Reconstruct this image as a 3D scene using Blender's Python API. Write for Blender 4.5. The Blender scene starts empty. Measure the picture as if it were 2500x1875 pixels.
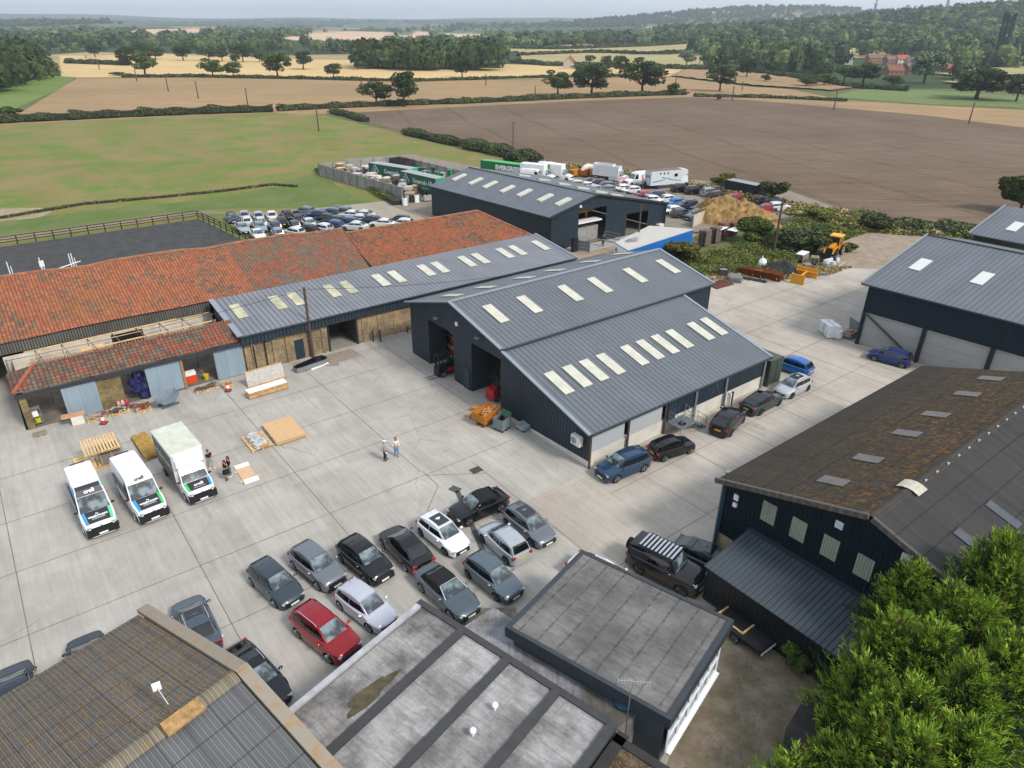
import bpy, bmesh, math, random
from mathutils import Vector, Matrix
import numpy as np
R_=math.radians
scene=bpy.context.scene
# ---------------- camera, sky, sun, exposure ----------------
CAMH=30.0; FPX=1700.0; PITCH=R_(27.36); ROLL=R_(0.5)
_f=np.array([0,math.cos(PITCH),-math.sin(PITCH)]);_u=np.array([0,math.sin(PITCH),math.cos(PITCH)]);_x=np.array([1.,0,0])
_r=_x*math.cos(ROLL)+_u*math.sin(ROLL); _up=-_x*math.sin(ROLL)+_u*math.cos(ROLL)
cam=bpy.data.cameras.new('camera');camo=bpy.data.objects.new('camera',cam);scene.collection.objects.link(camo)
cam.sensor_width=36;cam.lens=36*FPX/2500;cam.clip_start=.5;cam.clip_end=20000
camo.matrix_world=Matrix(((_r[0],_up[0],-_f[0],0),(_r[1],_up[1],-_f[1],0),(_r[2],_up[2],-_f[2],CAMH),(0,0,0,1)))
scene.camera=camo
SUN_EL=44; SUN_AZ=128   # azimuth clockwise from +Y
w=bpy.data.worlds.new('World');scene.world=w;w.use_nodes=True;nt=w.node_tree;nt.nodes.clear()
sky=nt.nodes.new('ShaderNodeTexSky');sky.sky_type='NISHITA';sky.sun_disc=False;sky.sun_elevation=R_(SUN_EL);sky.sun_rotation=R_(SUN_AZ);sky.dust_density=3;sky.air_density=1.2
bgn=nt.nodes.new('ShaderNodeBackground');bgn.inputs[1].default_value=.118
out=nt.nodes.new('ShaderNodeOutputWorld')
tc=nt.nodes.new('ShaderNodeTexCoord');mp=nt.nodes.new('ShaderNodeMapping');mp.inputs['Scale'].default_value=(1,1,3.5)
nz=nt.nodes.new('ShaderNodeTexNoise');nz.inputs['Scale'].default_value=2.2;nz.inputs['Detail'].default_value=7;nz.inputs['Roughness'].default_value=.6
cr=nt.nodes.new('ShaderNodeMapRange');cr.inputs[1].default_value=.3;cr.inputs[2].default_value=.7;cr.inputs[3].default_value=.62;cr.inputs[4].default_value=.95
mx=nt.nodes.new('ShaderNodeMixRGB');mx.inputs[2].default_value=(5.6,6.1,6.85,1)
L=nt.links.new
L(tc.outputs['Generated'],mp.inputs[0]);L(mp.outputs[0],nz.inputs[0]);L(nz.outputs[0],cr.inputs[0]);L(cr.outputs[0],mx.inputs[0]);L(sky.outputs[0],mx.inputs[1]);L(mx.outputs[0],bgn.inputs[0]);L(bgn.outputs[0],out.inputs[0])
sl=bpy.data.lights.new('sun','SUN');sl.energy=2.3;sl.angle=R_(12);sl.color=(1,.945,.865)
so=bpy.data.objects.new('sun',sl);scene.collection.objects.link(so)
sd=Vector((math.sin(R_(SUN_AZ))*math.cos(R_(SUN_EL)),math.cos(R_(SUN_AZ))*math.cos(R_(SUN_EL)),math.sin(R_(SUN_EL))))
so.rotation_euler=sd.to_track_quat('Z','Y').to_euler()
vs=scene.view_settings;vs.view_transform='Standard';vs.look='None';vs.gamma=1;vs.exposure=0.5
scene.cycles.volume_bounces=0
# ---------------- placing on the ground ----------------
def _ray(px,py,R):
    x,y=R[0]+px/R[2],R[1]+py/R[2]
    return _r*(x-1250)/FPX-_up*(y-937.5)/FPX+_f
FU=(0,0,.8848);R1=(0,480,3.16);R2=(0,850,2.9105);R3=(560,550,2.6333);R4=(950,600,2.3284);R5=(560,1150,2.572);R6=(0,1420,2.4578);R7=(700,1280,1.9235);R8=(1650,850,2.5518);R9=(1600,420,2.4578)
RA=(1250,370,3.16);RB=(750,370,4.0218);RD=(0,700,3.6867);R10=(1650,1270,2.6023);RC=(540,500,4.424);RL=(1360,400,3.6867);RT=(1250,380,6.32);RU=(1400,560,4.424);RV=(160,1020,5.53);RE=(1740,540,5.821);RG=(820,380,7.373)
def G(px,py,R=FU,z=0.):
    d=_ray(px,py,R);t=(z-CAMH)/d[2];return Vector((d[0]*t,d[1]*t,z))
TH=R_(52.1);O=(-10.18,64.79)
AX=Vector((math.sin(TH),math.cos(TH),0));BX=Vector((math.cos(TH),-math.sin(TH),0))
def W(a,b,z=0.): return Vector((O[0],O[1],z))+AX*a+BX*b
C=scene.collection
# ---------------- object helpers ----------------
def thing(name,label,cat,loc=(0,0,0),rotz=0,group=None):
    o=bpy.data.objects.new(name,None);C.objects.link(o);o.location=loc;o.rotation_euler=(0,0,rotz);o.empty_display_size=.3
    o['label']=label;o['category']=cat
    if group:o['group']=group
    return o
def tag(o,label,cat,group=None,kind=None):
    if kind:o['kind']=kind
    if label:o['label']=label
    if cat:o['category']=cat
    if group:o['group']=group
    return o
class MB:
    def __init__(s): s.v=[];s.f=[];s.uv=[];s.mi=[]
    def poly(s,pts,m=0,u=None):
        pts=[Vector(p) for p in pts];n=Vector((0,0,0))
        for i in range(len(pts)):
            a,b=pts[i],pts[(i+1)%len(pts)];n+=Vector(((a.y-b.y)*(a.z+b.z),(a.z-b.z)*(a.x+b.x),(a.x-b.x)*(a.y+b.y)))
        if n.length<1e-9:return
        n.normalize()
        if u is None:
            u=Vector((0,0,1)).cross(n)
            if u.length<.02:u=Vector((1,0,0))
        u=Vector(u).normalized();v=n.cross(u)
        i=len(s.v);s.v+=[tuple(p) for p in pts];s.f.append(list(range(i,i+len(pts))));s.mi.append(m)
        s.uv.append([(p.dot(u),p.dot(v)) for p in pts])
    def hexa(s,bot,top,m=0):
        n=len(bot);s.poly(bot[::-1],m);s.poly(top,m)
        for i in range(n):
            j=(i+1)%n;s.poly([bot[i],bot[j],top[j],top[i]],m)
    def box(s,c,sz,m=0,rz=0,M=None):
        x,y,z=sz[0]/2,sz[1]/2,sz[2]/2;c=Vector(c)
        Q=M if M is not None else Matrix.Rotation(rz,3,'Z')
        b=[c+Q@Vector(p) for p in ((-x,-y,-z),(x,-y,-z),(x,y,-z),(-x,y,-z))];t=[c+Q@Vector(p) for p in ((-x,-y,z),(x,-y,z),(x,y,z),(-x,y,z))]
        s.hexa(b,t,m)
    def bar(s,p0,p1,w,h=None,m=0):
        p0,p1=Vector(p0),Vector(p1);d=(p1-p0);L_=d.length
        if L_<1e-6:return
        q=d.to_track_quat('X','Z').to_matrix();s.box((p0+p1)/2,(L_,w,h or w),m,M=q)
    def tube(s,pts,rs,n=8,m=0,cap=True):
        pts=[Vector(p) for p in pts]
        if not isinstance(rs,(list,tuple)):rs=[rs]*len(pts)
        rings=[]
        for i,p in enumerate(pts):
            d=(pts[min(i+1,len(pts)-1)]-pts[max(i-1,0)]).normalized();q=d.to_track_quat('Z','Y')
            rings.append([p+q@Vector((math.cos(t*2*math.pi/n)*rs[i],math.sin(t*2*math.pi/n)*rs[i],0)) for t in range(n)])
        i0=len(s.v)
        for r in rings:s.v+=[tuple(p) for p in r]
        for i in range(len(rings)-1):
            for k in range(n):
                a=i0+i*n+k;b=i0+i*n+(k+1)%n;s.f.append([a,b,b+n,a+n]);s.mi.append(m);s.uv.append([(0,0)]*4)
        if cap:
            s.f.append([i0+k for k in range(n)][::-1]);s.mi.append(m);s.uv.append([(0,0)]*n)
            j=i0+(len(rings)-1)*n;s.f.append([j+k for k in range(n)]);s.mi.append(m);s.uv.append([(0,0)]*n)
    def blob(s,c,r,n=8,seed=0,amp=.2,m=0):
        rnd=random.Random(seed);c=Vector(c);i0=len(s.v);rows=n//2
        r=Vector(r) if hasattr(r,'__len__') else Vector((r,r,r))
        for i in range(rows+1):
            ph=math.pi*i/rows
            for k in range(n):
                t=2*math.pi*k/n;a=1+rnd.uniform(-amp,amp) if 0<i<rows else 1
                s.v.append(tuple(c+Vector((math.sin(ph)*math.cos(t)*r.x*a,math.sin(ph)*math.sin(t)*r.y*a,-math.cos(ph)*r.z*a))))
        for i in range(rows):
            for k in range(n):
                a=i0+i*n+k;b=i0+i*n+(k+1)%n;s.f.append([a,b,b+n,a+n]);s.mi.append(m);s.uv.append([(0,0)]*4)
    def mesh(s,name,mats,org=None,smooth=False):
        me=bpy.data.meshes.new(name);v=s.v
        if org is not None:v=[(p[0]-org[0],p[1]-org[1],p[2]-org[2]) for p in v]
        me.from_pydata(v,[],s.f);ul=me.uv_layers.new(name='UVMap')
        flat=[c for f in s.uv for p in f for c in p];ul.data.foreach_set('uv',flat)
        if not isinstance(mats,(list,tuple)):mats=[mats]
        for m in mats:me.materials.append(m)
        me.polygons.foreach_set('material_index',s.mi)
        if smooth:
            me.polygons.foreach_set('use_smooth',[True]*len(me.polygons));me.update()
            try:me.set_sharp_from_angle(angle=R_(38))
            except Exception:pass
        me.update();return me
    def build(s,name,mats,parent=None,smooth=False,local=False):
        """world-space vertices; the object's origin is the parent's location (local=True: already in the parent's space)"""
        org=None;loc=(0,0,0)
        if parent is not None and not local:
            p=parent;org=Vector((0,0,0))
            while p is not None: org+=Vector(p.location);p=p.parent
        if parent is None and not local:
            xs=np.array(s.v);org=Vector(((xs[:,0].min()+xs[:,0].max())/2,(xs[:,1].min()+xs[:,1].max())/2,xs[:,2].min()));loc=org
        o=bpy.data.objects.new(name,s.mesh(name,mats,org,smooth));C.objects.link(o);o.location=loc
        if parent is not None:o.parent=parent
        return o
def put(name,mesh,parent=None,loc=(0,0,0),rot=(0,0,0),mats=None):
    o=bpy.data.objects.new(name,mesh);C.objects.link(o);o.location=loc;o.rotation_euler=rot
    if parent is not None:o.parent=parent
    if mats:
        for i,m in enumerate(mats):
            if m is not None:o.material_slots[i].link='OBJECT';o.material_slots[i].material=m
    return o
# ---------------- materials ----------------
def hx(h):
    h=h.lstrip('#');v=[int(h[i:i+2],16)/255 for i in (0,2,4)];return tuple((c/12.92 if c<.04045 else ((c+.055)/1.055)**2.4) for c in v)+(1,)
class NT:
    def __init__(s,name,rough=.8,metal=0,spec=None,coat=0):
        s.m=bpy.data.materials.new(name);s.m.use_nodes=True;s.t=s.m.node_tree;s.p=s.t.nodes['Principled BSDF']
        s.p.inputs['Roughness'].default_value=rough;s.p.inputs['Metallic'].default_value=metal
        if spec is not None:s.p.inputs['Specular IOR Level'].default_value=spec
        if coat:s.p.inputs['Coat Weight'].default_value=coat;s.p.inputs['Coat Roughness'].default_value=.03
        s.tc=s.t.nodes.new('ShaderNodeTexCoord')
    def n(s,t,**k):
        x=s.t.nodes.new(t)
        for a,b in k.items():setattr(x,a,b)
        return x
    def l(s,a,b):s.t.links.new(a,b)
    def noise(s,scale,detail=4,rough=.55,src='Object',stretch=None,rot=0,dist=0):
        o=s.tc.outputs[src]
        if stretch or rot:
            m=s.n('ShaderNodeMapping');m.inputs['Scale'].default_value=stretch or (1,1,1);m.inputs['Rotation'].default_value=(0,0,rot);s.l(o,m.inputs[0]);o=m.outputs[0]
        x=s.n('ShaderNodeTexNoise');x.inputs['Scale'].default_value=scale;x.inputs['Detail'].default_value=detail;x.inputs['Roughness'].default_value=rough;x.inputs['Distortion'].default_value=dist
        s.l(o,x.inputs[0]);return x.outputs[0]
    def rng(s,x,a,b,c=0,d=1,clamp=True):
        r=s.n('ShaderNodeMapRange');r.clamp=clamp
        for i,v in enumerate((a,b,c,d)):r.inputs[i+1].default_value=v
        s.l(x,r.inputs[0]);return r.outputs[0]
    def math(s,op,a,b=None,c=None):
        r=s.n('ShaderNodeMath',operation=op)
        for i,v in enumerate((a,b,c)):
            if v is None:continue
            if isinstance(v,(int,float)):r.inputs[i].default_value=v
            else:s.l(v,r.inputs[i])
        return r.outputs[0]
    def mix(s,f,a,b,mode='MIX'):
        r=s.n('ShaderNodeMixRGB',blend_type=mode)
        for i,v in enumerate((f,a,b)):
            if isinstance(v,(int,float)):r.inputs[i].default_value=v if i==0 else 0
            elif isinstance(v,tuple):r.inputs[i].default_value=v
            else:s.l(v,r.inputs[i])
        return r.outputs[0]
    def mul(s,col,fac):
        r=s.n('ShaderNodeVectorMath',operation='SCALE')
        if isinstance(col,tuple):r.inputs[0].default_value=col[:3]
        else:s.l(col,r.inputs[0])
        if isinstance(fac,(int,float)):r.inputs['Scale'].default_value=fac
        else:s.l(fac,r.inputs['Scale'])
        return r.outputs[0]
    def uv(s):
        x=s.n('ShaderNodeSeparateXYZ');s.l(s.tc.outputs['UV'],x.inputs[0]);return x.outputs[0],x.outputs[1]
    def line(s,c,pitch,w,off=0):
        "1 in a band of width w every pitch metres"
        f=s.math('FRACT',s.math('ADD',s.math('DIVIDE',c,pitch),off));d=s.math('ABSOLUTE',s.math('SUBTRACT',f,.5))
        return s.rng(d,.5-w/pitch*.75,.5-w/pitch*.35)
    def bump(s,h,st=.3,dist=.03):
        b=s.n('ShaderNodeBump');b.inputs['Strength'].default_value=st;b.inputs['Distance'].default_value=dist;s.l(h,b.inputs['Height']);s.l(b.outputs[0],s.p.inputs['Normal'])
    def out(s,col):
        if isinstance(col,tuple):s.p.inputs['Base Color'].default_value=col
        else:s.l(col,s.p.inputs['Base Color'])
        return s.m
MC={}
def M(col,rough=.6,metal=0,var=.12,vs=3.,coat=0,spec=None,bump=0):
    k=(col,rough,metal,var,vs,coat,spec,bump)
    if k in MC:return MC[k]
    t=NT('m_'+col.lstrip('#'),rough,metal,spec,coat);c=hx(col)
    if var>0:
        f=t.rng(t.noise(vs),.3,.7,1-var,1+var,False);c=t.mul(c,f)
    if bump:t.bump(t.noise(vs*6,3),bump,.02)
    MC[k]=t.out(c);return MC[k]
def clad(name,col,pitch=.333,w=.07,dark=.45,axis=0,rough=.42,var=.1,bs=.6,streak=0.,spec=.4,hl=1.15):
    t=NT(name,rough,0,spec);u,v=t.uv();c=u if axis==0 else v
    ln=t.line(c,pitch,w);hi=t.line(c,pitch,w,.5-.35*0+.18)
    base=t.mul(hx(col),t.rng(t.noise(.35,5),.3,.7,1-var,1+var,False))
    if pitch>.28 and axis==0:
        wn=t.n('ShaderNodeTexWhiteNoise',noise_dimensions='1D');t.l(t.math('FLOOR',t.math('DIVIDE',u,pitch*3)),wn.inputs['W']);base=t.mul(base,t.rng(wn.outputs[0],0,1,.95,1.05))
        base=t.mul(base,t.rng(t.line(v,4.9,.05),0,1,1,.85))
        base=t.mul(base,t.rng(t.noise(1.,5,.65,'UV',(4,.25,1)),.25,.75,.92,1.08,False))
    if streak:base=t.mul(base,t.rng(t.noise(1.2,4,.6,'UV',(6,.35,1)),.25,.75,1-streak,1+streak,False))
    base=t.mul(base,t.rng(hi,0,1,1,hl));base=t.mul(base,t.rng(ln,0,1,1,dark))
    t.bump(t.math('SUBTRACT',1.0,ln),bs,.05);return t.out(base)
GLASS=M('#0d1215',.04,0,0,spec=.9);BLACK=M('#121314',.55,0,0);RUBBER=M('#0f0f10',.85,0,0);CHROME=M('#c9ccd0',.25,.9,0);WHITE=M('#e6e7e8',.45,0,.04);STEELG=M('#8f979d',.45,.6,.08)
WOOD=M('#b08a58',.8,0,.25,2.);WOODP=M('#cfae7c',.8,0,.18,2.);WOODD=M('#4a3a2c',.85,0,.3,2.);CARD=M('#b98f63',.85,0,.08)
# ---------------- terrain ----------------
def sst(a,b,x):
    t=np.clip((x-a)/(b-a),0,1);return t*t*(3-2*t)
def hz(x,y):
    d=np.hypot(x,y);r=sst(430,1000,d)
    h=64*np.exp(-((x-1150)/720)**2-((y-1500)/520)**2)+96*np.exp(-((x-1250)/1000)**2-((y-3600)/650)**2)
    h=h+(66+12*np.sin(x/900+1)+7*np.sin(x/370+.5))*sst(4800,7300,y)
    h=h+18*np.exp(-((x+1500)/900)**2-((y-3000)/500)**2)+5*np.sin(x/260)*np.sin(y/310)*sst(900,1800,d)
    return r*h
def GT(px,py,R=FU):
    d=_ray(px,py,R);d=d/np.linalg.norm(d);t=20.;prev=t
    while t<12000:
        if CAMH+d[2]*t<float(hz(d[0]*t,d[1]*t)):break
        prev=t;t*=1.03
    lo,hi=prev,t
    for _ in range(14):
        m=(lo+hi)/2
        if CAMH+d[2]*m<float(hz(d[0]*m,d[1]*m)):hi=m
        else:lo=m
    if t>=12000:return None
    return Vector((d[0]*hi,d[1]*hi,float(hz(d[0]*hi,d[1]*hi))))
def grass_mat(name,c1,c2,c3,s=.05,pf=.55):
    t=NT(name,.95,0,.1);n1=t.rng(t.noise(s,5,.6),.4,.6);n2=t.rng(t.noise(s*1.7,6,.72),.46,.62);n3=t.noise(s*60,4,.7)
    c=t.mix(n1,hx(c1),hx(c2));c=t.mix(t.math('MULTIPLY',n2,pf),c,hx(c3));c=t.mul(c,t.rng(n3,.3,.7,.8,1.2));t.bump(n3,.35,.1);return t.out(c)
def row_mat(name,c1,c2,ang,s=.02,rows=.5,stretch=18,dk=.12):
    t=NT(name,.95,0,.1);n1=t.rng(t.noise(s,6,.6),.35,.65);r=t.noise(rows,3,.6,'Object',(1,stretch,1),ang)
    r2=t.noise(rows*.18,2,.5,'Object',(1,stretch,1),ang)
    c=t.mix(n1,hx(c1),hx(c2));c=t.mul(c,t.rng(r,.3,.7,1-dk,1+dk));c=t.mul(c,t.rng(r2,.35,.65,1-dk*1.3,1+dk*1.3));c=t.mul(c,t.rng(t.noise(1.2,4,.7),.3,.7,.88,1.12))
    mpn=t.n('ShaderNodeMapping');mpn.inputs['Rotation'].default_value=(0,0,ang);t.l(t.tc.outputs['Object'],mpn.inputs[0]);sx=t.n('ShaderNodeSeparateXYZ');t.l(mpn.outputs[0],sx.inputs[0]);yw=t.math('ADD',sx.outputs[1],t.math('MULTIPLY',t.noise(.01,2),14))
    c=t.mul(c,t.rng(t.line(yw,21,1.1),0,1,1,.84));c=t.mul(c,t.rng(t.math('MULTIPLY',t.line(yw,5.2,1.2),t.rng(t.noise(.03,3),.4,.6)),0,1,1,.93));return t.out(c)
def far_mat():
    t=NT('far_country',.95,0,.1)
    v=t.n('ShaderNodeTexVoronoi');v.inputs['Scale'].default_value=.0032;t.l(t.tc.outputs['Object'],v.inputs[0])
    s=t.n('ShaderNodeSeparateColor');t.l(v.outputs['Color'],s.inputs[0])
    a=t.rng(s.outputs[0],.62,.64);c=t.mix(a,hx('#3a4a2c'),hx('#9c8a66'));c=t.mix(t.rng(s.outputs[1],.7,.72),c,hx('#5d6b42'))
    hd=t.n('ShaderNodeVectorMath',operation='LENGTH');t.l(t.tc.outputs['Object'],hd.inputs[0]);c=t.mix(t.rng(hd.outputs['Value'],2800,5200,0,.85),c,t.mul(hx('#35442c'),t.rng(t.noise(.006,5,.7),.35,.65,.6,1.9)))
    c=t.mul(c,t.rng(t.noise(.02,4),.3,.7,.8,1.2));return t.out(c)
FAR=far_mat()
rings=list(range(0,450,50))+[450*1.055**i for i in range(57)];NA=300
me=MB()
pts=[];
for r in rings:
    for k in range(NA):
        a=2*math.pi*k/NA;x,y=r*math.sin(a),r*math.cos(a);pts.append((x,y,float(hz(x,y))-.3))
fs=[(i*NA+k,i*NA+(k+1)%NA,(i+1)*NA+(k+1)%NA,(i+1)*NA+k) for i in range(len(rings)-1) for k in range(NA)]
gm=bpy.data.meshes.new('ground');gm.from_pydata(pts,[],[f[::-1] for f in fs]);gm.materials.append(FAR);gm.polygons.foreach_set('use_smooth',[True]*len(fs))
g=bpy.data.objects.new('ground',gm);C.objects.link(g);tag(g,None,None,kind='structure')
def sheet(name,pts,mat,z,kind='structure',u=None):
    b=MB();b.poly([(p[0],p[1],z) for p in pts],u=u or AX)
    if True:
        bm=None
    o=b.build(name,mat);tag(o,None,None,kind=kind)
    if o.data.polygons[0].normal.z<0:o.data.flip_normals()
    return o
def PG(l,R=FU):return [G(x,y,R) for x,y in l]
GR1=grass_mat('meadow_grass','#84774f','#787245','#587830',.05,.85)
GR2=grass_mat('verge_grass','#5b6440','#6f6a4c','#4d5a35',.12)
STUB=row_mat('stubble','#a08462','#8f7a5c',R_(12),.012,.16,22,.13)
STUB2=row_mat('pale_stubble','#c9ad7b','#bfa678',R_(8),.01,.1,22,.08)
PLO=row_mat('ploughed_soil','#665647','#726353',R_(75),.02,.35,26,.17)
# rough grass under everything near
sheet('grass',[(-420,20),(420,20),(420,420),(-420,420)],GR2,-.26)
sheet('stubble_field',PG([(-900,330),(35,248),(165,168),(430,166),(900,174),(1200,170),(1450,165),(1620,186),(1705,192),(1830,216),(2000,226),(2400,245),(2500,330),(2212,285),(1480,214),(1000,236),(590,248)]),STUB,-.22)
sheet('pale_stubble_field',PG([(132,166),(128,120),(280,118),(420,112),(700,112),(1100,126),(1480,148),(1450,164),(1200,169),(900,173),(430,165),(165,167)]),STUB2,-.2)
sheet('green_strip',PG([(0,160),(35,158),(165,166),(130,190),(20,240),(-300,300),(-400,220)]),grass_mat('strip_grass','#62793a','#6a7a40','#7a8450',.02),-.18)
sheet('winter_field',PG([(1790,208),(1840,196),(1900,190),(2030,196),(2212,208),(2300,222),(2212,232),(2000,224)]),grass_mat('green_crop','#6a7a48','#647448','#7a8058',.02),-.18)
sheet('ploughed_field',PG([(722,244),(1000,229),(1250,217),(1480,209),(1600,214),(1750,226),(2000,248),(2212,274),(2700,330),(2900,620),(2212,505),(1960,470),(1700,445),(1490,385),(1180,345),(1000,315),(880,286),(760,256)]),PLO,-.2)
sheet('pasture',PG([(-700,330),(0,268),(300,254),(590,242),(700,248),(760,262),(880,292),(1000,322),(1170,352),(1240,390),(1000,500),(430,540),(-800,700)]),GR1,-.18)
sheet('bare_patch',PG([(0,449),(40,447),(95,447),(112,455),(80,470),(20,474),(-60,480),(-120,462)]),grass_mat('bare_soil','#a3917a','#8f8468','#7d7a55',.3),-.17)
DIRT=grass_mat('dirt_track','#8e8070','#7d7362','#75704f',.25)
sheet('dirt_track',[W(-75,-76),W(-30,-76.5),W(0,-76),W(6,-70),W(22,-64),W(32,-61),W(34,-50),W(30,-48),W(18,-54),W(4,-66),W(0,-73),W(-40,-72.5),W(-75,-72.5)],DIRT,-.16)
# green mown strip beside the arena
GR3=grass_mat('mown_grass','#566b37','#66703f','#787253',.08)
sheet('mown_strip',PG([(-420,566),(0,478),(200,452),(420,432),(600,400),(640,380),(690,372),(760,420),(830,442),(700,448),(480,448),(430,452),(0,508),(-420,600)]),GR3,-.165)
# car compound and rear car park, gravel and dirt
GRAV=grass_mat('gravel','#8d8379','#847a70','#79705f',.3)
sheet('compound_grass',[W(-1,-74),W(5,-69),W(20,-58),W(24,-50),W(24,-28),W(-1,-28)],GR3,-.14)
sheet('compound_track',[W(12,-66),W(36,-62),W(34,-22),W(25,-22),W(24,-46),W(20,-55)],grass_mat('pale_concrete_track','#a1968a','#988e80','#8d8474',.2),-.12)
sheet('car_park_gravel',[W(30,-60),W(45,-110),W(62,-106),W(66,-80),W(80,-74),W(98,-36),W(103,-24),W(97,-10),W(86,-6),W(74,-14),W(64,-12),W(57,-16),W(30,-24)],GRAV,-.1)
sheet('apron_gravel',[W(25,-24),W(36,-19),W(60,-18),W(60,-12),W(28,-2),W(24,-13)],grass_mat('tan_gravel','#a08c76','#94836f','#8a7c68',.5),-.06)
sheet('loading_apron',[W(38,-19),W(57,-18),W(56,-15),W(38,-15.5)],M('#9d9a94',.9,0,.1,1.),-.03)
sheet('gravel_pad',[W(61,9.8),W(70,5),W(85,3),W(93,10),W(90,24),W(69.5,22),W(68.2,18.4),W(66.,14.5),W(63.3,12.2)],grass_mat('rubble_pad','#978878','#8a7d6c','#a89c8c',.4),-.02)
sheet('yard_grass',[W(-19,40),W(-14,46),W(-3,41),W(-3,60),W(-25,60),W(-25,44)],grass_mat('rough_gravel','#8d8173','#75695a','#5d633f',.6),.012)
# ---------------- concrete yard ----------------
def conc_mat(name,c1,c2,warm):
    t=NT(name,.85,0,.25);u,v=t.uv()
    cu=t.math('FLOOR',t.math('DIVIDE',u,4.35));cv=t.math('FLOOR',t.math('DIVIDE',v,6.1))
    cb=t.n('ShaderNodeCombineXYZ');t.l(cu,cb.inputs[0]);t.l(cv,cb.inputs[1]);wn=t.n('ShaderNodeTexWhiteNoise');t.l(cb.outputs[0],wn.inputs[0])
    c=t.mix(t.rng(t.noise(.07,5,.6),.35,.65),hx(c1),hx(c2))
    c=t.mul(c,t.rng(wn.outputs[0],0,1,.95,1.06))
    c=t.mul(c,t.rng(t.noise(.5,5,.65),.3,.7,.9,1.1))
    c=t.mul(c,t.rng(t.noise(1.6,6,.62,'UV',(2.2,.12,1)),.3,.7,.9,1.1))
    c=t.mul(c,t.rng(t.noise(.45,5,.6,'UV',(.8,.18,1),0,.5),.28,.5,.84,1.02))
    c=t.mix(t.math('MULTIPLY',t.rng(t.noise(.11,6,.7,dist=1.5),.55,.75),.3),c,hx(warm))
    c=t.mix(t.rng(t.noise(.9,8,.75,dist=2.),.66,.78,0,.4),c,hx('#6d665e'))
    c=t.mul(c,t.rng(t.noise(40,2,.5,'UV',(1,.05,1)),.3,.7,.96,1.04))
    vo=t.n('ShaderNodeTexVoronoi',feature='DISTANCE_TO_EDGE');vo.inputs['Scale'].default_value=.16;ad=t.n('ShaderNodeVectorMath',operation='ADD');t.l(t.tc.outputs['Object'],ad.inputs[0])
    nc=t.n('ShaderNodeTexNoise');nc.inputs['Scale'].default_value=.6;nc.inputs['Detail'].default_value=6;t.l(t.tc.outputs['Object'],nc.inputs[0]);t.l(nc.outputs[1],ad.inputs[1]);t.l(ad.outputs[0],vo.inputs[0])
    ck=t.math('MULTIPLY',t.rng(vo.outputs[0],0,.006,1,0),t.rng(t.noise(.12,3),.5,.6));c=t.mul(c,t.rng(ck,0,1,1,.62))
    sp_=t.rng(t.noise(1.4,3,.5),.74,.8);c=t.mul(c,t.rng(sp_,0,1,1,.55))
    t.bump(t.noise(3,6,.7),.12,.02);return t.out(c)
CONC=conc_mat('yard_concrete','#a8a49d','#9c978f','#a3937f')
CONC2=conc_mat('east_concrete','#aca59b','#9f978c','#97866f')
sheet('concrete_yard',[W(-60,-6.5),W(-34,-6.5),W(-34,-30),W(-60,-30),W(-60,60),W(0,60),W(2,27),W(-1.2,27),W(-1.2,-6.5),W(-1,-6.5)][0:6]+[W(.8,60),W(-6.6,33),W(-6.6,26),W(-1.2,20),W(-1.2,1),W(-1.2,-3),W(-60,-3)][:0]+[W(0,60),W(0,-5.2),W(-60,-5.2)][:0],CONC,0)
for o in list(C.objects):
    if o.name=='concrete_yard':bpy.data.objects.remove(o)
sheet('concrete_yard',[W(-70,-5.75),W(3,-5.75),W(3,60),W(-70,60)],CONC,0)
sheet('concrete_yard',[W(-70,-34),W(-33.2,-34),W(-33.2,-5.75),W(-70,-5.75)],CONC,0)
sheet('access_road',[W(3,-5.75),W(26.5,-5.75),W(26.5,1),W(32,2),W(44,2),W(52.5,10),W(60,10.5),W(63.4,12.2),W(66.1,14.5),W(68.3,18.4),W(70,22),W(70,62),W(3,62)],CONC2,.0)
sheet('east_yard',[W(-6.6,26.5),W(3,26.5),W(3,60),W(-6.6,60)],CONC2,.006)
J=MB()
def jl(a0,b0,a1,b1,w=.022):
    p,q=W(a0,b0,.012),W(a1,b1,.012);d=(q-p).normalized();n=Vector((-d.y,d.x,0))*w;J.poly([p-n,q-n,q+n,p+n])
for b in (1.2,7.4,13.3,19.45,25.35):jl(-60,b,-2 if b<20 else -10.3,b)
for a,b0,b1 in ((-51,-5,36),(-43.5,-5,36),(-35.7,-5,36),(-26.6,1.2,36),(-18,-5,22.8),(-10.45,-5,18.9),(-1.6,-3,13.4)):jl(a,b0,a,b1)
jl(-12.5,23.2,-10.34,21.2);jl(-10.34,21.2,-10.3,18.9);jl(-6.6,20,-6.7,33);jl(-10.3,19.6,-6.6,22);jl(-12.5,23.2,-14,28);jl(-10.5,25.3,-6.7,30)
for b in (29.5,35.2):jl(-6.6 if b>30 else -1,b,66,b)
for a in (2.7,8.2,14,20,26,32,38,44,50):jl(a,26.4 if a<27 else 12,a,60)
for b in (23.5,17.5,12):jl(27,b,60,b,.03)
tag(J.build('concrete_joints',M('#6a645c',.95,0,.35,.6)),None,None,kind='structure')
K_=MB()
for a0,b0,a1,b1,w in ((-9.6,22.6,-12.6,31,.35),(-9.3,22.2,-9.9,22.4,.8)):
    p,q=W(a0,b0,.02),W(a1,b1,.02);d=(q-p).normalized();n=Vector((-d.y,d.x,0))*w/2;K_.poly([p-n,q-n,q+n,p+n])
tag(K_.build('drain_trench_patch',M('#4b4b4d',.9)),None,None,kind='structure')
sheet('tarmac_patch',PG([(395,895),(430,905),(705,905),(705,880),(860,838),(780,795),(560,850)],R3),M('#8a7f74',.9,0,.2),.008)
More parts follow.
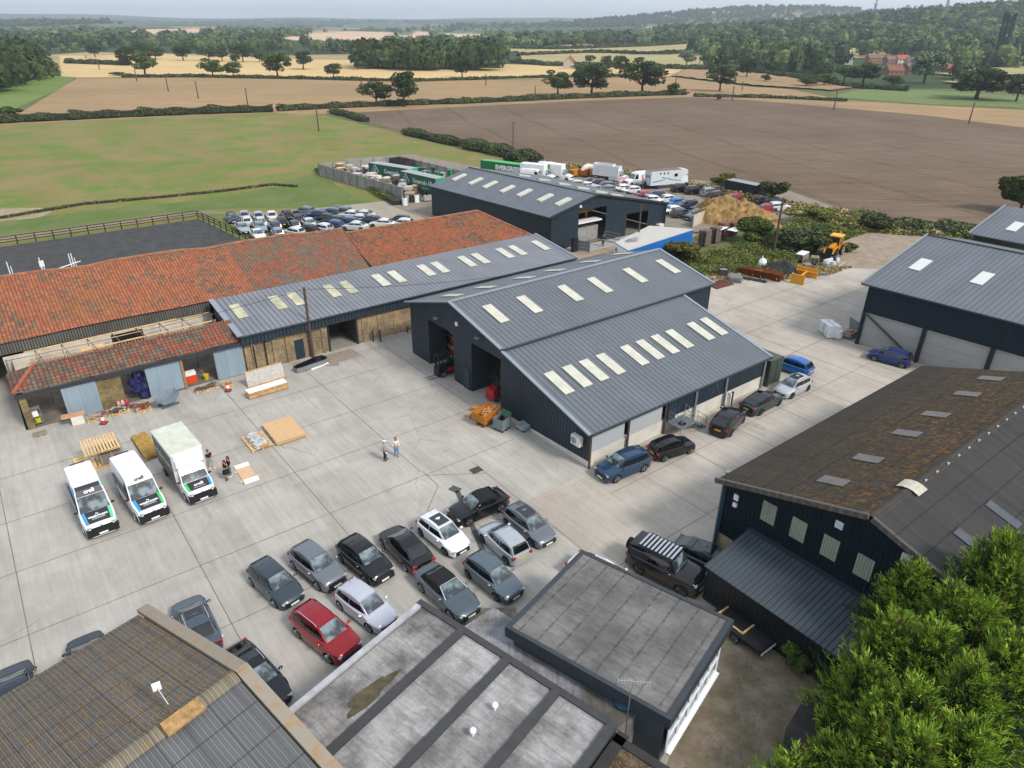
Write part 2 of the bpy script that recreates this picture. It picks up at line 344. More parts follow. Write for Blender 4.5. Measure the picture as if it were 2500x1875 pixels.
sheet('dark_path',PG([(830,1110),(1030,1130),(1010,1280),(870,1560),(640,1600),(700,1320)],R10),M('#3a3638',.7,0,.4,1.2),.03)
sheet('arena_surface',[W(-90,-69.3),W(-1.4,-69.3),W(.3,-51),W(1.5,-30),W(-90,-30)],grass_mat('black_rubber','#4a4a4b','#414141','#555554',.5),-.1)
def drape(name,ppts,mat,off=.6,step=9,kind='structure'):
    q=[GT(x,y) for x,y in ppts];q=[p for p in q if p is not None]
    xs=[p.x for p in q];ys=[p.y for p in q]
    sx=max(step,(max(xs)-min(xs))/90);sy=max(step,(max(ys)-min(ys))/90)
    def ins(x,y):
        c=False;n=len(q)
        for i in range(n):
            a,b=q[i],q[(i+1)%n]
            if (a.y>y)!=(b.y>y) and x<(b.x-a.x)*(y-a.y)/(b.y-a.y)+a.x:c=not c
        return c
    b=MB();i=0;X=min(xs)
    while X<max(xs):
        Y=min(ys)
        while Y<max(ys):
            if ins(X+sx/2,Y+sy/2):
                b.poly([(x,y,float(hz(x,y))+off) for x,y in ((X,Y),(X+sx,Y),(X+sx,Y+sy),(X,Y+sy))])
            Y+=sy
        X+=sx
    if b.f:tag(b.build(name,mat),None,None,kind=kind)
FPOLY=[[(1125,122),(1180,118),(1290,116),(1400,120),(1480,118),(1600,132),(1500,148),(1440,146),(1200,140),(1130,134)],
 [(1130,108),(1300,103),(1480,92),(1620,82),(1520,104),(1420,116),(1290,114),(1190,116),(1120,118)],
 [(655,84),(670,72),(760,68),(845,70),(900,78),(820,88),(700,90)],[(830,78),(900,68),(932,70),(930,84),(870,86)],[(948,82),(955,72),(1040,74),(1075,82),(1040,86)],
 [(1160,105),(1240,97),(1330,99),(1240,107),(1170,110)],[(870,112),(1000,106),(1130,104),(1130,112),(1000,116)],
 [(270,72),(300,64),(430,62),(440,70),(330,76)],[(610,84),(700,74),(720,78),(640,90)],[(760,92),(800,88),(870,92),(830,97)],[(1380,66),(1440,60),(1500,66),(1450,74)],[(30,66),(70,63),(90,67),(60,71)],
 [(2020,160),(2090,150),(2240,146),(2300,158),(2150,165),(2060,165)],[(2050,180),(2110,166),(2240,168),(2240,195),(2110,188)],[(1700,128),(1830,104),(1880,108),(1850,128)]]
FM=[row_mat('far_stubble_a','#b5a076','#a8946c',.2,.01,.05),row_mat('far_stubble_b','#a89b70','#9a9068',.2,.01,.05),M('#c4a586',.95,0,.1,.01)]
for i,p in enumerate(FPOLY):drape('far_field',p,FM[1] if i in (0,1,6,12,13,14) else FM[2],.8,9 if i<2 else 14)
drape('stubble_bank',[(1480,151),(1560,153),(1650,161),(1760,177),(1850,188),(1790,196),(1700,190),(1620,184),(1450,164)],STUB,.5,5)
FP_EX=[]
for i,p in enumerate(FPOLY[:2]):FP_EX.append(p)
# haze
hb=MB();hb.box((0,0,70),(19000,19000,146))
hm=bpy.data.materials.new('haze');hm.use_nodes=True;ht_=hm.node_tree;ht_.nodes.clear();pv=ht_.nodes.new('ShaderNodeVolumePrincipled');oo=ht_.nodes.new('ShaderNodeOutputMaterial')
pv.inputs['Color'].default_value=(.80,.90,1,1);pv.inputs['Density'].default_value=.00015;pv.inputs['Anisotropy'].default_value=.2;ht_.links.new(pv.outputs[0],oo.inputs['Volume'])
tag(hb.build('haze',hm),None,None,kind='stuff')
# ---------------- buildings ----------------
ROOFG=clad('slate_grey_roof_sheet','#5f646a',.5,.07,.5,0,.4,.07)
ROOFG2=clad('grey_roof_sheet_wide','#5b6268',.333,.05,.6,0,.42,.06)
ROOFW=clad('worn_grey_roof_sheet','#71747a',.5,.08,.45,0,.42,.1,streak=.08)
CLADD=clad('charcoal_cladding','#2b363f',.36,.08,.42,0,.45,.06,hl=1.25,spec=.25)
CLADF=clad('deep_blue_black_cladding','#182530',.3,.06,.6,0,.5,.05,hl=1.2,spec=.2)
CLADG=clad('dark_green_blue_cladding','#0c1c23',.25,.06,.55,0,.55,.06,hl=1.3,spec=.2)
FLASH=M('#8a939b',.4,.2,.05);FLASHD=M('#2b333b',.5,0,.05);SKYL=None
def skyl_mat():
    t=NT('rooflight',.4,0,.4);u,v=t.uv();c=t.mul(hx('#c5c3b4'),t.rng(t.line(u,.33,.06),0,1,1,.82));c=t.mul(c,t.rng(t.noise(1.1,5),.3,.7,.84,1.08));return t.out(c)
SKYL=skyl_mat()
def skyl_old():
    t=NT('weathered_rooflight',.5,0,.3);c=t.mix(t.rng(t.noise(.8,4),.35,.6),hx('#c4c09c'),hx('#9a9a86'));return t.out(c)
SKYO=skyl_old()
def slab(mb,pts,th,m=0,u=None):
    "roof plane: top face as given (counter-clockwise from above), with thickness"
    pts=[Vector(p) for p in pts];mb.poly(pts,m,u);dn=Vector((0,0,-th));mb.poly([p+dn for p in pts][::-1],m,u)
    for i in range(len(pts)):
        a,b=pts[i],pts[(i+1)%len(pts)];mb.poly([a,a+dn,b+dn,b],m)
def ccw(pts):
    s=sum(pts[i][0]*pts[(i+1)%len(pts)][1]-pts[(i+1)%len(pts)][0]*pts[i][1] for i in range(len(pts)));return pts if s>0 else pts[::-1]
def roofpart(name,parent,pts,mat,th=.12,u=None):
    b=MB();slab(b,ccw([Vector(p) for p in pts]),th,0,u);return b.build(name,mat,parent)
def wallpart(name,parent,polys,mat,th=.12):
    b=MB()
    for p in polys:b.poly(p)
    return b.build(name,mat,parent)
def onplane(p0,p1,p2,a,b):
    "world point at building coords a,b on the plane through three building-coord points"
    P0,P1,P2=[Vector(W(*p)) for p in (p0,p1,p2)];n=(P1-P0).cross(P2-P0);q=W(a,b);z=P0.z-(n.x*(q.x-P0.x)+n.y*(q.y-P0.y))/n.z;return Vector((q.x,q.y,z))
def skylight(parent,pl,a,b,wa,wb,mat=None,up=.04,skew=0):
    c=[onplane(*pl,a+da,b+db) for da,db in ((-wa/2,-wb/2),(wa/2,-wb/2),(wa/2,wb/2),(-wa/2,wb/2))]
    c=ccw(c);m=MB();m.hexa([p+Vector((0,0,-.02)) for p in c],[p+Vector((0,0,up)) for p in c]);return m.build('skylight',mat or SKYL,parent)
def vwall(mb,p,q,z0,z1a,z1b,holes=(),m=0):
    """vertical wall from p to q (xy vectors), bottom z0, top from z1a to z1b, holes=(s0,s1,zb,zt) distances along it"""
    p=Vector((p[0],p[1],0));q=Vector((q[0],q[1],0));L_=(q-p).length;d=(q-p)/L_
    top=lambda s:z1a+(z1b-z1a)*s/L_
    P=lambda s,z:p+d*s+Vector((0,0,z))
    cuts=sorted(set([0,L_]+[c for h in holes for c in h[:2] if 0<c<L_]))
    for a,b in zip(cuts,cuts[1:]):
        mid=(a+b)/2;hs=sorted([h for h in holes if h[0]<=mid<=h[1]],key=lambda h:h[2]);z=z0
        za=zb=z0
        for h in hs:
            if h[2]>za+.001:mb.poly([P(a,za),P(b,zb),P(b,h[2]),P(a,h[2])],m)
            za=zb=h[3]
        mb.poly([P(a,za),P(b,zb),P(b,top(b)),P(a,top(a))],m)
def xy(a,b):return W(a,b)
def strip(parent,name,p,q,w,h,mat):
    b=MB();b.bar(p,q,w,h);return b.build(name,mat,parent)
# ---- A: central portal-frame warehouse with lean-to
A=thing('warehouse','charcoal clad warehouse mid yard with two open doors, pale rooflights and a lean-to','warehouse',W(0,0))
RIM,LEN,LL=7.85,27.,22.
b=MB()
vwall(b,xy(0,0),xy(0,RIM),0,5.45,7.82,[(3.35,7.75,-.1,4.75)])
vwall(b,xy(0,RIM),xy(0,15.5),0,7.82,6.1,[(10.65-RIM,15.0-RIM,-.1,4.9)])
b.poly([W(0,15.5,0),W(0,26.1,.55),W(0,26.1,3.2),W(0,15.5,5.95)])
vwall(b,xy(LEN,15.5),xy(LEN,RIM),0,6.1,7.82);vwall(b,xy(LEN,RIM),xy(LEN,0),0,7.82,5.45)
vwall(b,xy(LEN,0),xy(0,0),0,5.45,5.45);vwall(b,xy(LL,15.5),xy(LEN,15.5),0,6.1,6.1)
vwall(b,xy(LL,26.1),xy(LL,15.5),1.2,3.2,5.95)
vwall(b,xy(8.5,26.1),xy(22,26.1),1.25,3.2,3.2)
vwall(b,xy(0,26.1),xy(8.5,26.1),2.75,3.2,3.2)
b.build('cladding',CLADD,A)
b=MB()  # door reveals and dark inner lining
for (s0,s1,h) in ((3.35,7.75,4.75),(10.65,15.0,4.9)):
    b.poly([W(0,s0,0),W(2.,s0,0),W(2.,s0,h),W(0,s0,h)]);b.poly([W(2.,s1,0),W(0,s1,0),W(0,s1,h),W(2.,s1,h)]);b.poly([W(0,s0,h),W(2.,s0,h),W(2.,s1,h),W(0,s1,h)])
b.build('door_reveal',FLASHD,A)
roofpart('roof',A,[W(-.35,RIM,7.95),W(LEN+.3,RIM,7.95),W(LEN+.3,15.6,6.17),W(-.35,15.6,6.17)],ROOFG,u=AX)
roofpart('roof',A,[W(-.35,RIM,7.95),W(LEN+.3,RIM,7.95),W(LEN+.3,-.25,5.5),W(-.35,-.25,5.5)],ROOFG,u=AX)
roofpart('lean_to_roof',A,[W(-.3,15.66,6.0),W(LL+.3,15.66,6.0),W(LL+.3,26.45,3.2),W(-.3,26.45,3.2)],ROOFG,u=AX)
for p,q in ((W(-.4,RIM,8.),W(-.4,15.6,6.2)),(W(-.4,RIM,8.),W(-.4,-.25,5.55)),(W(-.38,15.7,6.03),W(-.38,26.45,3.23)),(W(-.35,RIM,8.0),W(LEN+.3,RIM,8.0)),(W(LEN+.3,RIM,8.),W(LEN+.3,15.6,6.2)),(W(LL+.3,15.7,6.03),W(LL+.3,26.45,3.23))):
    strip(A,'verge_trim' if abs(p.z-q.z)>.1 else 'ridge_cap',p,q,.3,.1,FLASH)
strip(A,'valley_gutter',W(-.3,15.7,6.1),W(LEN+.3,15.7,6.1),.25,.12,FLASHD)
strip(A,'gutter',W(-.3,26.5,3.15),W(LL+.3,26.5,3.15),.16,.14,FLASHD);strip(A,'gutter',W(-.3,-.32,5.45),W(LEN,-.32,5.45),.16,.14,FLASHD)
pl=((0,RIM,8.01),(LEN,RIM,8.01),(0,15.6,6.23))
for a in (2.35,6.2,11.2,15.1,20.1,25.1):skylight(A,pl,a,11.1,1.0,2.8)
pl=((0,15.66,6.06),(LL,15.66,6.06),(0,26.45,3.26))
for a in (1.4,3.35,5.2,7.15,10.05,12.,13.95,15.9,18.9,20.8):skylight(A,pl,a,20.85,1.0,2.7)
pl=((0,RIM,8.01),(LEN,RIM,8.01),(0,-.25,5.56))
for a in (2.4,6.3,11.2,15.3,20.4,25.4):skylight(A,pl,a,4.,1.0,2.7)
WW=M('#c9c5bb',.9,0,.12,.8);PLINTH=M('#85807a',.9,0,.15,1.)
b=MB();vwall(b,xy(0,26.05),xy(22,26.05),0,1.22,1.22);vwall(b,xy(22,26.05),xy(22,15.5),0,1.22,1.22);b.poly([W(.02,15.5,0),W(.02,26.05,0),W(.02,26.05,.6),W(.02,15.5,.05)])
b.poly([W(0,26.05,1.22),W(22,26.05,1.22),W(22,25.7,1.22),W(0,25.7,1.22)]);b.build('dwarf_wall',WW,A)
SHUT=clad('roller_shutter','#b4b9bd',.11,.03,.8,1,.5,.04,hl=1.05)
for a0,a1 in ((.25,3.75),(4.3,8.1)):
    b=MB();b.box((W((a0+a1)/2,26.0,1.98)),(a1-a0,.08,1.5),rz=math.pi/2-TH);b.build('roller_shutter',SHUT,A)
for a in (0.,4.05,8.4,12.2,16.3,21.9):
    strip(A,'column',W(a,26.2,0),W(a,26.2,3.1),.16,.16,M('#8b8f92',.6,.3,.1) if a>9 else M('#4d4441',.7,.2,.2))
DOORB=M('#1c2e3a',.5,0,.05)
b=MB();b.box(W(9.2,26.16,2.0),(.95,.06,2.05),rz=math.pi/2-TH);dr=b.build('door',DOORB,A);b=MB();b.blob(W(9.5,26.22,1.9),.05);b.build('handle',CHROME,dr)
b=MB();b.box(W(-.06,9.9,1.05),(.9,.06,2.1),rz=-TH);b.build('side_door',M('#263440',.5),A)
for bb,z in ((5.3,5.55),(12.,5.9)):
    b=MB();b.box(W(-.25,bb,z),(.5,.4,.12),rz=-TH);b.build('floodlight',STEELG,A)
b=MB();b.box(W(-.1,8.5,6.0),(.3,.14,.34),rz=-TH);b.build('alarm_box',WHITE,A)
b=MB();b.box(W(-.08,12,.02+2.3),(.1,.1,.1));
# racking of boards seen inside left bay
b=MB();rr=random.Random(3)
for k in range(5):
    for j in range(4):
        z=.5+k*.85+rr.uniform(0,.1);b.box(W(2.6+rr.uniform(0,.8),3.8+j*1.0,z),(rr.uniform(.7,1.0),2.4,rr.uniform(.12,.4)),rz=-TH+math.pi/2+rr.uniform(-.05,.05))
rk=thing('board_rack','stacked timber boards on a rack just inside the left open warehouse door','rack',W(3,5.5));b.build('boards',M('#8f6a48',.8,0,.4,1.5),rk)
b=MB()
for k in range(5):
    for bb in (3.6,7.4):b.bar(W(2.2,bb,0),W(2.2,bb,4.3),.1)
    b.bar(W(2.2,3.6,.4+k*.85),W(2.2,7.4,.4+k*.85),.1,.12)
b.build('rack_frame',M('#8a4a22',.6),rk)
# ---- B: long brick range under grey sheet roof
Bt=thing('brick_range','long low brick range with grey sheet roof and weathered rooflights','workshop',W(5,-5.4))
def brick_mat(name,c1,c2,c3,mor):
    t=NT(name,.9,0,.1);br=t.n('ShaderNodeTexBrick');br.inputs['Scale'].default_value=1;br.inputs['Brick Width'].default_value=.32;br.inputs['Row Height'].default_value=.13;br.inputs['Mortar Size'].default_value=.014
    br.inputs['Color1'].default_value=hx(c1);br.inputs['Color2'].default_value=hx(c2);br.inputs['Mortar'].default_value=hx(mor);t.l(t.tc.outputs['UV'],br.inputs[0])
    c=t.mix(t.rng(t.noise(.55,5,.65),.45,.62),br.outputs[0],hx(c3));c=t.mul(c,t.rng(t.noise(3,4,.7),.3,.7,.75,1.25));c=t.mul(c,t.rng(t.noise(9,2,.7),.3,.7,.85,1.15));return t.out(c)
BRK=brick_mat('stock_brick','#83725a','#665847','#a08a68','#8f8371');BRKD=brick_mat('old_brick','#77664a','#5d5038','#8a7a55','#7d7258')
SL=-15.
b=MB();vwall(b,xy(-15,-5.4),xy(26.4,-5.2),0,3.0,3.0,[(4.8,5.75,-.1,2.1),(8.45,11.5,-.1,3.0)]);vwall(b,xy(26.4,-5.2),xy(26.4,-13),0,3.8,5.0);vwall(b,xy(-15,-13),xy(-15,-5.4),0,3,3);b.build('wall',BRK,Bt)
for a in (-14.2,-12.2,-10.9,-7.2,-2.7,-.9,1.,3.2,5.6):
    b=MB();b.box(W(a,-5.33,1.5),(.35,.16,3.0),rz=math.pi/2-TH);b.build('pier',BRK,Bt)
b=MB();vwall(b,xy(-15.3,-5.0),xy(26.6,-4.76),3.0,3.95,3.95);vwall(b,xy(-15.2,-13),xy(-15.2,-5.2),3,5.1,3.9);b.build('fascia_cladding',CLADD,Bt)
roofpart('roof',Bt,[W(-15.4,-4.95,4.0),W(26.7,-4.7,4.0),W(26.7,-13.,5.2),W(-15.4,-13.,5.2)],ROOFW,.1,u=AX)
pl=((-15,-4.95,4.05),(26.7,-4.7,4.05),(-15,-13,5.25))
for a in (-13.75,-9.8,-7.9,-3.9,-2.,1.9,3.9,7.7,9.6,13.4,15.4,19.1,21.1,24.8):skylight(Bt,pl,a,-9.6,1.0,2.9,SKYO if a<0 else SKYL,.02)
strip(Bt,'verge_trim',W(-15.3,-4.9,4.05),W(-15.3,-13,5.25),.5,.08,FLASH);strip(Bt,'verge_trim',W(26.7,-4.7,4.05),W(26.7,-13,5.25),.25,.08,FLASH)
strip(Bt,'gutter',W(-15.3,-4.85,3.93),W(26.7,-4.6,3.93),.16,.14,FLASHD)
b=MB();b.box(W(-9.75,-5.42,1.05),(.95,.08,2.1),rz=math.pi/2-TH);dr=b.build('door',M('#22303a',.5),Bt);b=MB();b.blob(W(-9.4,-5.34,1.05),.05);b.build('handle',CHROME,dr)
b=MB();b.box(W(-3.05,-5.15,3.3),(.3,.14,.34),rz=math.pi/2-TH);b.build('alarm_box',WHITE,Bt)
for p,q in (((-6.6,-5.3,0),(-6.6,-5.3,3.0)),((-3.45,-5.3,0),(-3.45,-5.3,3.0)),((-6.6,-5.3,3.05),(-3.45,-5.3,3.05))):strip(Bt,'door_frame',W(*p),W(*q),.15,.15,FLASHD)
for a,z0,z1 in ((-13.1,0,3.9),(-14.2,0,2.7)):
    b=MB();b.tube([W(a,-5.2,z0),W(a,-5.2,z1)],.06);b.build('downpipe',BLACK,Bt)
b=MB();b.poly([W(-6.55,-9.5,0),W(-3.5,-9.5,0),W(-3.5,-9.5,3),W(-6.55,-9.5,3)][::-1]);b.poly([W(-6.55,-5.4,0),W(-6.55,-9.5,0),W(-6.55,-9.5,3),W(-6.55,-5.4,3)]);b.poly([W(-3.5,-9.5,0),W(-3.5,-5.4,0),W(-3.5,-5.4,3),W(-3.5,-9.5,3)]);b.build('inner_wall',M('#3a3733',.9),Bt)
b=MB();b.poly(ccw([W(-6.6,-9.5,.02),W(-3.4,-9.5,.02),W(-3.4,-5.3,.02),W(-6.6,-5.3,.02)]));b.build('floor',M('#8a847b',.9,0,.15),Bt)
# ---- C: long pantiled roof behind
def tile_mat(name,c_or,c_dk,dens,lich,s=(.3,.36)):
    t=NT(name,.85,0,.15);u,v=t.uv()
    fu=t.math('DIVIDE',u,s[0]);fv=t.math('DIVIDE',v,s[1]);cb=t.n('ShaderNodeCombineXYZ');t.l(t.math('FLOOR',fu),cb.inputs[0]);t.l(t.math('FLOOR',fv),cb.inputs[1])
    wn=t.n('ShaderNodeTexWhiteNoise');t.l(cb.outputs[0],wn.inputs[0]);sp=t.n('ShaderNodeSeparateColor');t.l(wn.outputs[1],sp.inputs[0])
    patch=t.noise(.28,5,.7);patch2=t.noise(.9,3,.6,'UV',(1,.35,1))
    f=t.math('ADD',t.math('MULTIPLY',sp.outputs[0],.3),t.math('ADD',t.math('MULTIPLY',patch,.92),t.math('MULTIPLY',patch2,.35)))
    k=t.rng(f,dens,dens+.1)
    c=t.mix(sp.outputs[1],hx(c_or),t.mul(hx(c_or),.72));c=t.mix(t.math('MULTIPLY',k,.85),c,t.mix(sp.outputs[2],hx(c_dk),hx('#6d6a58')))
    c=t.mix(t.rng(t.noise(.13,6,.75),.55,.68,0,.55),c,hx(lich))
    eu=t.line(u,s[0],.07);ev=t.line(v,s[1],.07)
    c=t.mul(c,t.rng(t.math('MAXIMUM',eu,ev),0,1,1,.5));c=t.mul(c,t.rng(t.noise(2,3),.3,.7,.88,1.12))
    hgt=t.math('SINE',t.math('MULTIPLY',fu,6.283));t.bump(hgt,.5,.05);return t.out(c)
TILE=tile_mat('orange_pantile','#a6684c','#5d524c',.84,'#94693f');TILEG=tile_mat('lichened_pantile','#9c5f47','#66605a',.68,'#80664a');TILER=tile_mat('bright_pantile','#9d6044','#54423a',.80,'#946037');TILED=tile_mat('mottled_plain_tile','#945844','#544a48',.68,'#6d5f55',(.34,.36))
Ct=thing('tiled_barn','long old barn with a weathered orange pantile roof running behind the grey sheet roofs','barn',W(-10,-20))
def rp(a,b,z):return W(a,b,z)
segs=[(-60,-24.),(-46,-23.4),(-31,-22.85),(-24,-22.5),(-14,-22.0),(-4,-21.2),(2.8,-20.5)]
b=MB();n=28
def ridge_at(a):
    for (a0,b0),(a1,b1) in zip(segs,segs[1:]):
        if a0<=a<=a1:return b0+(b1-b0)*(a-a0)/(a1-a0)
rnd=random.Random(5);A_=[-60+62.8*i/n for i in range(n+1)];zr=[8.05+.12*math.sin(i*1.1)+.06*math.sin(i*2.3) for i in range(n+1)];ze=[4.9+.05*math.sin(i*.9) for i in range(n+1)]
half=MB()
for i in range(n):
    for MBx,mi in ((b,0),):
        a0,a1=A_[i],A_[i+1]
        p=[W(a0,-13.75,ze[i]),W(a1,-13.75,ze[i+1]),W(a1,ridge_at(a1),zr[i+1]),W(a0,ridge_at(a0),zr[i])]
        b.poly(ccw(p),1 if a0>-12.5 else 0,AX)
        p2=[W(a0,2*ridge_at(a0)+13.75,4.9),W(a1,2*ridge_at(a1)+13.75,4.9),W(a1,ridge_at(a1),zr[i+1]),W(a0,ridge_at(a0),zr[i])];b.poly(ccw(p2),0,AX)
b.build('roof',[TILE,TILEG],Ct)
b=MB();b.poly(ccw([W(2.8,-13.,5.05),W(26.2,-12.9,5.05),W(22.3,-20.1,7.5),W(2.8,-20.1,7.5)]),0,AX);b.poly(ccw([W(26.2,-12.9,5.05),W(26.2,-27.,5.05),W(22.3,-20.1,7.5)]),0,BX);b.poly(ccw([W(2.8,-27.1,5),W(26.2,-27,5),W(22.3,-20.1,7.5),W(2.8,-20.1,7.5)]),0,AX);b.build('lower_roof',TILER,Ct)
RIDGE=M('#94664c',.85,0,.35,1.5);MORT=M('#b5aa98',.9,0,.2)
b=MB()
for i in range(n):b.bar(W(A_[i],ridge_at(A_[i]),zr[i]+.05),W(A_[i+1],ridge_at(A_[i+1]),zr[i+1]+.05),.3,.16)
b.build('ridge_tiles',RIDGE,Ct)
b=MB();b.bar(W(2.8,-20.1,7.55),W(22.3,-20.1,7.55),.28,.14);b.bar(W(22.3,-20.1,7.55),W(26.2,-12.9,5.1),.26,.14);b.build('lower_ridge_tiles',RIDGE,Ct)
b=MB();b.poly([W(2.84,-13.7,4.95),W(2.84,ridge_at(2.8)*2+13.7,4.95),W(2.84,-20.5,8.1)][::-1]);b.poly([W(2.84,-13.7,4.95),W(2.84,ridge_at(2.8)*2+13.7,4.95),W(2.84,-20.5,8.1)]);b.build('gable_mortar',MORT,Ct)
CORR=clad('weathered_corrugated_wall','#5f5e58',.22,.09,.35,0,.8,.25,streak=.3)
b=MB();vwall(b,xy(-60,-13.95),xy(-15.3,-13.95),3.7,4.85,4.85);b.build('corrugated_wall',CORR,Ct)
b=MB();vwall(b,xy(26.1,-26.8),xy(26.1,-13.),0,5,5);vwall(b,xy(2.8,-13.1),xy(26.1,-13.1),3,5,5);vwall(b,xy(26.1,-26.8),xy(-60,-33.5),0,4.8,4.8);b.build('rear_wall',BRKD,Ct)
# inner white walls of the roofless bay
b=MB();vwall(b,xy(-33.2,-13.99),xy(-15.2,-13.99),0,3.5,3.5,[(8.6,11.4,-.1,3.4)]);b.build('inner_wall',M('#c4beb2',.9,0,.22,.7),Ct)
b=MB();b.poly([W(-24.9,-14.05,0),W(-21.6,-14.05,0),W(-21.6,-14.05,3.5),W(-24.9,-14.05,3.5)]);b.build('recess_shade',BLACK,Ct)  # flat black sheet behind the wall opening; its colour stands in for shade inside
# ---- D: front range with mottled tiles, sliding sheet doors
D=thing('derelict_stable','old brick range with mottled tile roof and sliding grey sheet doors, roofless behind','stable',W(-24,-5.6))
b=MB();b.poly(ccw([W(-33.2,-5.55,3.42),W(-15.1,-5.3,3.42),W(-15.1,-7.8,4.6),W(-31.2,-7.9,4.6)]),0,AX);b.poly(ccw([W(-33.2,-5.55,3.42),W(-31.2,-7.9,4.6),W(-33.3,-10.2,3.42)]),0,BX);b.poly(ccw([W(-33.3,-10.2,3.42),W(-31.2,-7.9,4.6),W(-15.1,-7.8,4.6),W(-15.1,-8.4,4.3),W(-31.0,-8.5,4.3)]),0,AX);b.build('roof',TILED,D)
b=MB();b.bar(W(-31.2,-7.9,4.66),W(-33.2,-5.55,3.48),.24,.16);b.build('hip_tiles',M('#9c543c',.85,0,.25),D)
b=MB()
for i in range(62):b.box(W(-31.+i*.26,-7.88,4.63),(.16,.3,.12+.05*(i%3)),rz=math.pi/2-TH)
b.build('ridge_tiles',M('#8a5f4d',.85,0,.35,4.),D)
b=MB();vwall(b,xy(-33.,-5.6),xy(-15.1,-5.4),0,3.15,3.15,[(.5,2.95,-.1,3.2),(3,5.5,-.1,3.1),(7.4,9.4,-.1,3.1),(9.4,12.4,-.1,3.1),(12.5,15.2,-.1,3.1),(15.2,17.7,-.1,3.1)]);vwall(b,xy(-33.,-14.),xy(-33.,-5.6),0,3.35,3.35);b.build('wall',BRKD,D)
b=MB();vwall(b,xy(-15.5,-13.9),xy(-15.5,-6.),0,3.2,3.2);vwall(b,xy(-15.5,-6.),xy(-15.5,-13.9),0,3.2,3.2);vwall(b,xy(-32.6,-5.9),xy(-32.6,-13.9),0,3.3,3.3);vwall(b,xy(-26.9,-13.9),xy(-26.9,-6),0,2.9,2.9);vwall(b,xy(-20.5,-6.),xy(-20.5,-13.9),0,2.7,2.7);vwall(b,xy(-20.5,-13.9),xy(-20.5,-6.),0,2.7,2.7);b.build('whitewashed_wall',M('#b9b4a8',.9,0,.2,.7),D)
b=MB();b.poly([W(-32.8,-13.8,.03),W(-15.6,-13.8,.03),W(-15.6,-5.7,.03),W(-32.8,-5.7,.03)][::-1]);b.build('floor',M('#6b645a',.95,0,.35,.9),D)
GALV=clad('grey_blue_sheet_door','#8697a3',1.0,.02,.85,0,.5,.07,streak=.08,hl=1.)
for a0,a1,zb,zt in ((-30.05,-27.5,0.1,3.1),(-23.65,-20.8,.2,3.1),(-17.8,-15.2,.05,3.0)):
    b=MB();b.box(W((a0+a1)/2,-5.42,(zb+zt)/2),(a1-a0,.06,zt-zb),rz=math.pi/2-TH);b.build('sliding_door',GALV,D)
b=MB();b.bar(W(-33.2,-5.35,3.2),W(-15.1,-5.15,3.2),.1,.32);b.build('door_track',M('#2a3036',.7,0,.1),D)
b=MB()
for a in (-20.65,):b.bar(W(a,-5.4,0),W(a,-5.4,3.05),.14)
b.build('door_post',WOOD,D)
# scaffold of roof battens
Sf=thing('roof_scaffold','pale timber battens and steel scaffold poles spanning the roofless bay behind the mottled tile roof','scaffold',W(-24,-11))
b=MB()
for bb,z,a0,a1 in ((-12.4,4.1,-30.5,-15.8),(-12.0,4.3,-31.6,-19),(-10.8,4.3,-32,-17.2),(-9.7,4.2,-31,-16),(-9.2,4.35,-27,-16.5)):
    b.bar(W(a0,bb,z),W(a1,bb,z+.1),.09,.05)
b.bar(W(-32.7,-10.2,3.3),W(-30.,-12.3,4.2),.1,.06);b.box(W(-26.6,-10.6,3.9),(1.9,.9,.05),rz=math.pi/2-TH);b.build('battens',WOODP,Sf)
b=MB()
for i in range(8):
    a=-30.8+i*2.05
    b.tube([W(a,-12.3,0.04),W(a,-12.3,4.5)],.03,5);b.tube([W(a+.1,-9.5,.04),W(a+.1,-9.5,4.5)],.03,5);b.tube([W(a,-12.6,4.2),W(a+.3,-8.9,4.4)],.03,5);b.tube([W(a,-12.3,4.2),W(a+.8,-9.5,3.2)],.03,5)
b.build('poles',M('#6d6a62',.5,.5,.1),Sf)
# ---- E: mid distance barn
E=thing('grey_barn','dark grey clad barn in the middle distance with two tall open doorways','barn',W(45,-30))
e0,e1,e2,e3=(34.8,-19.1),(58.5,-18.),(57.,-48.),(32.3,-48.2);rf,rb=(43.3,-18.7),(40.2,-48.2)
def lp(p,q,t):return (p[0]+(q[0]-p[0])*t,p[1]+(q[1]-p[1])*t)
L1=math.dist(e0,rf)
b=MB();vwall(b,xy(*e0),xy(*rf),0,5,7.15,[(5.2,L1,-.1,5.2)]);vwall(b,xy(*rf),xy(*e1),0,7.15,4,[(0,2.2,-.1,5.3),(6.6,11.3,-.1,3.45)]);vwall(b,xy(*e3),xy(*e0),0,5,5);vwall(b,xy(*e1),xy(*e2),0,4,4);vwall(b,xy(*rb),xy(*e3),0,7.15,5);vwall(b,xy(*e2),xy(*rb),0,4,7.15);b.build('cladding',CLADD,E)
roofpart('roof',E,[W(e0[0]-.4,e0[1]+.3,5.05),W(*rf,7.3)+BX*.3,W(*rb,7.3),W(e3[0]-.4,e3[1],5.05)],ROOFG2,u=BX)
roofpart('roof',E,[W(e1[0]+.4,e1[1]+.3,4.05),W(*rf,7.3)+BX*.3,W(*rb,7.3),W(e2[0]+.4,e2[1],4.05)],ROOFG2,u=BX)
pl=((34.4,-18.8,5.08),(31.9,-48.2,5.08),(43.3,-18.4,7.33))
for a,bb in ((36.2,-45.8),(36.6,-41.4),(36.9,-37.7),(37.2,-33.4),(37.6,-29.5),(38.,-24.9),(38.4,-21.2)):skylight(E,pl,a+.4,bb,2.6,1.0,None,.22)
pl=((43.3,-18.4,7.33),(40.2,-48.2,7.33),(58.9,-17.7,4.08))
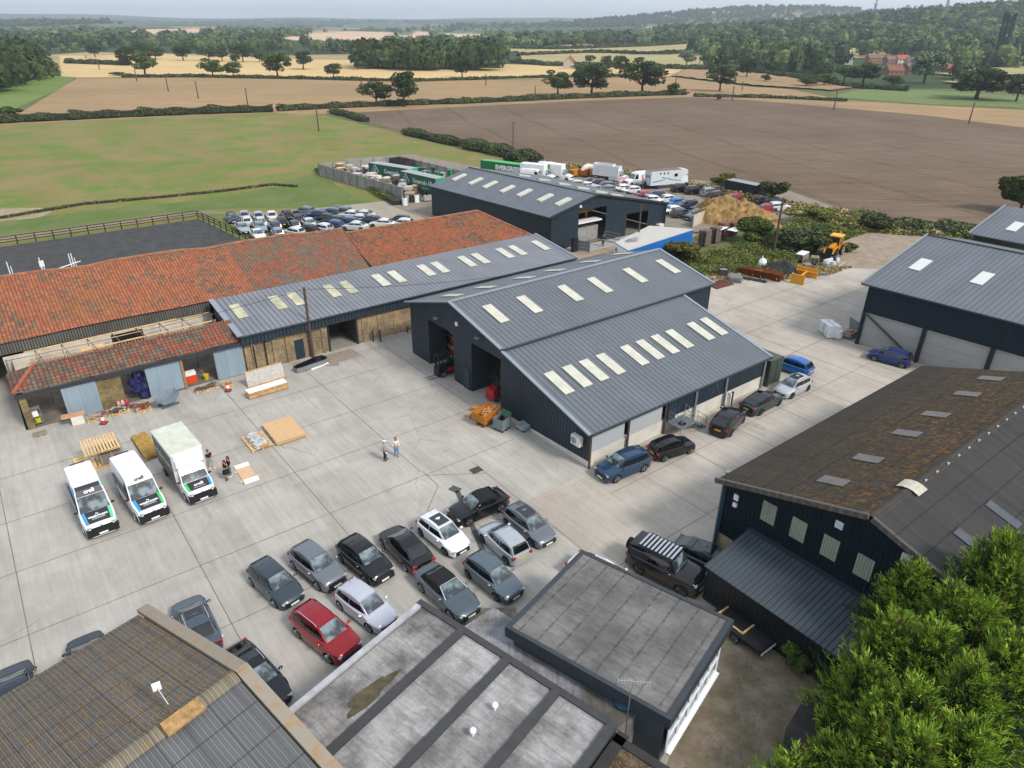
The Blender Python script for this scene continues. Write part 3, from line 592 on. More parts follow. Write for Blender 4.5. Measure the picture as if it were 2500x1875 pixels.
for a,bb in ((48,-41),(48.2,-35.8),(48.5,-31.),(48.8,-26.8),(49,-22.8),(49.4,-19.8)):skylight(E,pl,a-1,bb,2.6,1.0,None,.3)
strip(E,'verge_trim',W(e0[0]-.4,e0[1]+.3,5.1),W(*rf,7.35)+BX*.3,.15,.25,FLASHD);strip(E,'verge_trim',W(e1[0]+.4,e1[1]+.3,4.1),W(*rf,7.35)+BX*.3,.15,.25,FLASHD);strip(E,'ridge_cap',W(*rf,7.36),W(*rb,7.36),.3,.05,FLASHD)
b=MB();b.tube([W(e1[0]-.2,e1[1]+.3,0),W(e1[0]-.2,e1[1]+.3,4)],.12);b.build('downpipe',BLACK,E)
b=MB();b.box(W(40.2,-18.75,5.9),(.35,.2,.35));b.build('alarm_box',WHITE,E)
b=MB();b.poly([W(38,-28,0.01),W(57,-28,.01),W(57.5,-18.6,.01),W(38,-19,.01)][::-1]);b.build('floor',M('#77736c',.9),E)
b=MB()
for q in ((41,-22),(44.5,-22)):b.bar(W(q[0],q[1],0),W(q[0],q[1],5.2),.35)
b.bar(W(39.8,-22,4.1),W(45.6,-22,4.1),.3,.45);b.bar(W(39.8,-24,3.9),W(45.6,-24,3.9),.3,.3);b.build('yellow_gantry',M('#c28a1c',.6,0,.15),E)
b=MB();b.box(W(42.6,-20.4,1.2),(4.6,1.6,2.2),rz=math.pi/2-TH);b.build('curtain',M('#8d8d88',.4,0,.25,1.),E)
b=MB();b.box(W(42.6,-20,3.2),(5.2,1.8,.18),rz=math.pi/2-TH);b.build('loading_shelf',WHITE,E)
# ---- F: big grain store at right + second behind
F_=thing('grain_store','dark blue clad grain store at the right with concrete walls and diagonal brace','barn',W(39,35))
b=MB();vwall(b,xy(39,26),xy(41,60),3.6,6.55,6.55);b.poly([W(39,26,0),W(39,26,6.55),W(52,25.6,9.3),W(65,25.2,6.7),W(65,25.2,0)][::-1]);b.build('cladding',CLADF,F_)
PAN=clad('concrete_panel','#9b9b98',1.1,.035,.75,1,.85,.12,hl=1.)
b=MB();vwall(b,xy(39.15,26.2),xy(41.15,60),0,3.65,3.65);b.build('concrete_wall',PAN,F_)
for bb in (26.2,32.2,38.2,44.2,50):
    strip(F_,'column',W(38.95+(bb-26)*.06,bb,0),W(38.95+(bb-26)*.06,bb,3.7),.3,.3,M('#16222b',.5))
strip(F_,'brace',W(39.,26.3,3.5),W(39.3,32.,.2),.16,.16,M('#39444c',.5))
roofpart('roof',F_,[W(38.6,25.4,6.62),W(40.8,62,6.62),W(54,62,9.42),W(52,25.2,9.42)],ROOFG,u=BX);roofpart('roof',F_,[W(52,25.2,9.42),W(54,62,9.42),W(67,62,6.7),W(65,25,6.7)],ROOFG,u=BX)
strip(F_,'verge_trim',W(38.5,25.4,6.68),W(52,25.1,9.48),.12,.25,FLASH);strip(F_,'ridge_cap',W(52,25.2,9.47),W(54,62,9.47),.3,.05,FLASHD);strip(F_,'gutter',W(38.5,25.4,6.55),W(40.7,62,6.55),.15,.15,FLASHD)
pl=((38.6,25.4,6.67),(40.8,62,6.67),(52,25.2,9.47))
WSK=M('#c9ccc8',.45,0,.06)
for a,bb in ((45.1,27.9),(45.5,33.7),(46,39.5)):skylight(F_,pl,a,bb,2.7,1.15,WSK)
F2=thing('rear_grain_store','second grey roofed grain store behind the nearer one at the right edge','barn',W(75,30))
b=MB();b.poly([W(65.6,25.2,0),W(65.6,25.2,7.4),W(75,25,9.35),W(88,24.8,7),W(88,24.8,0)][::-1]);b.poly([W(62,26.2,5),W(62,26.2,7),W(65.6,25.2,7.4),W(65.6,25.2,5)][::-1]);b.build('cladding',CLADF,F2)
roofpart('roof',F2,[W(65.3,24.6,7.35),W(67.3,62,7.35),W(77,62,9.45),W(75,24.6,9.45)],ROOFG,u=BX);roofpart('roof',F2,[W(75,24.6,9.45),W(77,62,9.45),W(90,62,7),W(88,24.6,7)],ROOFG,u=BX)
strip(F2,'verge_trim',W(65.3,24.6,7.4),W(75,24.5,9.5),.12,.25,FLASH)
skylight(F2,((65.3,24.6,7.4),(67.3,62,7.4),(75,24.6,9.5)),69.5,28,2.7,1.15,WSK)
# ---- G: near right barn with lichened asbestos roof
def asb_mat(name,base,lichs,amt,pitch=.15,axisU=True,sheet=1.0,moss=.0,gb=.15,ls=2.2):
    t=NT(name,.9,0,.15);u,v=t.uv();s=t.math('SINE',t.math('MULTIPLY',u,6.283/pitch));c=t.mul(hx(base),t.rng(s,-1,1,.84,1.1))
    c=t.mul(c,t.rng(t.noise(.5,5,.6,'UV',(3,.3,1)),.3,.7,.85,1.15))
    gate=t.rng(t.noise(.09,3,.6),.42,.6)
    if ls==3.2:
        sz=t.n('ShaderNodeSeparateXYZ');t.l(t.tc.outputs['Object'],sz.inputs[0]);gate=t.math('MULTIPLY',t.rng(gate,0,1,.4,1),t.rng(sz.outputs[2],6.,7.7,.12,1.15,False))
    l1=t.rng(t.noise(ls,6,.75,'Object'),.70-amt,.74-amt);l1=t.math('MULTIPLY',l1,t.rng(gate,0,1,gb,1))
    c=t.mix(t.math('MULTIPLY',l1,.8),c,hx(lichs))
    l2=t.rng(t.noise(5,5,.7,'Object'),.68-moss,.7-moss);c=t.mix(t.math('MULTIPLY',l2,.75),c,hx('#38371f'))
    ln=t.math('MAXIMUM',t.line(v,1.45,.05),t.math('MULTIPLY',t.line(u,1.05,.04),.8));c=t.mul(c,t.rng(ln,0,1,1,.5))
    t.bump(s,.9,.05);return t.out(c)
ASBG=asb_mat('lichened_sheet','#4a463f','#8f6224',.175,.16,moss=.06,gb=.12,ls=3.2);ASBN=asb_mat('dark_fibre_cement','#4b4a4a','#75502a',-.12,.16,moss=-.12)
Gt=thing('dark_green_barn','dark green clad barn at lower right with lichened roof and pale translucent wall panels','barn',W(5,46))
b=MB();vwall(b,xy(0,37.8),xy(0,46.4),1.6,5.4,8.1);vwall(b,xy(0,46.4),xy(0,55.2),1.6,8.1,5.4);vwall(b,xy(26,37.8),xy(0,37.8),1.6,5.4,5.4);vwall(b,xy(26,46.4),xy(26,37.8),0,8.1,5.4);vwall(b,xy(26,55.2),xy(26,46.4),0,5.4,8.1);b.build('cladding',CLADG,Gt)
b=MB();vwall(b,xy(.12,37.9),xy(.12,55.2),0,1.65,1.65);vwall(b,xy(26,37.9),xy(.12,37.9),0,1.65,1.65);b.build('block_wall',M('#a8977a',.9,0,.12),Gt)
strip(Gt,'column',W(-.08,37.85,0),W(-.08,37.85,5.2),.22,.22,M('#2c4654',.5))
b=MB();G_o=[W(-.35,37.4,5.42),W(-.35,46.2,8.16),W(26.3,46.2,8.16),W(26.3,37.4,5.42)];slab(b,ccw(G_o),.08,0,AX);b.build('roof',ASBG,Gt)
b=MB();slab(b,ccw([W(-.35,46.6,8.16),W(-.35,55.4,5.42),W(26.3,55.4,5.42),W(26.3,46.6,8.16)]),.08,0,AX);b.build('roof',ASBN,Gt)
b=MB()
for k in range(6):
    t0,t1=-1+k/3,-1+(k+1)/3;z=lambda t:8.26-.1*t*t
    b.poly(ccw([W(-.35,46.4+.26*t0,z(t0)),W(26.3,46.4+.26*t0,z(t0)),W(26.3,46.4+.26*t1,z(t1)),W(-.35,46.4+.26*t1,z(t1))]),0,AX)
b.build('ridge_cap',asb_mat('ridge_sheet','#55504b','#8a5a2f',.02,.16),Gt)
pl=((0,37.4,5.46),(26,37.4,5.46),(0,46.2,8.2))
PSK=M('#625d58',.5,0,.15,1.5)
for a in (2.6,6.4,11.2,15.2,20.,24.):skylight(Gt,pl,a,42.9,.95,1.5,PSK,.03)
pl=((0,46.6,8.2),(26,46.6,8.2),(0,55.4,5.46))
for a in (3.2,7.):skylight(Gt,pl,a,50,.7,1.7,M('#454a4f',.5,0,.25,2.),.03)
b=MB();
for k in range(4):
    t0,t1=-1+k/2,-1+(k+1)/2;z=lambda t:8.34-.17*t*t
    b.poly(ccw([W(3.4,46.4+.6*t0,z(t0)),W(4.4,46.4+.6*t0,z(t0)),W(4.4,46.4+.6*t1,z(t1)),W(3.4,46.4+.6*t1,z(t1))]),0,AX)
b.build('ridge_light',M('#b5b1a2',.7,0,.15,3.),Gt)
for i in range(16):
  b=MB();b.box(W(5.+i*1.35,46.6,8.27),(.08,.2,.1),rz=-TH);b.build('ridge_bracket',M('#a5a5a5',.6,0,.1),Gt)
VER=asb_mat('verge_lichen','#5d5a55','#a5682f',.14,.5)
for p,q in ((W(-.42,37.4,5.42),W(-.42,46.3,8.2)),(W(-.42,46.5,8.2),W(-.42,55.4,5.42))):strip(Gt,'verge_capping',p,q,.22,.3,VER)
TRP=clad('translucent_panel','#8f9484',.16,.05,.75,0,.6,.08,streak=.1,hl=1.1)
for i in range(6):
    bb=40.95+i*1.9;b=MB();b.box(W(-.05,bb,4.95),(.9,.06,1.35),rz=-TH);b.build('wall_panel',TRP,Gt)
WFR=M('#dfe3e8',.4,0,.03)
for bb,z in ((44.9,6.6),(48.35,6.8)):
    b=MB();b.box(W(-.05,bb,z),(.42,.08,.42),rz=-TH);wi=b.build('window',WFR,Gt);b=MB();b.box(W(-.1,bb,z),(.32,.03,.32),rz=-TH);b.build('pane',M('#c2c9e0',.2,0,.05),wi)
b=MB();b.box(W(-.06,38.75,4.75),(.3,.1,.4),rz=-TH);b.build('notice_box',WHITE,Gt);b=MB();b.box(W(-.06,38.75,4.2),(.26,.14,.26),rz=-TH);b.build('alarm_box',WHITE,Gt)
b=MB();b.box(W(1.3,37.1,5.1),(.4,.3,.15));b.build('floodlight',STEELG,Gt)
# ---- H lean-to shed
Ht=thing('lean_to_shed','low black clad lean-to shed with a ribbed grey roof built against the dark green barn','shed',W(-2,46))
b=MB();vwall(b,xy(-3.95,40.1),xy(-3.95,57),0,2.45,2.45);vwall(b,xy(-.05,40.1),xy(-3.95,40.1),0,3.1,2.45);b.build('cladding',clad('black_cladding','#10181d',.3,.07,.6,0,.5,.05,hl=1.3),Ht)
HR=clad('shed_roof_sheet','#3f474e',.3,.06,.5,0,.4,.1,hl=1.15)
roofpart('roof',Ht,[W(-4.15,39.95,2.5),W(-4.15,57,2.5),W(-.04,57,3.2),W(-.04,39.95,3.2)],HR,.07,u=BX)
strip(Ht,'flashing',W(-.15,39.95,3.27),W(-.15,57,3.27),.3,.06,FLASHD)
# ---- I, J, K near buildings in a frame turned 14.5 degrees
T3=TH-R_(14.5);A3=Vector((math.sin(T3),math.cos(T3),0));B3=Vector((math.cos(T3),-math.sin(T3),0));O3=W(-18.7,33.2)
def W3(a,b,z=0.):return Vector((O3.x,O3.y,z))+A3*a+B3*b
def felt_mat(name,c1,c2,lw,du,dv,lc='#2e2d2c',off=0):
    t=NT(name,.75,0,.3);u,v=t.uv();c=t.mix(t.rng(t.noise(.35,6,.65),.4,.6),hx(c1),hx(c2))
    c=t.mul(c,t.rng(t.noise(1.5,6,.7,'UV',(3,.4,1),0,1.),.3,.7,.72,1.25));c=t.mul(c,t.rng(t.noise(6,5,.75),.3,.7,.88,1.12))
    wob=t.math('ADD',u,t.math('MULTIPLY',t.noise(2,2),.08));wov=t.math('ADD',v,t.math('MULTIPLY',t.noise(2.3,2),.1))
    brk=t.rng(t.noise(3.5,4,.7),.35,.6)
    ln=t.line(wob,du,lw,off) if du<40 else t.math('MULTIPLY',t.noise(1,1),0.)
    if dv:ln=t.math('MAXIMUM',ln,t.math('MULTIPLY',t.line(wov,dv,lw*.8),.8))
    c=t.mix(t.math('MULTIPLY',t.math('MULTIPLY',ln,brk),.75 if dv is None or du>40 else .5),c,hx(lc));t.bump(t.noise(2,5,.6),.2,.03);return t.out(c)
It=thing('flat_roofed_office','flat ribbed felt roofed office with dark fascia and white framed windows','office',W(-12,40))
cI=[(-16.6,37.5),(-9.7,35.6),(-7.2,44.1),(-14.1,45.95)];zI=3.5
b=MB();b.poly(ccw([W(*p,zI+.02) for p in cI]),0,A3);b.build('felt_roof',felt_mat('ribbed_felt','#5b5958','#74726f',.12,50,1.06,'#242322'),It)
b=MB();cc=ccw([W(*p,zI) for p in cI])
for i in range(4):
    p,q=cc[i],cc[(i+1)%4];b.poly([p+Vector((0,0,-.55)),q+Vector((0,0,-.55)),q+Vector((0,0,.08)),p+Vector((0,0,.08))]);
    ctr=sum(cc,Vector((0,0,0)))/4;pi_=p+(ctr-p).normalized()*.35;qi=q+(ctr-q).normalized()*.35;b.poly([p+Vector((0,0,.08)),q+Vector((0,0,.08)),qi+Vector((0,0,.08)),pi_+Vector((0,0,.08))])
b.build('fascia',M('#30363c',.6,0,.12,1.5),It)
def inset(p,c,d):return p+(c-p).normalized()*d
ctr=sum(cc,Vector((0,0,0)))/4;wl=[inset(p,ctr,.45) for p in cc]
b=MB()
for i in range(4):
    p,q=wl[i].copy(),wl[(i+1)%4].copy();p.z=q.z=0;b.poly([p,q,q+Vector((0,0,3.2)),p+Vector((0,0,3.2))])
b.build('wall',M('#3f4a54',.7,0,.1),It)
p0,p1=W(-14.1,45.95),W(-7.2,44.1);d=(p1-p0).normalized();nrm=Vector((d.y,-d.x,0));p0=p0+d*.35-nrm*.12;
b=MB();fr=MB();gl=MB()
L_=5.6
for z in (1.0,1.95,2.9):fr.bar(p0+Vector((0,0,z)),p0+d*L_+Vector((0,0,z)),.09,.1)
for k in range(6):fr.bar(p0+d*(L_*k/5)+Vector((0,0,1.)),p0+d*(L_*k/5)+Vector((0,0,2.9)),.09,.09)
wi=fr.build('window_frame',WFR,It);gl.poly([p0+nrm*-.03+Vector((0,0,1)),p0+d*L_+nrm*-.03+Vector((0,0,1)),p0+d*L_+nrm*-.03+Vector((0,0,2.9)),p0+nrm*-.03+Vector((0,0,2.9))]);gl.build('glass',M('#3b4a4f',.06,0,.1,spec=.9),wi)
b.bar(p0+nrm*.1+Vector((0,0,.93)),p0+d*L_+nrm*.1+Vector((0,0,.93)),.25,.08);b.build('window_sill',WHITE,It)
# aerial on the office
Ae=thing('tv_aerial','thin silver television aerial on a bent mast at the edge of the flat office roof','aerial',G(1600,905,R7,z=3.5))
mb=MB();a0=Vector(Ae.location);a0.z=2.2;mb.tube([a0,a0+Vector((0,0,3.0)),a0+Vector((.2,.1,3.6))],.03,6);mb.build('mast',CHROME,Ae)
mb=MB();c0=a0+Vector((.1,0,3.5));dv=(A3*.5+B3*.8).normalized();mb.bar(c0-dv*.7,c0+dv*.7,.03);
for k in range(11):
    q=c0+dv*(-.65+k*.13);n2=Vector((-dv.y,dv.x,0))*(.12 if k<8 else .22);mb.bar(q-n2,q+n2,.015)
mb.build('antenna',CHROME,Ae)
# J: flat roof in four bays
Jt=thing('felt_roof_block','near flat roofed block with four pale stained felt bays divided by dark upstands','building',W3(-4,3))
JF=felt_mat('pale_felt','#9d9b9a','#686664',.05,1.15,1.0,'#5d5a57')
JF2=felt_mat('stained_felt','#94928f','#575553',.05,1.15,1.0,'#4d4b48')
def stain_mat():
    t=NT('puddle_felt',.6,0,.3);m=JF2
    return m
edges=[(0,0),(.2,2.9),(.1,5.8),(.2,8.6),(.1,11.3)]
b=MB()
for i in range(4):
    b0,b1=i*2.87,i*2.87+2.87
    b2=MB();b2.poly([W3(-17.5,b1-.18,3.0),W3(-.25,b1-.18,3.0),W3(-.25,b0+.18,3.0),W3(-17.5,b0+.18,3.0)][::-1] if False else ccw([W3(-17.5,b1-.18,3.0),W3(-.25,b1-.18,3.0),W3(-.25,b0+.18,3.0),W3(-17.5,b0+.18,3.0)]),0,A3);b2.build('felt_bay',[JF2 if i==0 else JF],Jt)
UP=M('#3a3b3d',.8,0,.15,2.)
for i in range(1,5):
    b2=MB();b2.box(W3(-8.8,i*2.87,3.03),(17.4,.42,.22),rz=math.pi/2-T3);b2.build('upstand',UP,Jt)
b2=MB();b2.box(W3(-.1,5.7,3.02),(.35,11.9,.16),rz=math.pi/2-T3);b2.build('upstand',UP,Jt)
b2=MB();b2.box(W3(-8.8,-.05,3.02),(17.4,.3,.14),rz=math.pi/2-T3);b2.build('edge_trim',M('#a5a5aa',.6,0,.2,2.),Jt)
b2=MB();q=[W3(-17.5,-.1),W3(0,-.1),W3(0,11.6),W3(-17.5,11.6)];b2.hexa([p.copy() for p in ccw(q)],[p+Vector((0,0,2.94)) for p in ccw(q)]);b2.build('wall',M('#7d7468',.9,0,.15),Jt)
b2=MB();rr=random.Random(8);cen=W3(-5.5,2.0,3.012);pp=[]
for k in range(26):
    t=2*math.pi*k/26;r=1+rr.uniform(-.07,.07)+.16*math.sin(3*t+1)+.1*math.sin(5*t);pp.append(cen+A3*(1.45*r*math.cos(t))+B3*(.42*r*math.sin(t)))
b2.poly(ccw(pp));o=b2.build('moss_patch',M('#4d4733',.9,0,.45,2.5),Jt)
for q in ((-2.65,6.98),(-4.2,7.03)):
    b2=MB();b2.tube([W3(*q,3.0),W3(*q,3.22)],.05);b2.blob(W3(*q,3.32),.16,12,1,0);b2.build('vent_cowl',WHITE,Jt,smooth=True)
# low link roof between J and I
Lk=thing('link_roof','low pale flat roof between the felt bays and the ribbed felt office','roof',W(-14,40))
b=MB();q=ccw([W(-17.4,34.9,2.3),W(-15.6,37.6,2.3),W(-12.6,47.5,2.3),W(-14.9,47.8,2.3),W(-15.3,44.,2.3),W(-16.9,38.5,2.3)]);
q=ccw([W3(.2,2.2,2.3),W3(2.6,2.6,2.3),W3(2.4,11.8,2.3),W3(.2,11.8,2.3)]);b.hexa([Vector((p.x,p.y,0)) for p in q],q);b.build('felt_roof',felt_mat('link_felt','#8a8a90','#57534c',.05,2.3,1.2),Lk)
sheet('gravel_wedge',[W(-16.9,31.4),W(-13.2,34.0),W(-14.6,37.),W(-17.3,35)],grass_mat('pebbles','#847b72','#6f675f','#93897e',1.5),.01)
# mossy roof at bottom centre right
Mo=thing('mossy_flat_roof','brown moss covered flat roof with dark edges at the bottom of the view','roof',W3(-3,15))
q=ccw([W3(-14,11.9,2.75),W3(-.1,11.9,2.75),W3(-.6,16.6,2.75),W3(-14,16.6,2.75)]);b=MB();b.hexa([Vector((p.x,p.y,0)) for p in q],q)
t=NT('moss_roof',.95,0,.1);c=t.mix(t.rng(t.noise(3,6,.75),.42,.58),hx('#4a3a26'),hx('#6d5f4d'));c=t.mix(t.rng(t.noise(12,4,.8),.55,.62,0,.6),c,hx('#8a8376'));t.bump(t.noise(8,5,.7),.6,.1)
b.build('moss_roof',t.out(c),Mo)
b=MB();b.box(W3(-7,12.,2.78),(14,.5,.12),rz=math.pi/2-T3);b.box(W3(-7,14.6,2.78),(13.6,.7,.1),rz=math.pi/2-T3);b.box(W3(-.4,14.2,2.78),(.4,4.9,.12),rz=math.pi/2-T3);b.build('edge_trim',M('#2f2c2c',.9,0,.2),Mo)
Tk=thing('blue_water_tank','small blue tank between the flat roofs at the foot of the aerial','tank',G(1580,900,R7,z=1.5))
b=MB();q=Vector(Tk.location);q.z=0;b.tube([q,q+Vector((0,0,2.5))],[.45,.45],16);b.build('tank_body',M('#1f4566',.5,0,.2),Tk,smooth=True)
b=MB();b.tube([q+Vector((0,0,2.5)),q+Vector((0,0,2.62))],[.48,.2],16);b.build('lid',M('#2f5575',.5),Tk)
# K: bottom left lichened corrugated roof
Kt=thing('corrugated_roof_barn','near barn at lower left with an orange lichened corrugated roof and stone verge','barn',W(-33,33))
def W3k(a,b,z=0.):
    q=W(-28.2,34.9);return Vector((q.x,q.y,z))+A3*a+B3*b
ASK=asb_mat('orange_lichen_sheet','#6e6b66','#b0823a',.17,.19,moss=.08,gb=.55,ls=5);ASK2=asb_mat('grey_sheet','#6f7072','#8f7a4a',.06,.19,moss=0)
KR=6.35;KE=4.0
b=MB();slab(b,ccw([W3k(-.3,.0,KR),W3k(-24,.0,KR),W3k(-24,-9.0,KE),W3k(-.3,-9.0,KE)]),.08,0,A3);b.build('roof',ASK,Kt)
b=MB();slab(b,ccw([W3k(-.3,.0,KR),W3k(-24,.0,KR),W3k(-24,9.0,KE),W3k(-.3,9.0,KE)]),.08,0,A3);b.build('roof',ASK2,Kt)
RC_=asb_mat('ridge_lichen','#8a8270','#a8702f',.12,.19)
b=MB()
for k in range(6):
    t0,t1=-1+k/3,-1+(k+1)/3;z=lambda t:KR+.14-.16*t*t
    b.poly(ccw([W3k(-.3,.42*t0,z(t0)),W3k(-24,.42*t0,z(t0)),W3k(-24,.42*t1,z(t1)),W3k(-.3,.42*t1,z(t1))]),0,A3)
b.build('ridge_cap',RC_,Kt)
ST=NT('lichen_coping',.95,0,.1);ST=ST.out(ST.mix(ST.rng(ST.noise(1.6,6,.75),.5,.6,0,.65),hx('#8d877b'),hx('#9a7548')))
for p,q in ((W3k(.05,.1,KR+.02),W3k(.05,-9.3,KE-.05)),(W3k(.05,-.1,KR+.02),W3k(.05,9.3,KE-.05))):strip(Kt,'verge_coping',p,q,.55,.22,ST)
b=MB();vwall(b,(W3k(0,-9)),(W3k(0,0)),0,KE-.1,KR-.1);vwall(b,W3k(0,0),W3k(0,9),0,KR-.1,KE-.1);vwall(b,W3k(-24,-8.7),W3k(0,-8.7),0,KE-.1,KE-.1);b.build('wall',BRKD,Kt)
b=MB();q=W3k(-2.7,.1,KR+.05)
vm=M('#94764c',.9,0,.45,4.)
b.hexa([q+A3*x+B3*y+Vector((0,0,z)) for x,y,z in ((-.75,-.2,.1),(.75,-.2,.1),(.75,.1,.42),(-.75,.1,.42))],[q+A3*x+B3*y+Vector((0,0,z)) for x,y,z in ((-.75,-.2,.14),(.75,-.2,.14),(.75,.1,.48),(-.75,.1,.48))])
b.hexa([q+A3*x+B3*y+Vector((0,0,z)) for x,y,z in ((-.75,.1,.42),(.75,.1,.42),(.75,.6,.12),(-.75,.6,.12))],[q+A3*x+B3*y+Vector((0,0,z)) for x,y,z in ((-.75,.1,.48),(.75,.1,.48),(.75,.6,.18),(-.75,.6,.18))])
b.build('ridge_ventilator',vm,Kt)
An=thing('roof_antenna','small white flat antenna on a short pole above the lichened corrugated roof','antenna',W3k(-2.9,-.1,KR+.3))
b=MB();q=Vector(An.location);b.tube([q,q+Vector((0,0,.5)),q-B3*.6+Vector((0,0,.9))],.03,6);b.build('pole',CHROME,An)
b=MB();b.box(q-B3*.63+Vector((0,0,.98)),(.3,.08,.36),rz=.5);b.build('panel',WHITE,An)
# ---------------- vehicles ----------------
def paint(h,metal=.35,rough=.28):
    k=('paint',h,metal)
    if k not in MC:
        t=NT('paint_'+h.lstrip('#'),rough,metal if sum(hx(h)[:3])>.12 else 0,.1,.8);MC[k]=t.out(hx(h))
    return MC[k]
HEADL=M('#a3abb2',.12,.1,0,spec=.9);TAILL=M('#8e1118',.2,0,0,spec=.8);PLW=M('#e4e6e2',.5,0,0);PLY=M('#d3ab28',.5,0,0);CAR_BLACK=M('#17181a',.5,0,.05);FABRIC=M('#131315',.95,0,.1)
def wsglass():
    t=NT('windscreen_glass',.05,0,.9);c=t.mix(t.rng(t.noise(1.6,3,.5),.42,.6),hx('#2a3236'),hx('#77858a'));return t.out(c)
WSG=wsglass()
TYPES={
 'hatch':dict(L=4.05,W=1.75,H=1.48,belt=.93,g=(-.475,-.375,.06,.25),hood=.80,nose=.66,tail=.9,wb=2.55,wr=.31),
 'suv':dict(L=4.45,W=1.86,H=1.64,belt=1.05,g=(-.48,-.385,.07,.25),hood=.96,nose=.84,tail=1.0,wb=2.67,wr=.35),
 'cross':dict(L=4.15,W=1.8,H=1.57,belt=1.02,g=(-.47,-.35,.05,.24),hood=.93,nose=.8,tail=.98,wb=2.55,wr=.34),
 'saloon':dict(L=4.6,W=1.82,H=1.43,belt=.92,g=(-.40,-.22,.06,.25),hood=.8,nose=.62,tail=.92,wb=2.75,wr=.33),
 'coupe':dict(L=4.7,W=1.85,H=1.42,belt=.93,g=(-.46,-.2,.05,.25),hood=.8,nose=.62,tail=.95,wb=2.8,wr=.34),
 'cabrio':dict(L=4.65,W=1.85,H=1.38,belt=.92,g=(-.37,-.2,.03,.21),hood=.82,nose=.64,tail=.92,wb=2.76,wr=.34),
 'suvcab':dict(L=4.27,W=1.81,H=1.52,belt=1.02,g=(-.38,-.24,.05,.22),hood=.95,nose=.82,tail=1.0,wb=2.63,wr=.34),
 'mini':dict(L=3.85,W=1.73,H=1.41,belt=.93,g=(-.47,-.39,.1,.2),hood=.86,nose=.72,tail=.9,wb=2.5,wr=.31),
 'offroad':dict(L=4.75,W=2.0,H=1.95,belt=1.25,g=(-.478,-.46,.12,.21),hood=1.18,nose=1.1,tail=1.2,wb=2.8,wr=.4),
 'van':dict(L=5.95,W=2.04,H=2.6,belt=1.28,g=(-.495,-.485,.13,.265),hood=1.3,nose=1.02,tail=1.22,wb=3.64,wr=.35),
 'lwbvan':dict(L=6.3,W=2.05,H=2.55,belt=1.28,g=(-.495,-.485,.16,.28),hood=1.25,nose=1.02,tail=1.22,wb=3.9,wr=.35),
 'cab':dict(L=3.0,W=2.0,H=2.35,belt=1.28,g=(-.49,-.45,-.13,.12),hood=1.25,nose=1.02,tail=1.22,wb=1.0,wr=.35),
}
_cm={}
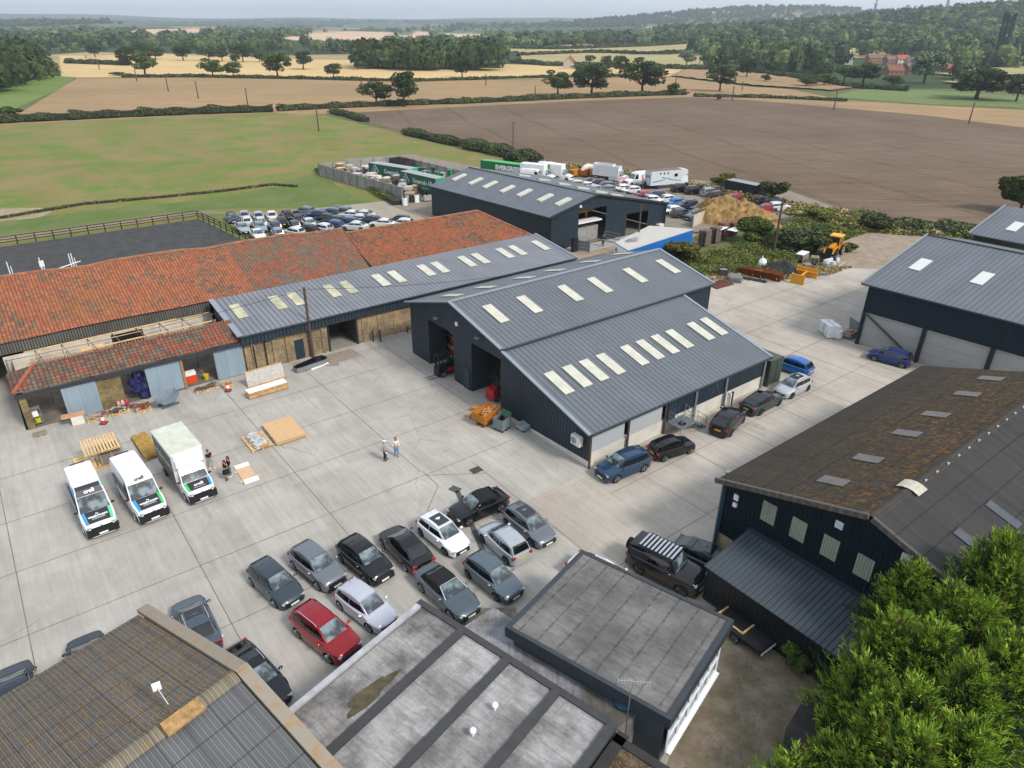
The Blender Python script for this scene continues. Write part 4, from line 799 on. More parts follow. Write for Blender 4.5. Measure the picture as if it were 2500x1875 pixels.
def car_meshes(ty):
    if ty in _cm:return _cm[ty]
    P=TYPES[ty];L_,Wd,H_,bl=P['L'],P['W']/2,P['H'],P['belt'];g=[q*L_ for q in P['g']];wb,wr=P['wb'],P['wr']
    fx=L_*.5-(.9 if ty in('van','lwbvan','cab') else .82 if L_<4.4 else .88);wx=[fx,fx-wb]
    if ty=='mini':wx=[L_/2-.68,L_/2-.68-wb]
    if ty=='cab':wx=[fx]
    xs=[-L_/2,-L_/2+.05,-L_/2+.18]+[x for x in np.linspace(-L_/2+.4,L_/2-.4,9)]+[L_/2-.18,L_/2-.05,L_/2]
    ra=wr+.07
    for w_ in wx:xs+=[w_+ra*c for c in (-1.01,-.98,-.85,-.6,-.3,0,.3,.6,.85,.98,1.01)]
    xs=sorted(set(round(x,3) for x in xs if -L_/2<=x<=L_/2))
    def zt(x):
        pts=[(-L_/2,P['tail']-.28),(-L_/2+.06,P['tail']-.04),(-L_/2+.2,P['tail']),(g[0]+.1,bl),(g[3]-.02,bl+.0),(g[3]+.12,P['hood']+.03),(L_/2-.32,P['nose']+.08),(L_/2-.1,P['nose']),(L_/2,P['nose']-.22)]
        return float(np.interp(x,[p[0] for p in pts],[p[1] for p in pts]))
    def wd(x):
        e=min(L_/2-x,x+L_/2);return Wd*float(np.interp(e,[0,.06,.25,.8,1.4],[.66,.8,.91,.985,1]))
    zb=.2 if wr<.36 else .28
    b=MB();rings=[]
    for x in xs:
        za=zb+.03
        for w_ in wx:
            if abs(x-w_)<ra:za=max(za,wr+math.sqrt(ra*ra-(x-w_)**2)-.02)
        t=zt(x);w_=wd(x);e=1 if min(L_/2-x,x+L_/2)>.03 else 0
        if e==0:t=max(t,.5);
        q=[(0,zb),(w_*.72,zb),(w_*.985,za),(w_,max(za+.02,.42)),(w_,max(za+.06,t*.72)),(w_*.965,t-.06),(w_*.86,t-.005),(w_*.5,t+.025),(0,t+.035)]
        rings.append([(x,y,z) for y,z in q]+[(x,-y,z) for y,z in q[::-1][1:-1]])
    n=len(rings[0])
    for r in rings:b.v+=r
    for i in range(len(rings)-1):
        for k in range(n):
            k2=(k+1)%n;b.f.append([i*n+k,(i+1)*n+k,(i+1)*n+k2,i*n+k2]);b.mi.append(1 if (k in(0,1) or k in (n-1,n-2)) else 0);b.uv.append([(0,0)]*4)
    for r,fl in ((0,1),(len(rings)-1,0)):
        f=[r*n+k for k in range(n)];b.f.append(f[::-1] if fl else f);b.mi.append(0);b.uv.append([(0,0)]*n)
    for f in b.f:f.reverse()
    # greenhouse
    yb,ytp=Wd*.87,Wd*(.66 if ty not in('van','lwbvan','cab','offroad') else .8)
    if ty in('van','lwbvan','cab'):yb=Wd*.93
    z0=bl-.05
    tp_=.0 if ty in('van','lwbvan','cab','offroad') else .13
    def Y(z,x=None):
        k=1.0
        if x is not None:
            xc=(g[1]+g[2])/2;hl=(g[3]-g[0])/2;k=1-tp_*min(1.3,abs((x-xc)/hl))**2.2
        return (yb+(ytp-yb)*(max(0,z-z0)/(H_-z0))**1.25)*k
    rc=.02;rd=.06 if ty in('van','lwbvan','cab','offroad') else .16
    sil=[(g[0],z0),((g[0]*.35+g[1]*.65),z0+(H_-z0)*.72),(g[1],H_-rd),(g[1]+.45,H_-rd*.35),((g[1]+g[2])/2+.1,H_),(g[2]-.25,H_-.025),(g[2],H_-.09),((g[2]+g[3])/2,(z0+H_)/2-.0),(g[3],z0)]
    mr=2 if ty in('cabrio','suvcab') else 0
    for (xa,za),(xb,zc) in zip(sil,sil[1:]):
        for s in (1,-1):
            top=za>H_-rd-.02 and zc>H_-rd-.02
            ia=[(xa,s*Y(za,xa)*.8,za+(rc+.02 if top else .02)),(xb,s*Y(zc,xb)*.8,zc+(rc+.02 if top else .02))]
            q=[(xa,s*Y(za,xa),za),(xb,s*Y(zc,xb),zc),ia[1],ia[0]];q2=[ia[0],ia[1],(xb,0,ia[1][2]+.02),(xa,0,ia[0][2]+.02)]
            m_=mr if xb<=g[2]+.01 else 0
            b.poly(q if s<0 else q[::-1],m_);b.poly(q2 if s<0 else q2[::-1],m_)
    for s in (1,-1):
        
        def fill(lo,hi):
            pass
        zs=[z0,z0+(H_-z0)*.35,z0+(H_-z0)*.72,H_-rd-.005]
        def xat(z,side):
            seq=sil[:3] if side==0 else [sil[8],sil[7],sil[6]];return float(np.interp(z,[p[1] for p in seq],[p[0] for p in seq]))
        NS=8;grid=[[None]*(NS+1) for _ in zs]
        for i,z in enumerate(zs):
            xa_,xb_=xat(z,0),xat(z,1)
            for j in range(NS+1):
                x=xa_+(xb_-xa_)*j/NS;grid[i][j]=(x,s*Y(z,x),z)
        for i in range(len(zs)-1):
            for j in range(NS):
                q=[grid[i][j],grid[i][j+1],grid[i+1][j+1],grid[i+1][j]];b.poly(q[::-1] if s>0 else q,mr)
        top=grid[-1];rf=[(x,s*Y(z,x),z) for x,z in sil[2:7]]
        for j in range(NS):
            def zr_(x):return float(np.interp(x,[p[0] for p in sil[2:7]],[p[1] for p in sil[2:7]]))
            q=[top[j],top[j+1],(top[j+1][0],s*Y(zr_(top[j+1][0]),top[j+1][0]),zr_(top[j+1][0])),(top[j][0],s*Y(zr_(top[j][0]),top[j][0]),zr_(top[j][0]))];b.poly(q[::-1] if s>0 else q,mr)
    body=b.mesh('body',[paint('#777777'),CAR_BLACK,FABRIC],None,True)
    M_={'body':body}
    def quadmesh(name,q,mat,off):
        b=MB();v=[Vector(p) for p in q];nn=(v[1]-v[0]).cross(v[2]-v[0]).normalized();b.poly([p+nn*off for p in v]);return b.mesh(name,mat)
    def strip_q(xa,za,xb,zc,f0,f1,yy):
        pa=(xa+(xb-xa)*f0,za+(zc-za)*f0);pb=(xa+(xb-xa)*f1,za+(zc-za)*f1)
        return [(pa[0],-Y(pa[1])*yy,pa[1]+.02),(pb[0],-Y(pb[1])*yy,pb[1]+.02),(pb[0],Y(pb[1])*yy,pb[1]+.02),(pa[0],Y(pa[1])*yy,pa[1]+.02)]
    # windscreen between sil[6..8]
    q=[(g[3]-.03,-Y(z0,g[3])*.93,z0+.075),(g[3]-.03,Y(z0,g[3])*.93,z0+.075),(g[2]+.05,Y(H_,g[2])*.93,H_-.09+.01),(g[2]+.05,-Y(H_,g[2])*.93,H_-.09+.01)]
    zz=(z0+H_)/2;xx=(g[2]+g[3])/2
    if ty in('van','lwbvan'):
        fr=.7;xt,zt_=g[3]+(g[2]-g[3])*fr,z0+(H_-z0)*fr;q=[q[0],q[1],(xt,Y(zt_)*.93,zt_+.03),(xt,-Y(zt_)*.93,zt_+.03)];zz=z0+(H_-z0)*fr/2;xx=g[3]+(g[2]-g[3])*fr/2
    bw=MB();mid=[(xx+.0,-Y(zz,xx)*.92,zz+.0),(xx,Y(zz,xx)*.92,zz)]
    nn=Vector((H_-z0,0,g[3]-g[2])).normalized()*.045
    v=[Vector(p) for p in q];mv=[Vector(p) for p in mid];bw.poly([v[0]+nn*.6,v[1]+nn*.6,mv[1]+nn,mv[0]+nn]);bw.poly([mv[0]+nn,mv[1]+nn,v[2]+nn*.6,v[3]+nn*.6]);M_['windscreen']=bw.mesh('windscreen',WSG)
    if ty not in('van','lwbvan','cab'):
        bw=MB();nn=Vector((-(H_-z0),0,g[1]-g[0])).normalized()*.05
        f=(.3,1.) if ty not in('cabrio','suvcab') else (.35,.8)
        a_=(g[0]+(sil[1][0]-g[0])*f[0]*.6,z0+(sil[1][1]-z0)*f[0]*.6+.03);c_=(sil[1][0],sil[1][1]);e_=(sil[1][0]+(g[1]-sil[1][0])*.8,sil[1][1]+(H_-.09-sil[1][1])*.8)
        yy=.86
        P1=[Vector((a_[0],s*Y(a_[1],a_[0])*yy,a_[1])) for s in(1,-1)];P2=[Vector((c_[0],s*Y(c_[1],c_[0])*yy,c_[1])) for s in(1,-1)];P3=[Vector((e_[0],s*Y(e_[1],e_[0])*yy,e_[1])) for s in(1,-1)]
        bw.poly([P1[0]+nn,P1[1]+nn,P2[1]+nn,P2[0]+nn]);bw.poly([P2[0]+nn,P2[1]+nn,P3[1]+nn,P3[0]+nn]);M_['rear_window']=bw.mesh('rear_window',GLASS)
    # side windows
    za,zc=z0+.07,H_-rd-.04
    def xf(z):return g[3]+(g[2]-g[3])*(z-z0)/(H_-z0)-.13
    def xr(z):
        t=(z-z0)/(H_-z0);return (g[0]+(sil[1][0]-g[0])*t/.72 if t<.72 else sil[1][0]+(g[1]-sil[1][0])*(t-.72)/.28)+.2
    xm=(g[2]*.45+g[1]*.55)+.25
    if ty in('van','lwbvan'):
        spans=[('front',lambda z:g[2]-.45,xf)];zc=z0+1.0
    elif ty=='cab':spans=[('front',lambda z:-.25,xf)];zc=z0+.85
    elif ty in('cabrio','suvcab'):spans=[('front',lambda z:xm-.1,xf),('rear',lambda z:max(xr(z)+.3,xm-.8),lambda z:xm-.14)]
    else:spans=[('front',lambda z:xm,xf),('rear',xr,lambda z:xm-.07)]
    for nm,lo,hi in spans:
        for s,sn in ((1,'l'),(-1,'r')):
            b=MB();NW=5
            for i_ in range(4):
                z_a,z_b=za+(zc-za)*i_/4,za+(zc-za)*(i_+1)/4
                for j_ in range(NW):
                    def pt(z,f):
                        x=lo(z)+(hi(z)-lo(z))*f;return (x,s*(Y(z,x)+.022),z)
                    q=[pt(z_a,j_/NW),pt(z_a,(j_+1)/NW),pt(z_b,(j_+1)/NW),pt(z_b,j_/NW)];b.poly(q[::-1] if s>0 else q)
            b;M_['side_window_'+nm+sn]=b.mesh('side_window',GLASS)
    _cm[ty]=(M_,wx,P,Y,z0);return _cm[ty]
def wheel_meshes():
    b=MB();n=20;prof=[(.62,-.1),(.92,-.11),(1,-.08),(1,.08),(.92,.11),(.62,.1)]
    for i in range(len(prof)-1):
        for k in range(n):
            a0,a1=2*math.pi*k/n,2*math.pi*(k+1)/n;(r0,y0),(r1,y1)=prof[i],prof[i+1]
            b.poly([(r0*math.cos(a0),y0,r0*math.sin(a0)),(r0*math.cos(a1),y0,r0*math.sin(a1)),(r1*math.cos(a1),y1,r1*math.sin(a1)),(r1*math.cos(a0),y1,r1*math.sin(a0))])
    ty=b.mesh('tyre',RUBBER)
    def rim(ns,w_):
        b=MB()
        for k in range(n):
            a0,a1=2*math.pi*k/n,2*math.pi*(k+1)/n
            for s in(1,-1):
                q=[(.66*math.cos(a0),s*.105,.66*math.sin(a0)),(.66*math.cos(a1),s*.105,.66*math.sin(a1)),(.58*math.cos(a1),s*.1,.58*math.sin(a1)),(.58*math.cos(a0),s*.1,.58*math.sin(a0))];b.poly(q)
                b.poly([(.6*math.cos(a0),s*.03,.6*math.sin(a0)),(.6*math.cos(a1),s*.03,.6*math.sin(a1)),(0,s*.03,0)],1)
        for s in(1,-1):
            for k in range(ns):
                a=2*math.pi*k/ns;b.bar((.08*math.cos(a),s*.085,.08*math.sin(a)),(.62*math.cos(a),s*.095,.62*math.sin(a)),w_,.03)
        b.tube([(0,-.1,0),(0,.1,0)],.12,10);return b.mesh('rim',[CHROME,BLACK])
    return ty,rim(5,.16),rim(10,.07)
TYRE,RIM5,RIM10=wheel_meshes()
RIMG=M('#6f7478',.35,.7,0)
b_=MB();b_.box((0,0,0),(.2,.3,.11));LAMP=b_.mesh('headlight',HEADL);b_=MB();b_.box((0,0,0),(.16,.26,.16));TLAMP=b_.mesh('tail_light',TAILL)
b_=MB();b_.box((0,0,0),(.02,.52,.12));PLATE=b_.mesh('number_plate',PLW);b_=MB();b_.box((0,0,0),(.06,1,.16));GRIL=b_.mesh('grille',CAR_BLACK)
b_=MB();b_.blob((0,0,0),(.09,.13,.08),10,0,0);MIRR=b_.mesh('mirror',[paint('#777777')],None,True)
b_=MB();b_.tube([(-.03,0,0),(-.1,0,.16)],.012,5);AERI=b_.mesh('roof_aerial',BLACK)
b_=MB();b_.box((0,0,0),(1,1,.012));PANEL=b_.mesh('panel',GLASS)
def text_mesh(s,size,mat,bold=0,ext=.004,sx=1.):
    cu=bpy.data.curves.new('lettering','FONT');cu.body=s;cu.size=size;cu.align_x='CENTER';cu.align_y='CENTER';cu.extrude=ext;cu.offset=bold;cu.resolution_u=2
    o=bpy.data.objects.new('tmp',cu);C.objects.link(o);dg=bpy.context.evaluated_depsgraph_get();me=bpy.data.meshes.new_from_object(o.evaluated_get(dg));bpy.data.objects.remove(o);bpy.data.curves.remove(cu)
    me.materials.clear();me.materials.append(mat)
    if sx!=1:
        for v in me.vertices:v.co.x*=sx
    return me
def text_on(parent,name,s,size,mat,pos,xdir,ydir,bold=0,sx=1.):
    me=text_mesh(s,size,mat,bold,.004,sx);X=Vector(xdir).normalized();Y_=Vector(ydir).normalized();Z=X.cross(Y_)
    o=bpy.data.objects.new(name,me);C.objects.link(o);o.parent=parent;o.matrix_basis=Matrix(((X.x,Y_.x,Z.x,pos[0]),(X.y,Y_.y,Z.y,pos[1]),(X.z,Y_.z,Z.z,pos[2]),(0,0,0,1)));return o
def car(ty,col,pos,hdg,label,cat='car',group='cars parked around the yard',name=None,roof=None,rails=None,rim=None,detail=2,metal=.35,trim=False,screen=None,rearplate=True,glass=None,z=0.):
    M_,wx,P,Y,z0=car_meshes(ty);pc=paint(col,metal);L_,Wd,H_=P['L'],P['W']/2,P['H']
    t=thing(name or 'parked_car',label,cat,(pos[0],pos[1],z+.004),R_(hdg),group)
    put('body',M_['body'],t,mats=[pc])
    for k,m in M_.items():
        if k=='body':continue
        nm='side_window' if k.startswith('side') else k
        put(nm,m,t)
    for w_ in wx:
        for s in(1,-1):
            ty_=put('tyre',TYRE,t,(w_,s*(Wd-.125),P['wr']+.0),(0,0,0));ty_.scale=(P['wr'],1,P['wr'])
            put('rim',RIM5 if rim!=10 else RIM10,ty_,mats=[RIMG if rim=='dark' else None])
    for s in(1,-1):
        put('headlight',LAMP,t,(L_/2-.15,s*Wd*.66,P['nose']-.1),(0,0,-s*.3));put('tail_light',TLAMP,t,(-L_/2+.085,s*Wd*.72,P['tail']-.14),(0,0,s*.2))
        if detail:put('mirror',MIRR,t,(P['g'][3]*L_-.3,s*(Wd+.07),z0+.12),mats=[pc if ty not in('van','lwbvan','cab') else BLACK])
    gp=put('grille',GRIL,t,(L_/2-.012,0,P['nose']-.27));gp.scale=(1.1,Wd*1.25,1.9 if ty!='cab' else 2)
    put('number_plate',PLATE,t,(L_/2+.028,0,.36 if P['wr']<.36 else .45));
    if rearplate:put('number_plate',PLATE,t,(-L_/2-.008,0,P['tail']-.3),mats=[PLY])
    if detail>1 and ty not in('cab','van','lwbvan','offroad','cabrio','suvcab'):put('roof_aerial',AERI,t,(P['g'][1]*L_+.3,0,H_+.03))
    if roof:
        x0,x1=(P['g'][1]*L_+.35,P['g'][2]*L_-.05);pn=put('sunroof',PANEL,t,((x0+x1)/2+.12,0,H_+.045),mats=[GLASS if roof=='glass' else BLACK]);pn.scale=((x1-x0)-.25,Wd*1.0,1)
    if rails:
        for s in(1,-1):
            b=MB();b.tube([(P['g'][1]*L_+.15,s*Wd*.64,H_-.05),(P['g'][1]*L_+.3,s*Wd*.63,H_+.05),(P['g'][2]*L_-.3,s*Wd*.63,H_+.05),(P['g'][2]*L_-.1,s*Wd*.64,H_-.03)],.025,5);b.build('roof_rail',CHROME if rails=='silver' else BLACK,t,local=True)
    if screen:
        b=MB();g=[q*L_ for q in P['g']]
        for s in(1,-1):b.bar((g[3]-.02,s*Y(z0)*.96,z0+.08),(g[2]+.06,s*Y(H_)*.96,H_-.04),.06)
        b.bar((g[2]+.06,Y(H_)*.96,H_-.04),(g[2]+.06,-Y(H_)*.96,H_-.04),.06);b.build('screen_frame',CHROME,t,local=True)
    if trim:
        b=MB()
        for s in(1,-1):b.box((0,s*(Wd+.004),.33),(P['wb']-.95,.03,.18))
        b.box((L_/2-.01,0,.3),(.08,Wd*1.5,.2));b.box((-L_/2+.01,0,.36),(.08,Wd*1.5,.25));b.build('bumper_trim',CAR_BLACK,t,local=True)
    return t
N_='cars parked around the yard'
car('hatch','#36424c',(-13.86,31.07),-42,'small dark slate hatchback with round headlamps, leftmost of the near double row','hatchback')
car('cross','#6c7178',(-11.77,32.53),-42,'silver grey crossover with bulging arches beside the slate hatchback','crossover',trim=True)
car('cross','#15171a',(-8.99,33.14),-44,'black crossover with pale grille chevron between the grey crossover and a black hatchback','crossover',trim=True,rim='dark')
car('saloon','#17181b',(-6.64,34.35),129,'black hatchback showing its rear window and tail lights, left of the white car','hatchback')
car('hatch','#d9dcdf',(-4.38,35.66),-47,'white hatchback with a black glass roof in the yard car rows','hatchback',roof='glass',rim='dark',metal=0)
car('suvcab','#101113',(-2.23,38.57),-143,'black soft top crossover turned sideways at the back of the rows','convertible',trim=True)
car('hatch','#6b7076',(1.21,36.62),-51,'grey hatchback with dark glass roof, rightmost of the rows','hatchback',roof='glass',rim='dark')
car('hatch','#a9b0b5',(-0.44,35.01),127,'silver hatchback parked tail first with red lamps towards the camera','hatchback',rim='dark')
car('hatch','#57646d',(-1.03,31.76),-47,'blue grey three door hatchback in front of the silver tail first car','hatchback',rim='dark')
car('cabrio','#4f5a62',(-3.71,30.59),-48,'grey convertible with black fabric roof and bright windscreen frame','convertible',screen=True,rim=10)
car('hatch','#b9bcc6',(-8.20,29.32),-40,'pale silver hatchback nosing the felt roof, beside the red car','hatchback',rim=10)
car('suv','#8e1822',(-10.00,27.31),-39,'red sport utility car with silver roof rails at the end of the near row','suv',rails='silver')
car('saloon','#4a5561',(-17.25,27.9),127,'blue grey estate with dark glass roof showing its tail by the lichened roof','estate car',roof='glass',rails='silver')
car('coupe','#10151c',(-12.9,24.5),-43,'glossy black estate with a silver rail, half hidden by the corrugated roof','estate car',rails='silver')
car('saloon','#1e2731',(-21.6,25.2),127,'dark car whose roof strip shows above the corrugated roof edge beside the estate','car')
car('saloon','#26303a',(-24.2,23.2),127,'dark blue car roof peeping over the corrugated roof at the far left','car')
car('suv','#2b4460',(8.42,43.71),-147,'metallic blue sport utility car beside the white dwarf wall corner','suv',rim=10)
car('mini','#0f1012',(12.59,46.37),27,'small black three door hatchback with chrome trim beside the loading shutters','hatchback')
car('suv','#131416',(18.12,50.50),53,'black electric crossover plugged in at the charging post','crossover',rim='dark')
car('coupe','#34383d',(22.04,53.94),39,'dark grey fastback with a sloping glass rear beside the charging post','fastback',roof='glass',rim='dark')
car('hatch','#b5babd',(25.81,56.91),-143,'silver electric hatchback with black roof in front of the bright blue car','hatchback',roof='dark',rim='dark')
car('hatch','#1f62ab',(27.29,61.43),134,'bright blue hatchback beside the shipping container at the end of the warehouse','hatchback')
car('hatch','#26366f',(37.95,63.56),140,'deep blue hatchback parked against the concrete panel wall','hatchback')
dfn=car('offroad','#1b1d20',(9.47,32.56),-39,'black boxy off road car with a silver slatted roof rack','off-roader',trim=True,rim='dark')
b=MB()
for k in range(9):b.box((-1.55+k*.26,0,2.08),(.13,1.35,.03))
b.build('roof_rack',CHROME,dfn,local=True);b=MB();b.tube([(-2.45,0,1.2),(-2.65,0,1.2)],.38,18);b.build('spare_wheel',RUBBER,dfn,local=True)
b=MB()
for s in(1,-1):b.bar((-1.7,s*.74,2.04),(.75,s*.74,2.04),.05)
b.build('rack_rail',BLACK,dfn,local=True)
car('coupe','#30363d',(12.3,33.4),-39,'dark grey fastback squeezed between the off road car and the lean-to shed','fastback',roof='glass')
car('coupe','#c9ccd0',(5.62,31.78),-40,'white car whose screen just shows behind the ribbed felt office roof','car',metal=0)
# vans
DECAL=M('#2a2b30',.5,0,.03);BLU=M('#1596d1',.5,0,0);GRN=M('#4ed08a',.5,0,0);GRN2=M('#2fbf5a',.5,0,0);WTXT=M('#f2f2f2',.5,0,0);BTXT=M('#333438',.5,0,0)
def decals(t,ty,above,word,cl,cr,frontblack=True,small=None):
    P=TYPES[ty];L_=P['L'];H_=P['H'];g=[q*L_ for q in P['g']];z0=P['belt']-.05
    x0,zA=g[3]+.1,P['hood']+.08;x1,zB=L_/2-.24,P['nose']+.11
    def bq(y0,y1,y2,y3,f0=0,f1=1,up=.012):
        xa,xb=x0+(x1-x0)*f0,x0+(x1-x0)*f1;za,zb=zA+(zB-zA)*f0+up,zA+(zB-zA)*f1+up;return [(xa,y0,za),(xb,y2,zb),(xb,y3,zb),(xa,y1,za)]
    b=MB();b.poly(bq(-.68,.68,-.64,.64)[::1]);b.build('bonnet_wrap',DECAL,t,local=True)
    for s,c in((1,cl),(-1,cr)):
        b=MB();q=bq(s*.7,s*.87,s*.66,s*.8,0,1.03);b.poly(q if s>0 else q[::-1]);b.build('livery_stripe',c,t,local=True)
    d=Vector((x1-x0,0,zB-zA)).normalized();n=Vector((-d.z,0,d.x))
    c0=Vector(((x0+x1)/2,0,(zA+zB)/2+.03))
    text_on(t,'lettering',word,.36 if len(word)<5 else .27,WTXT,c0+Vector((0,0,.0)),(0,1,0),(-d.x,0,-d.z),.008)
    if word!='cre8':
        b=MB()
        for x,y in((-.2,-.05),(-.14,.03)):b.box((c0.x+x,y,c0.z+.02-x*.2+.0),(.08,.08,.02))
        b.build('logo',WTXT,t,local=True);text_on(t,'lettering','WASHROOM',.09,WTXT,c0+d*.16,(0,1,0),(-d.x,0,-d.z),0,1.5)
    b=MB();b.poly([c0+d*.26+Vector((0,-.4,.01)),c0+d*.28+Vector((0,-.4,.01)),c0+d*.28+Vector((0,.4,.01)),c0+d*.26+Vector((0,.4,.01))]);b.build('underline',WTXT,t,local=True)
    b=MB();b.box((L_/2-.12,0,.55),(.34,1.86,.52));b.build('bumper',CAR_BLACK,t,local=True)
    b=MB()
    for k in range(3):b.box((L_/2-.2+.05*k,0,.98-.1*k),(.04,1.25,.03))
    b.build('grille_bars',CHROME,t,local=True);b=MB();b.tube([(L_/2-.12,0,.9),(L_/2-.02,0,.86)],.1,14);b.build('badge',CHROME,t,local=True)
    put('number_plate',PLATE,t,(L_/2+.06,0,.42))
    if above:
        zz=H_-.06;dd=Vector((g[3]-g[2],0,z0-H_)).normalized()
        fx_=g[3]+(g[2]-g[3])*.86;fz_=z0+(H_-z0)*.86;text_on(t,'lettering','cre8',.34,BTXT if above=='dark' else WTXT,(fx_+.1,0,fz_+.12),(0,1,0),(-dd.x,0,-dd.z),.012)
VG='liveried vans and box truck parked in the yard'
v1=car('van','#e3e4e6',(-28.37,38.07),-51,'white van with black bonnet wrap and black band above its windscreen, leftmost of three','van',VG,'van',metal=0,rearplate=False)
b=MB();g=[q*5.95 for q in TYPES['van']['g']];zb_=TYPES['van']['belt']-.05;fx_=g[3]+(g[2]-g[3])*.72;fz_=zb_+(2.6-zb_)*.72+.07;b.poly([(g[2]-.45,-.72,2.665),(g[2]+.02,-.72,2.62),(g[2]+.02,.72,2.62),(g[2]-.45,.72,2.665)]);b.poly([(g[2]+.02,-.72,2.62),(fx_+.04,-.8,fz_),(fx_+.04,.8,fz_),(g[2]+.02,.72,2.62)]);b.build('roof_band',DECAL,v1,local=True)
for s,c in((1,GRN),(-1,BLU)):
    b=MB();q=[(g[2]-.75,s*.8,2.645),(g[2]+.0,s*.8,2.57),(g[2]+.1,s*.9,2.35),(g[2]-.6,s*.9,2.45)];b.poly(q if s<0 else q[::-1]);b.build('livery_stripe',c,v1,local=True)
decals(v1,'van','light','washroom',GRN,BLU)
v2=car('van','#e3e4e6',(-25.83,39.50),-48,'white van with black bonnet wrap and cream lettered white roof front, middle of three','van',VG,'van',metal=0,rearplate=False);v2['label']='white van with black bonnet wrap and dark lettering on its white roof front'
decals(v2,'van','dark','washroom',GRN2,BLU)
for v in (v1,v2):
    b=MB();b.box((-.7,-.975,1.05),(3.4,.05,1.3));b.build('side_wrap',M('#565b66',.5,0,.3,1.),v,local=True)
    b=MB();b.box((-2.95,.0,2.55),(.15,.9,.12));b.build('rear_step',BLACK,v,local=True)
lt=car('cab','#e3e4e6',(-22.43,40.61),-49,'white box lorry with a tall pale roofed body, rightmost of the three liveried vehicles','box truck',VG,'box_truck',metal=0,rearplate=False)
decals(lt,'cab',None,'cre8',BLU,GRN2)
def ysl(b,xa,xb,y,z0,z1,m=0):b.box(((xa+xb)/2,y,(z0+z1)/2),(xb-xa,.04,z1-z0),m)
b=MB();b.box((-2.65,0,2.05),(4.3,2.16,2.5));b.build('box_body',M('#c9ccd0',.5,0,.05),lt,local=True)
b=MB();b.box((-2.65,0,3.32),(4.34,2.2,.06));b.build('box_roof',M('#c3c6b6',.6,0,.12,1.5),lt,local=True)
b=MB();b.hexa([(-.5,-1.05,2.0),(-.25,-.95,2.3),(-.25,.95,2.3),(-.5,1.05,2.0)],[(-.5,-1.08,3.34),(-.3,-.95,3.3),(-.3,.95,3.3),(-.5,1.08,3.34)]);b.hexa([(-.5,-1.05,2.1),(-.12,-.92,2.36),(-.12,.92,2.36),(-.5,1.05,2.1)],[(-.5,-1.06,3.0),(-.16,-.92,2.95),(-.16,.92,2.95),(-.5,1.06,3.0)]);b.build('air_deflector',M('#dfe0e1',.4,0,.03),lt,local=True)
b=MB();b.box((-2.6,-1.1,1.95),(4.1,.03,2.2));b.build('side_graphic',M('#5d6058',.6,0,.5,1.2),lt,local=True)
text_on(lt,'lettering','washroom',.9,M('#c9c9c0',.6,0,0),(-2.6,-1.125,2.2),(1,0,0),(0,0,1))
b=MB();b.box((-2.9,0,.65),(3.9,.9,.25));b.build('chassis',BLACK,lt,local=True)
for s in(1,-1):
    ty_=put('tyre',TYRE,lt,(-3.7,s*.93,.35));ty_.scale=(.35,1.4,.35);put('rim',RIM5,ty_)
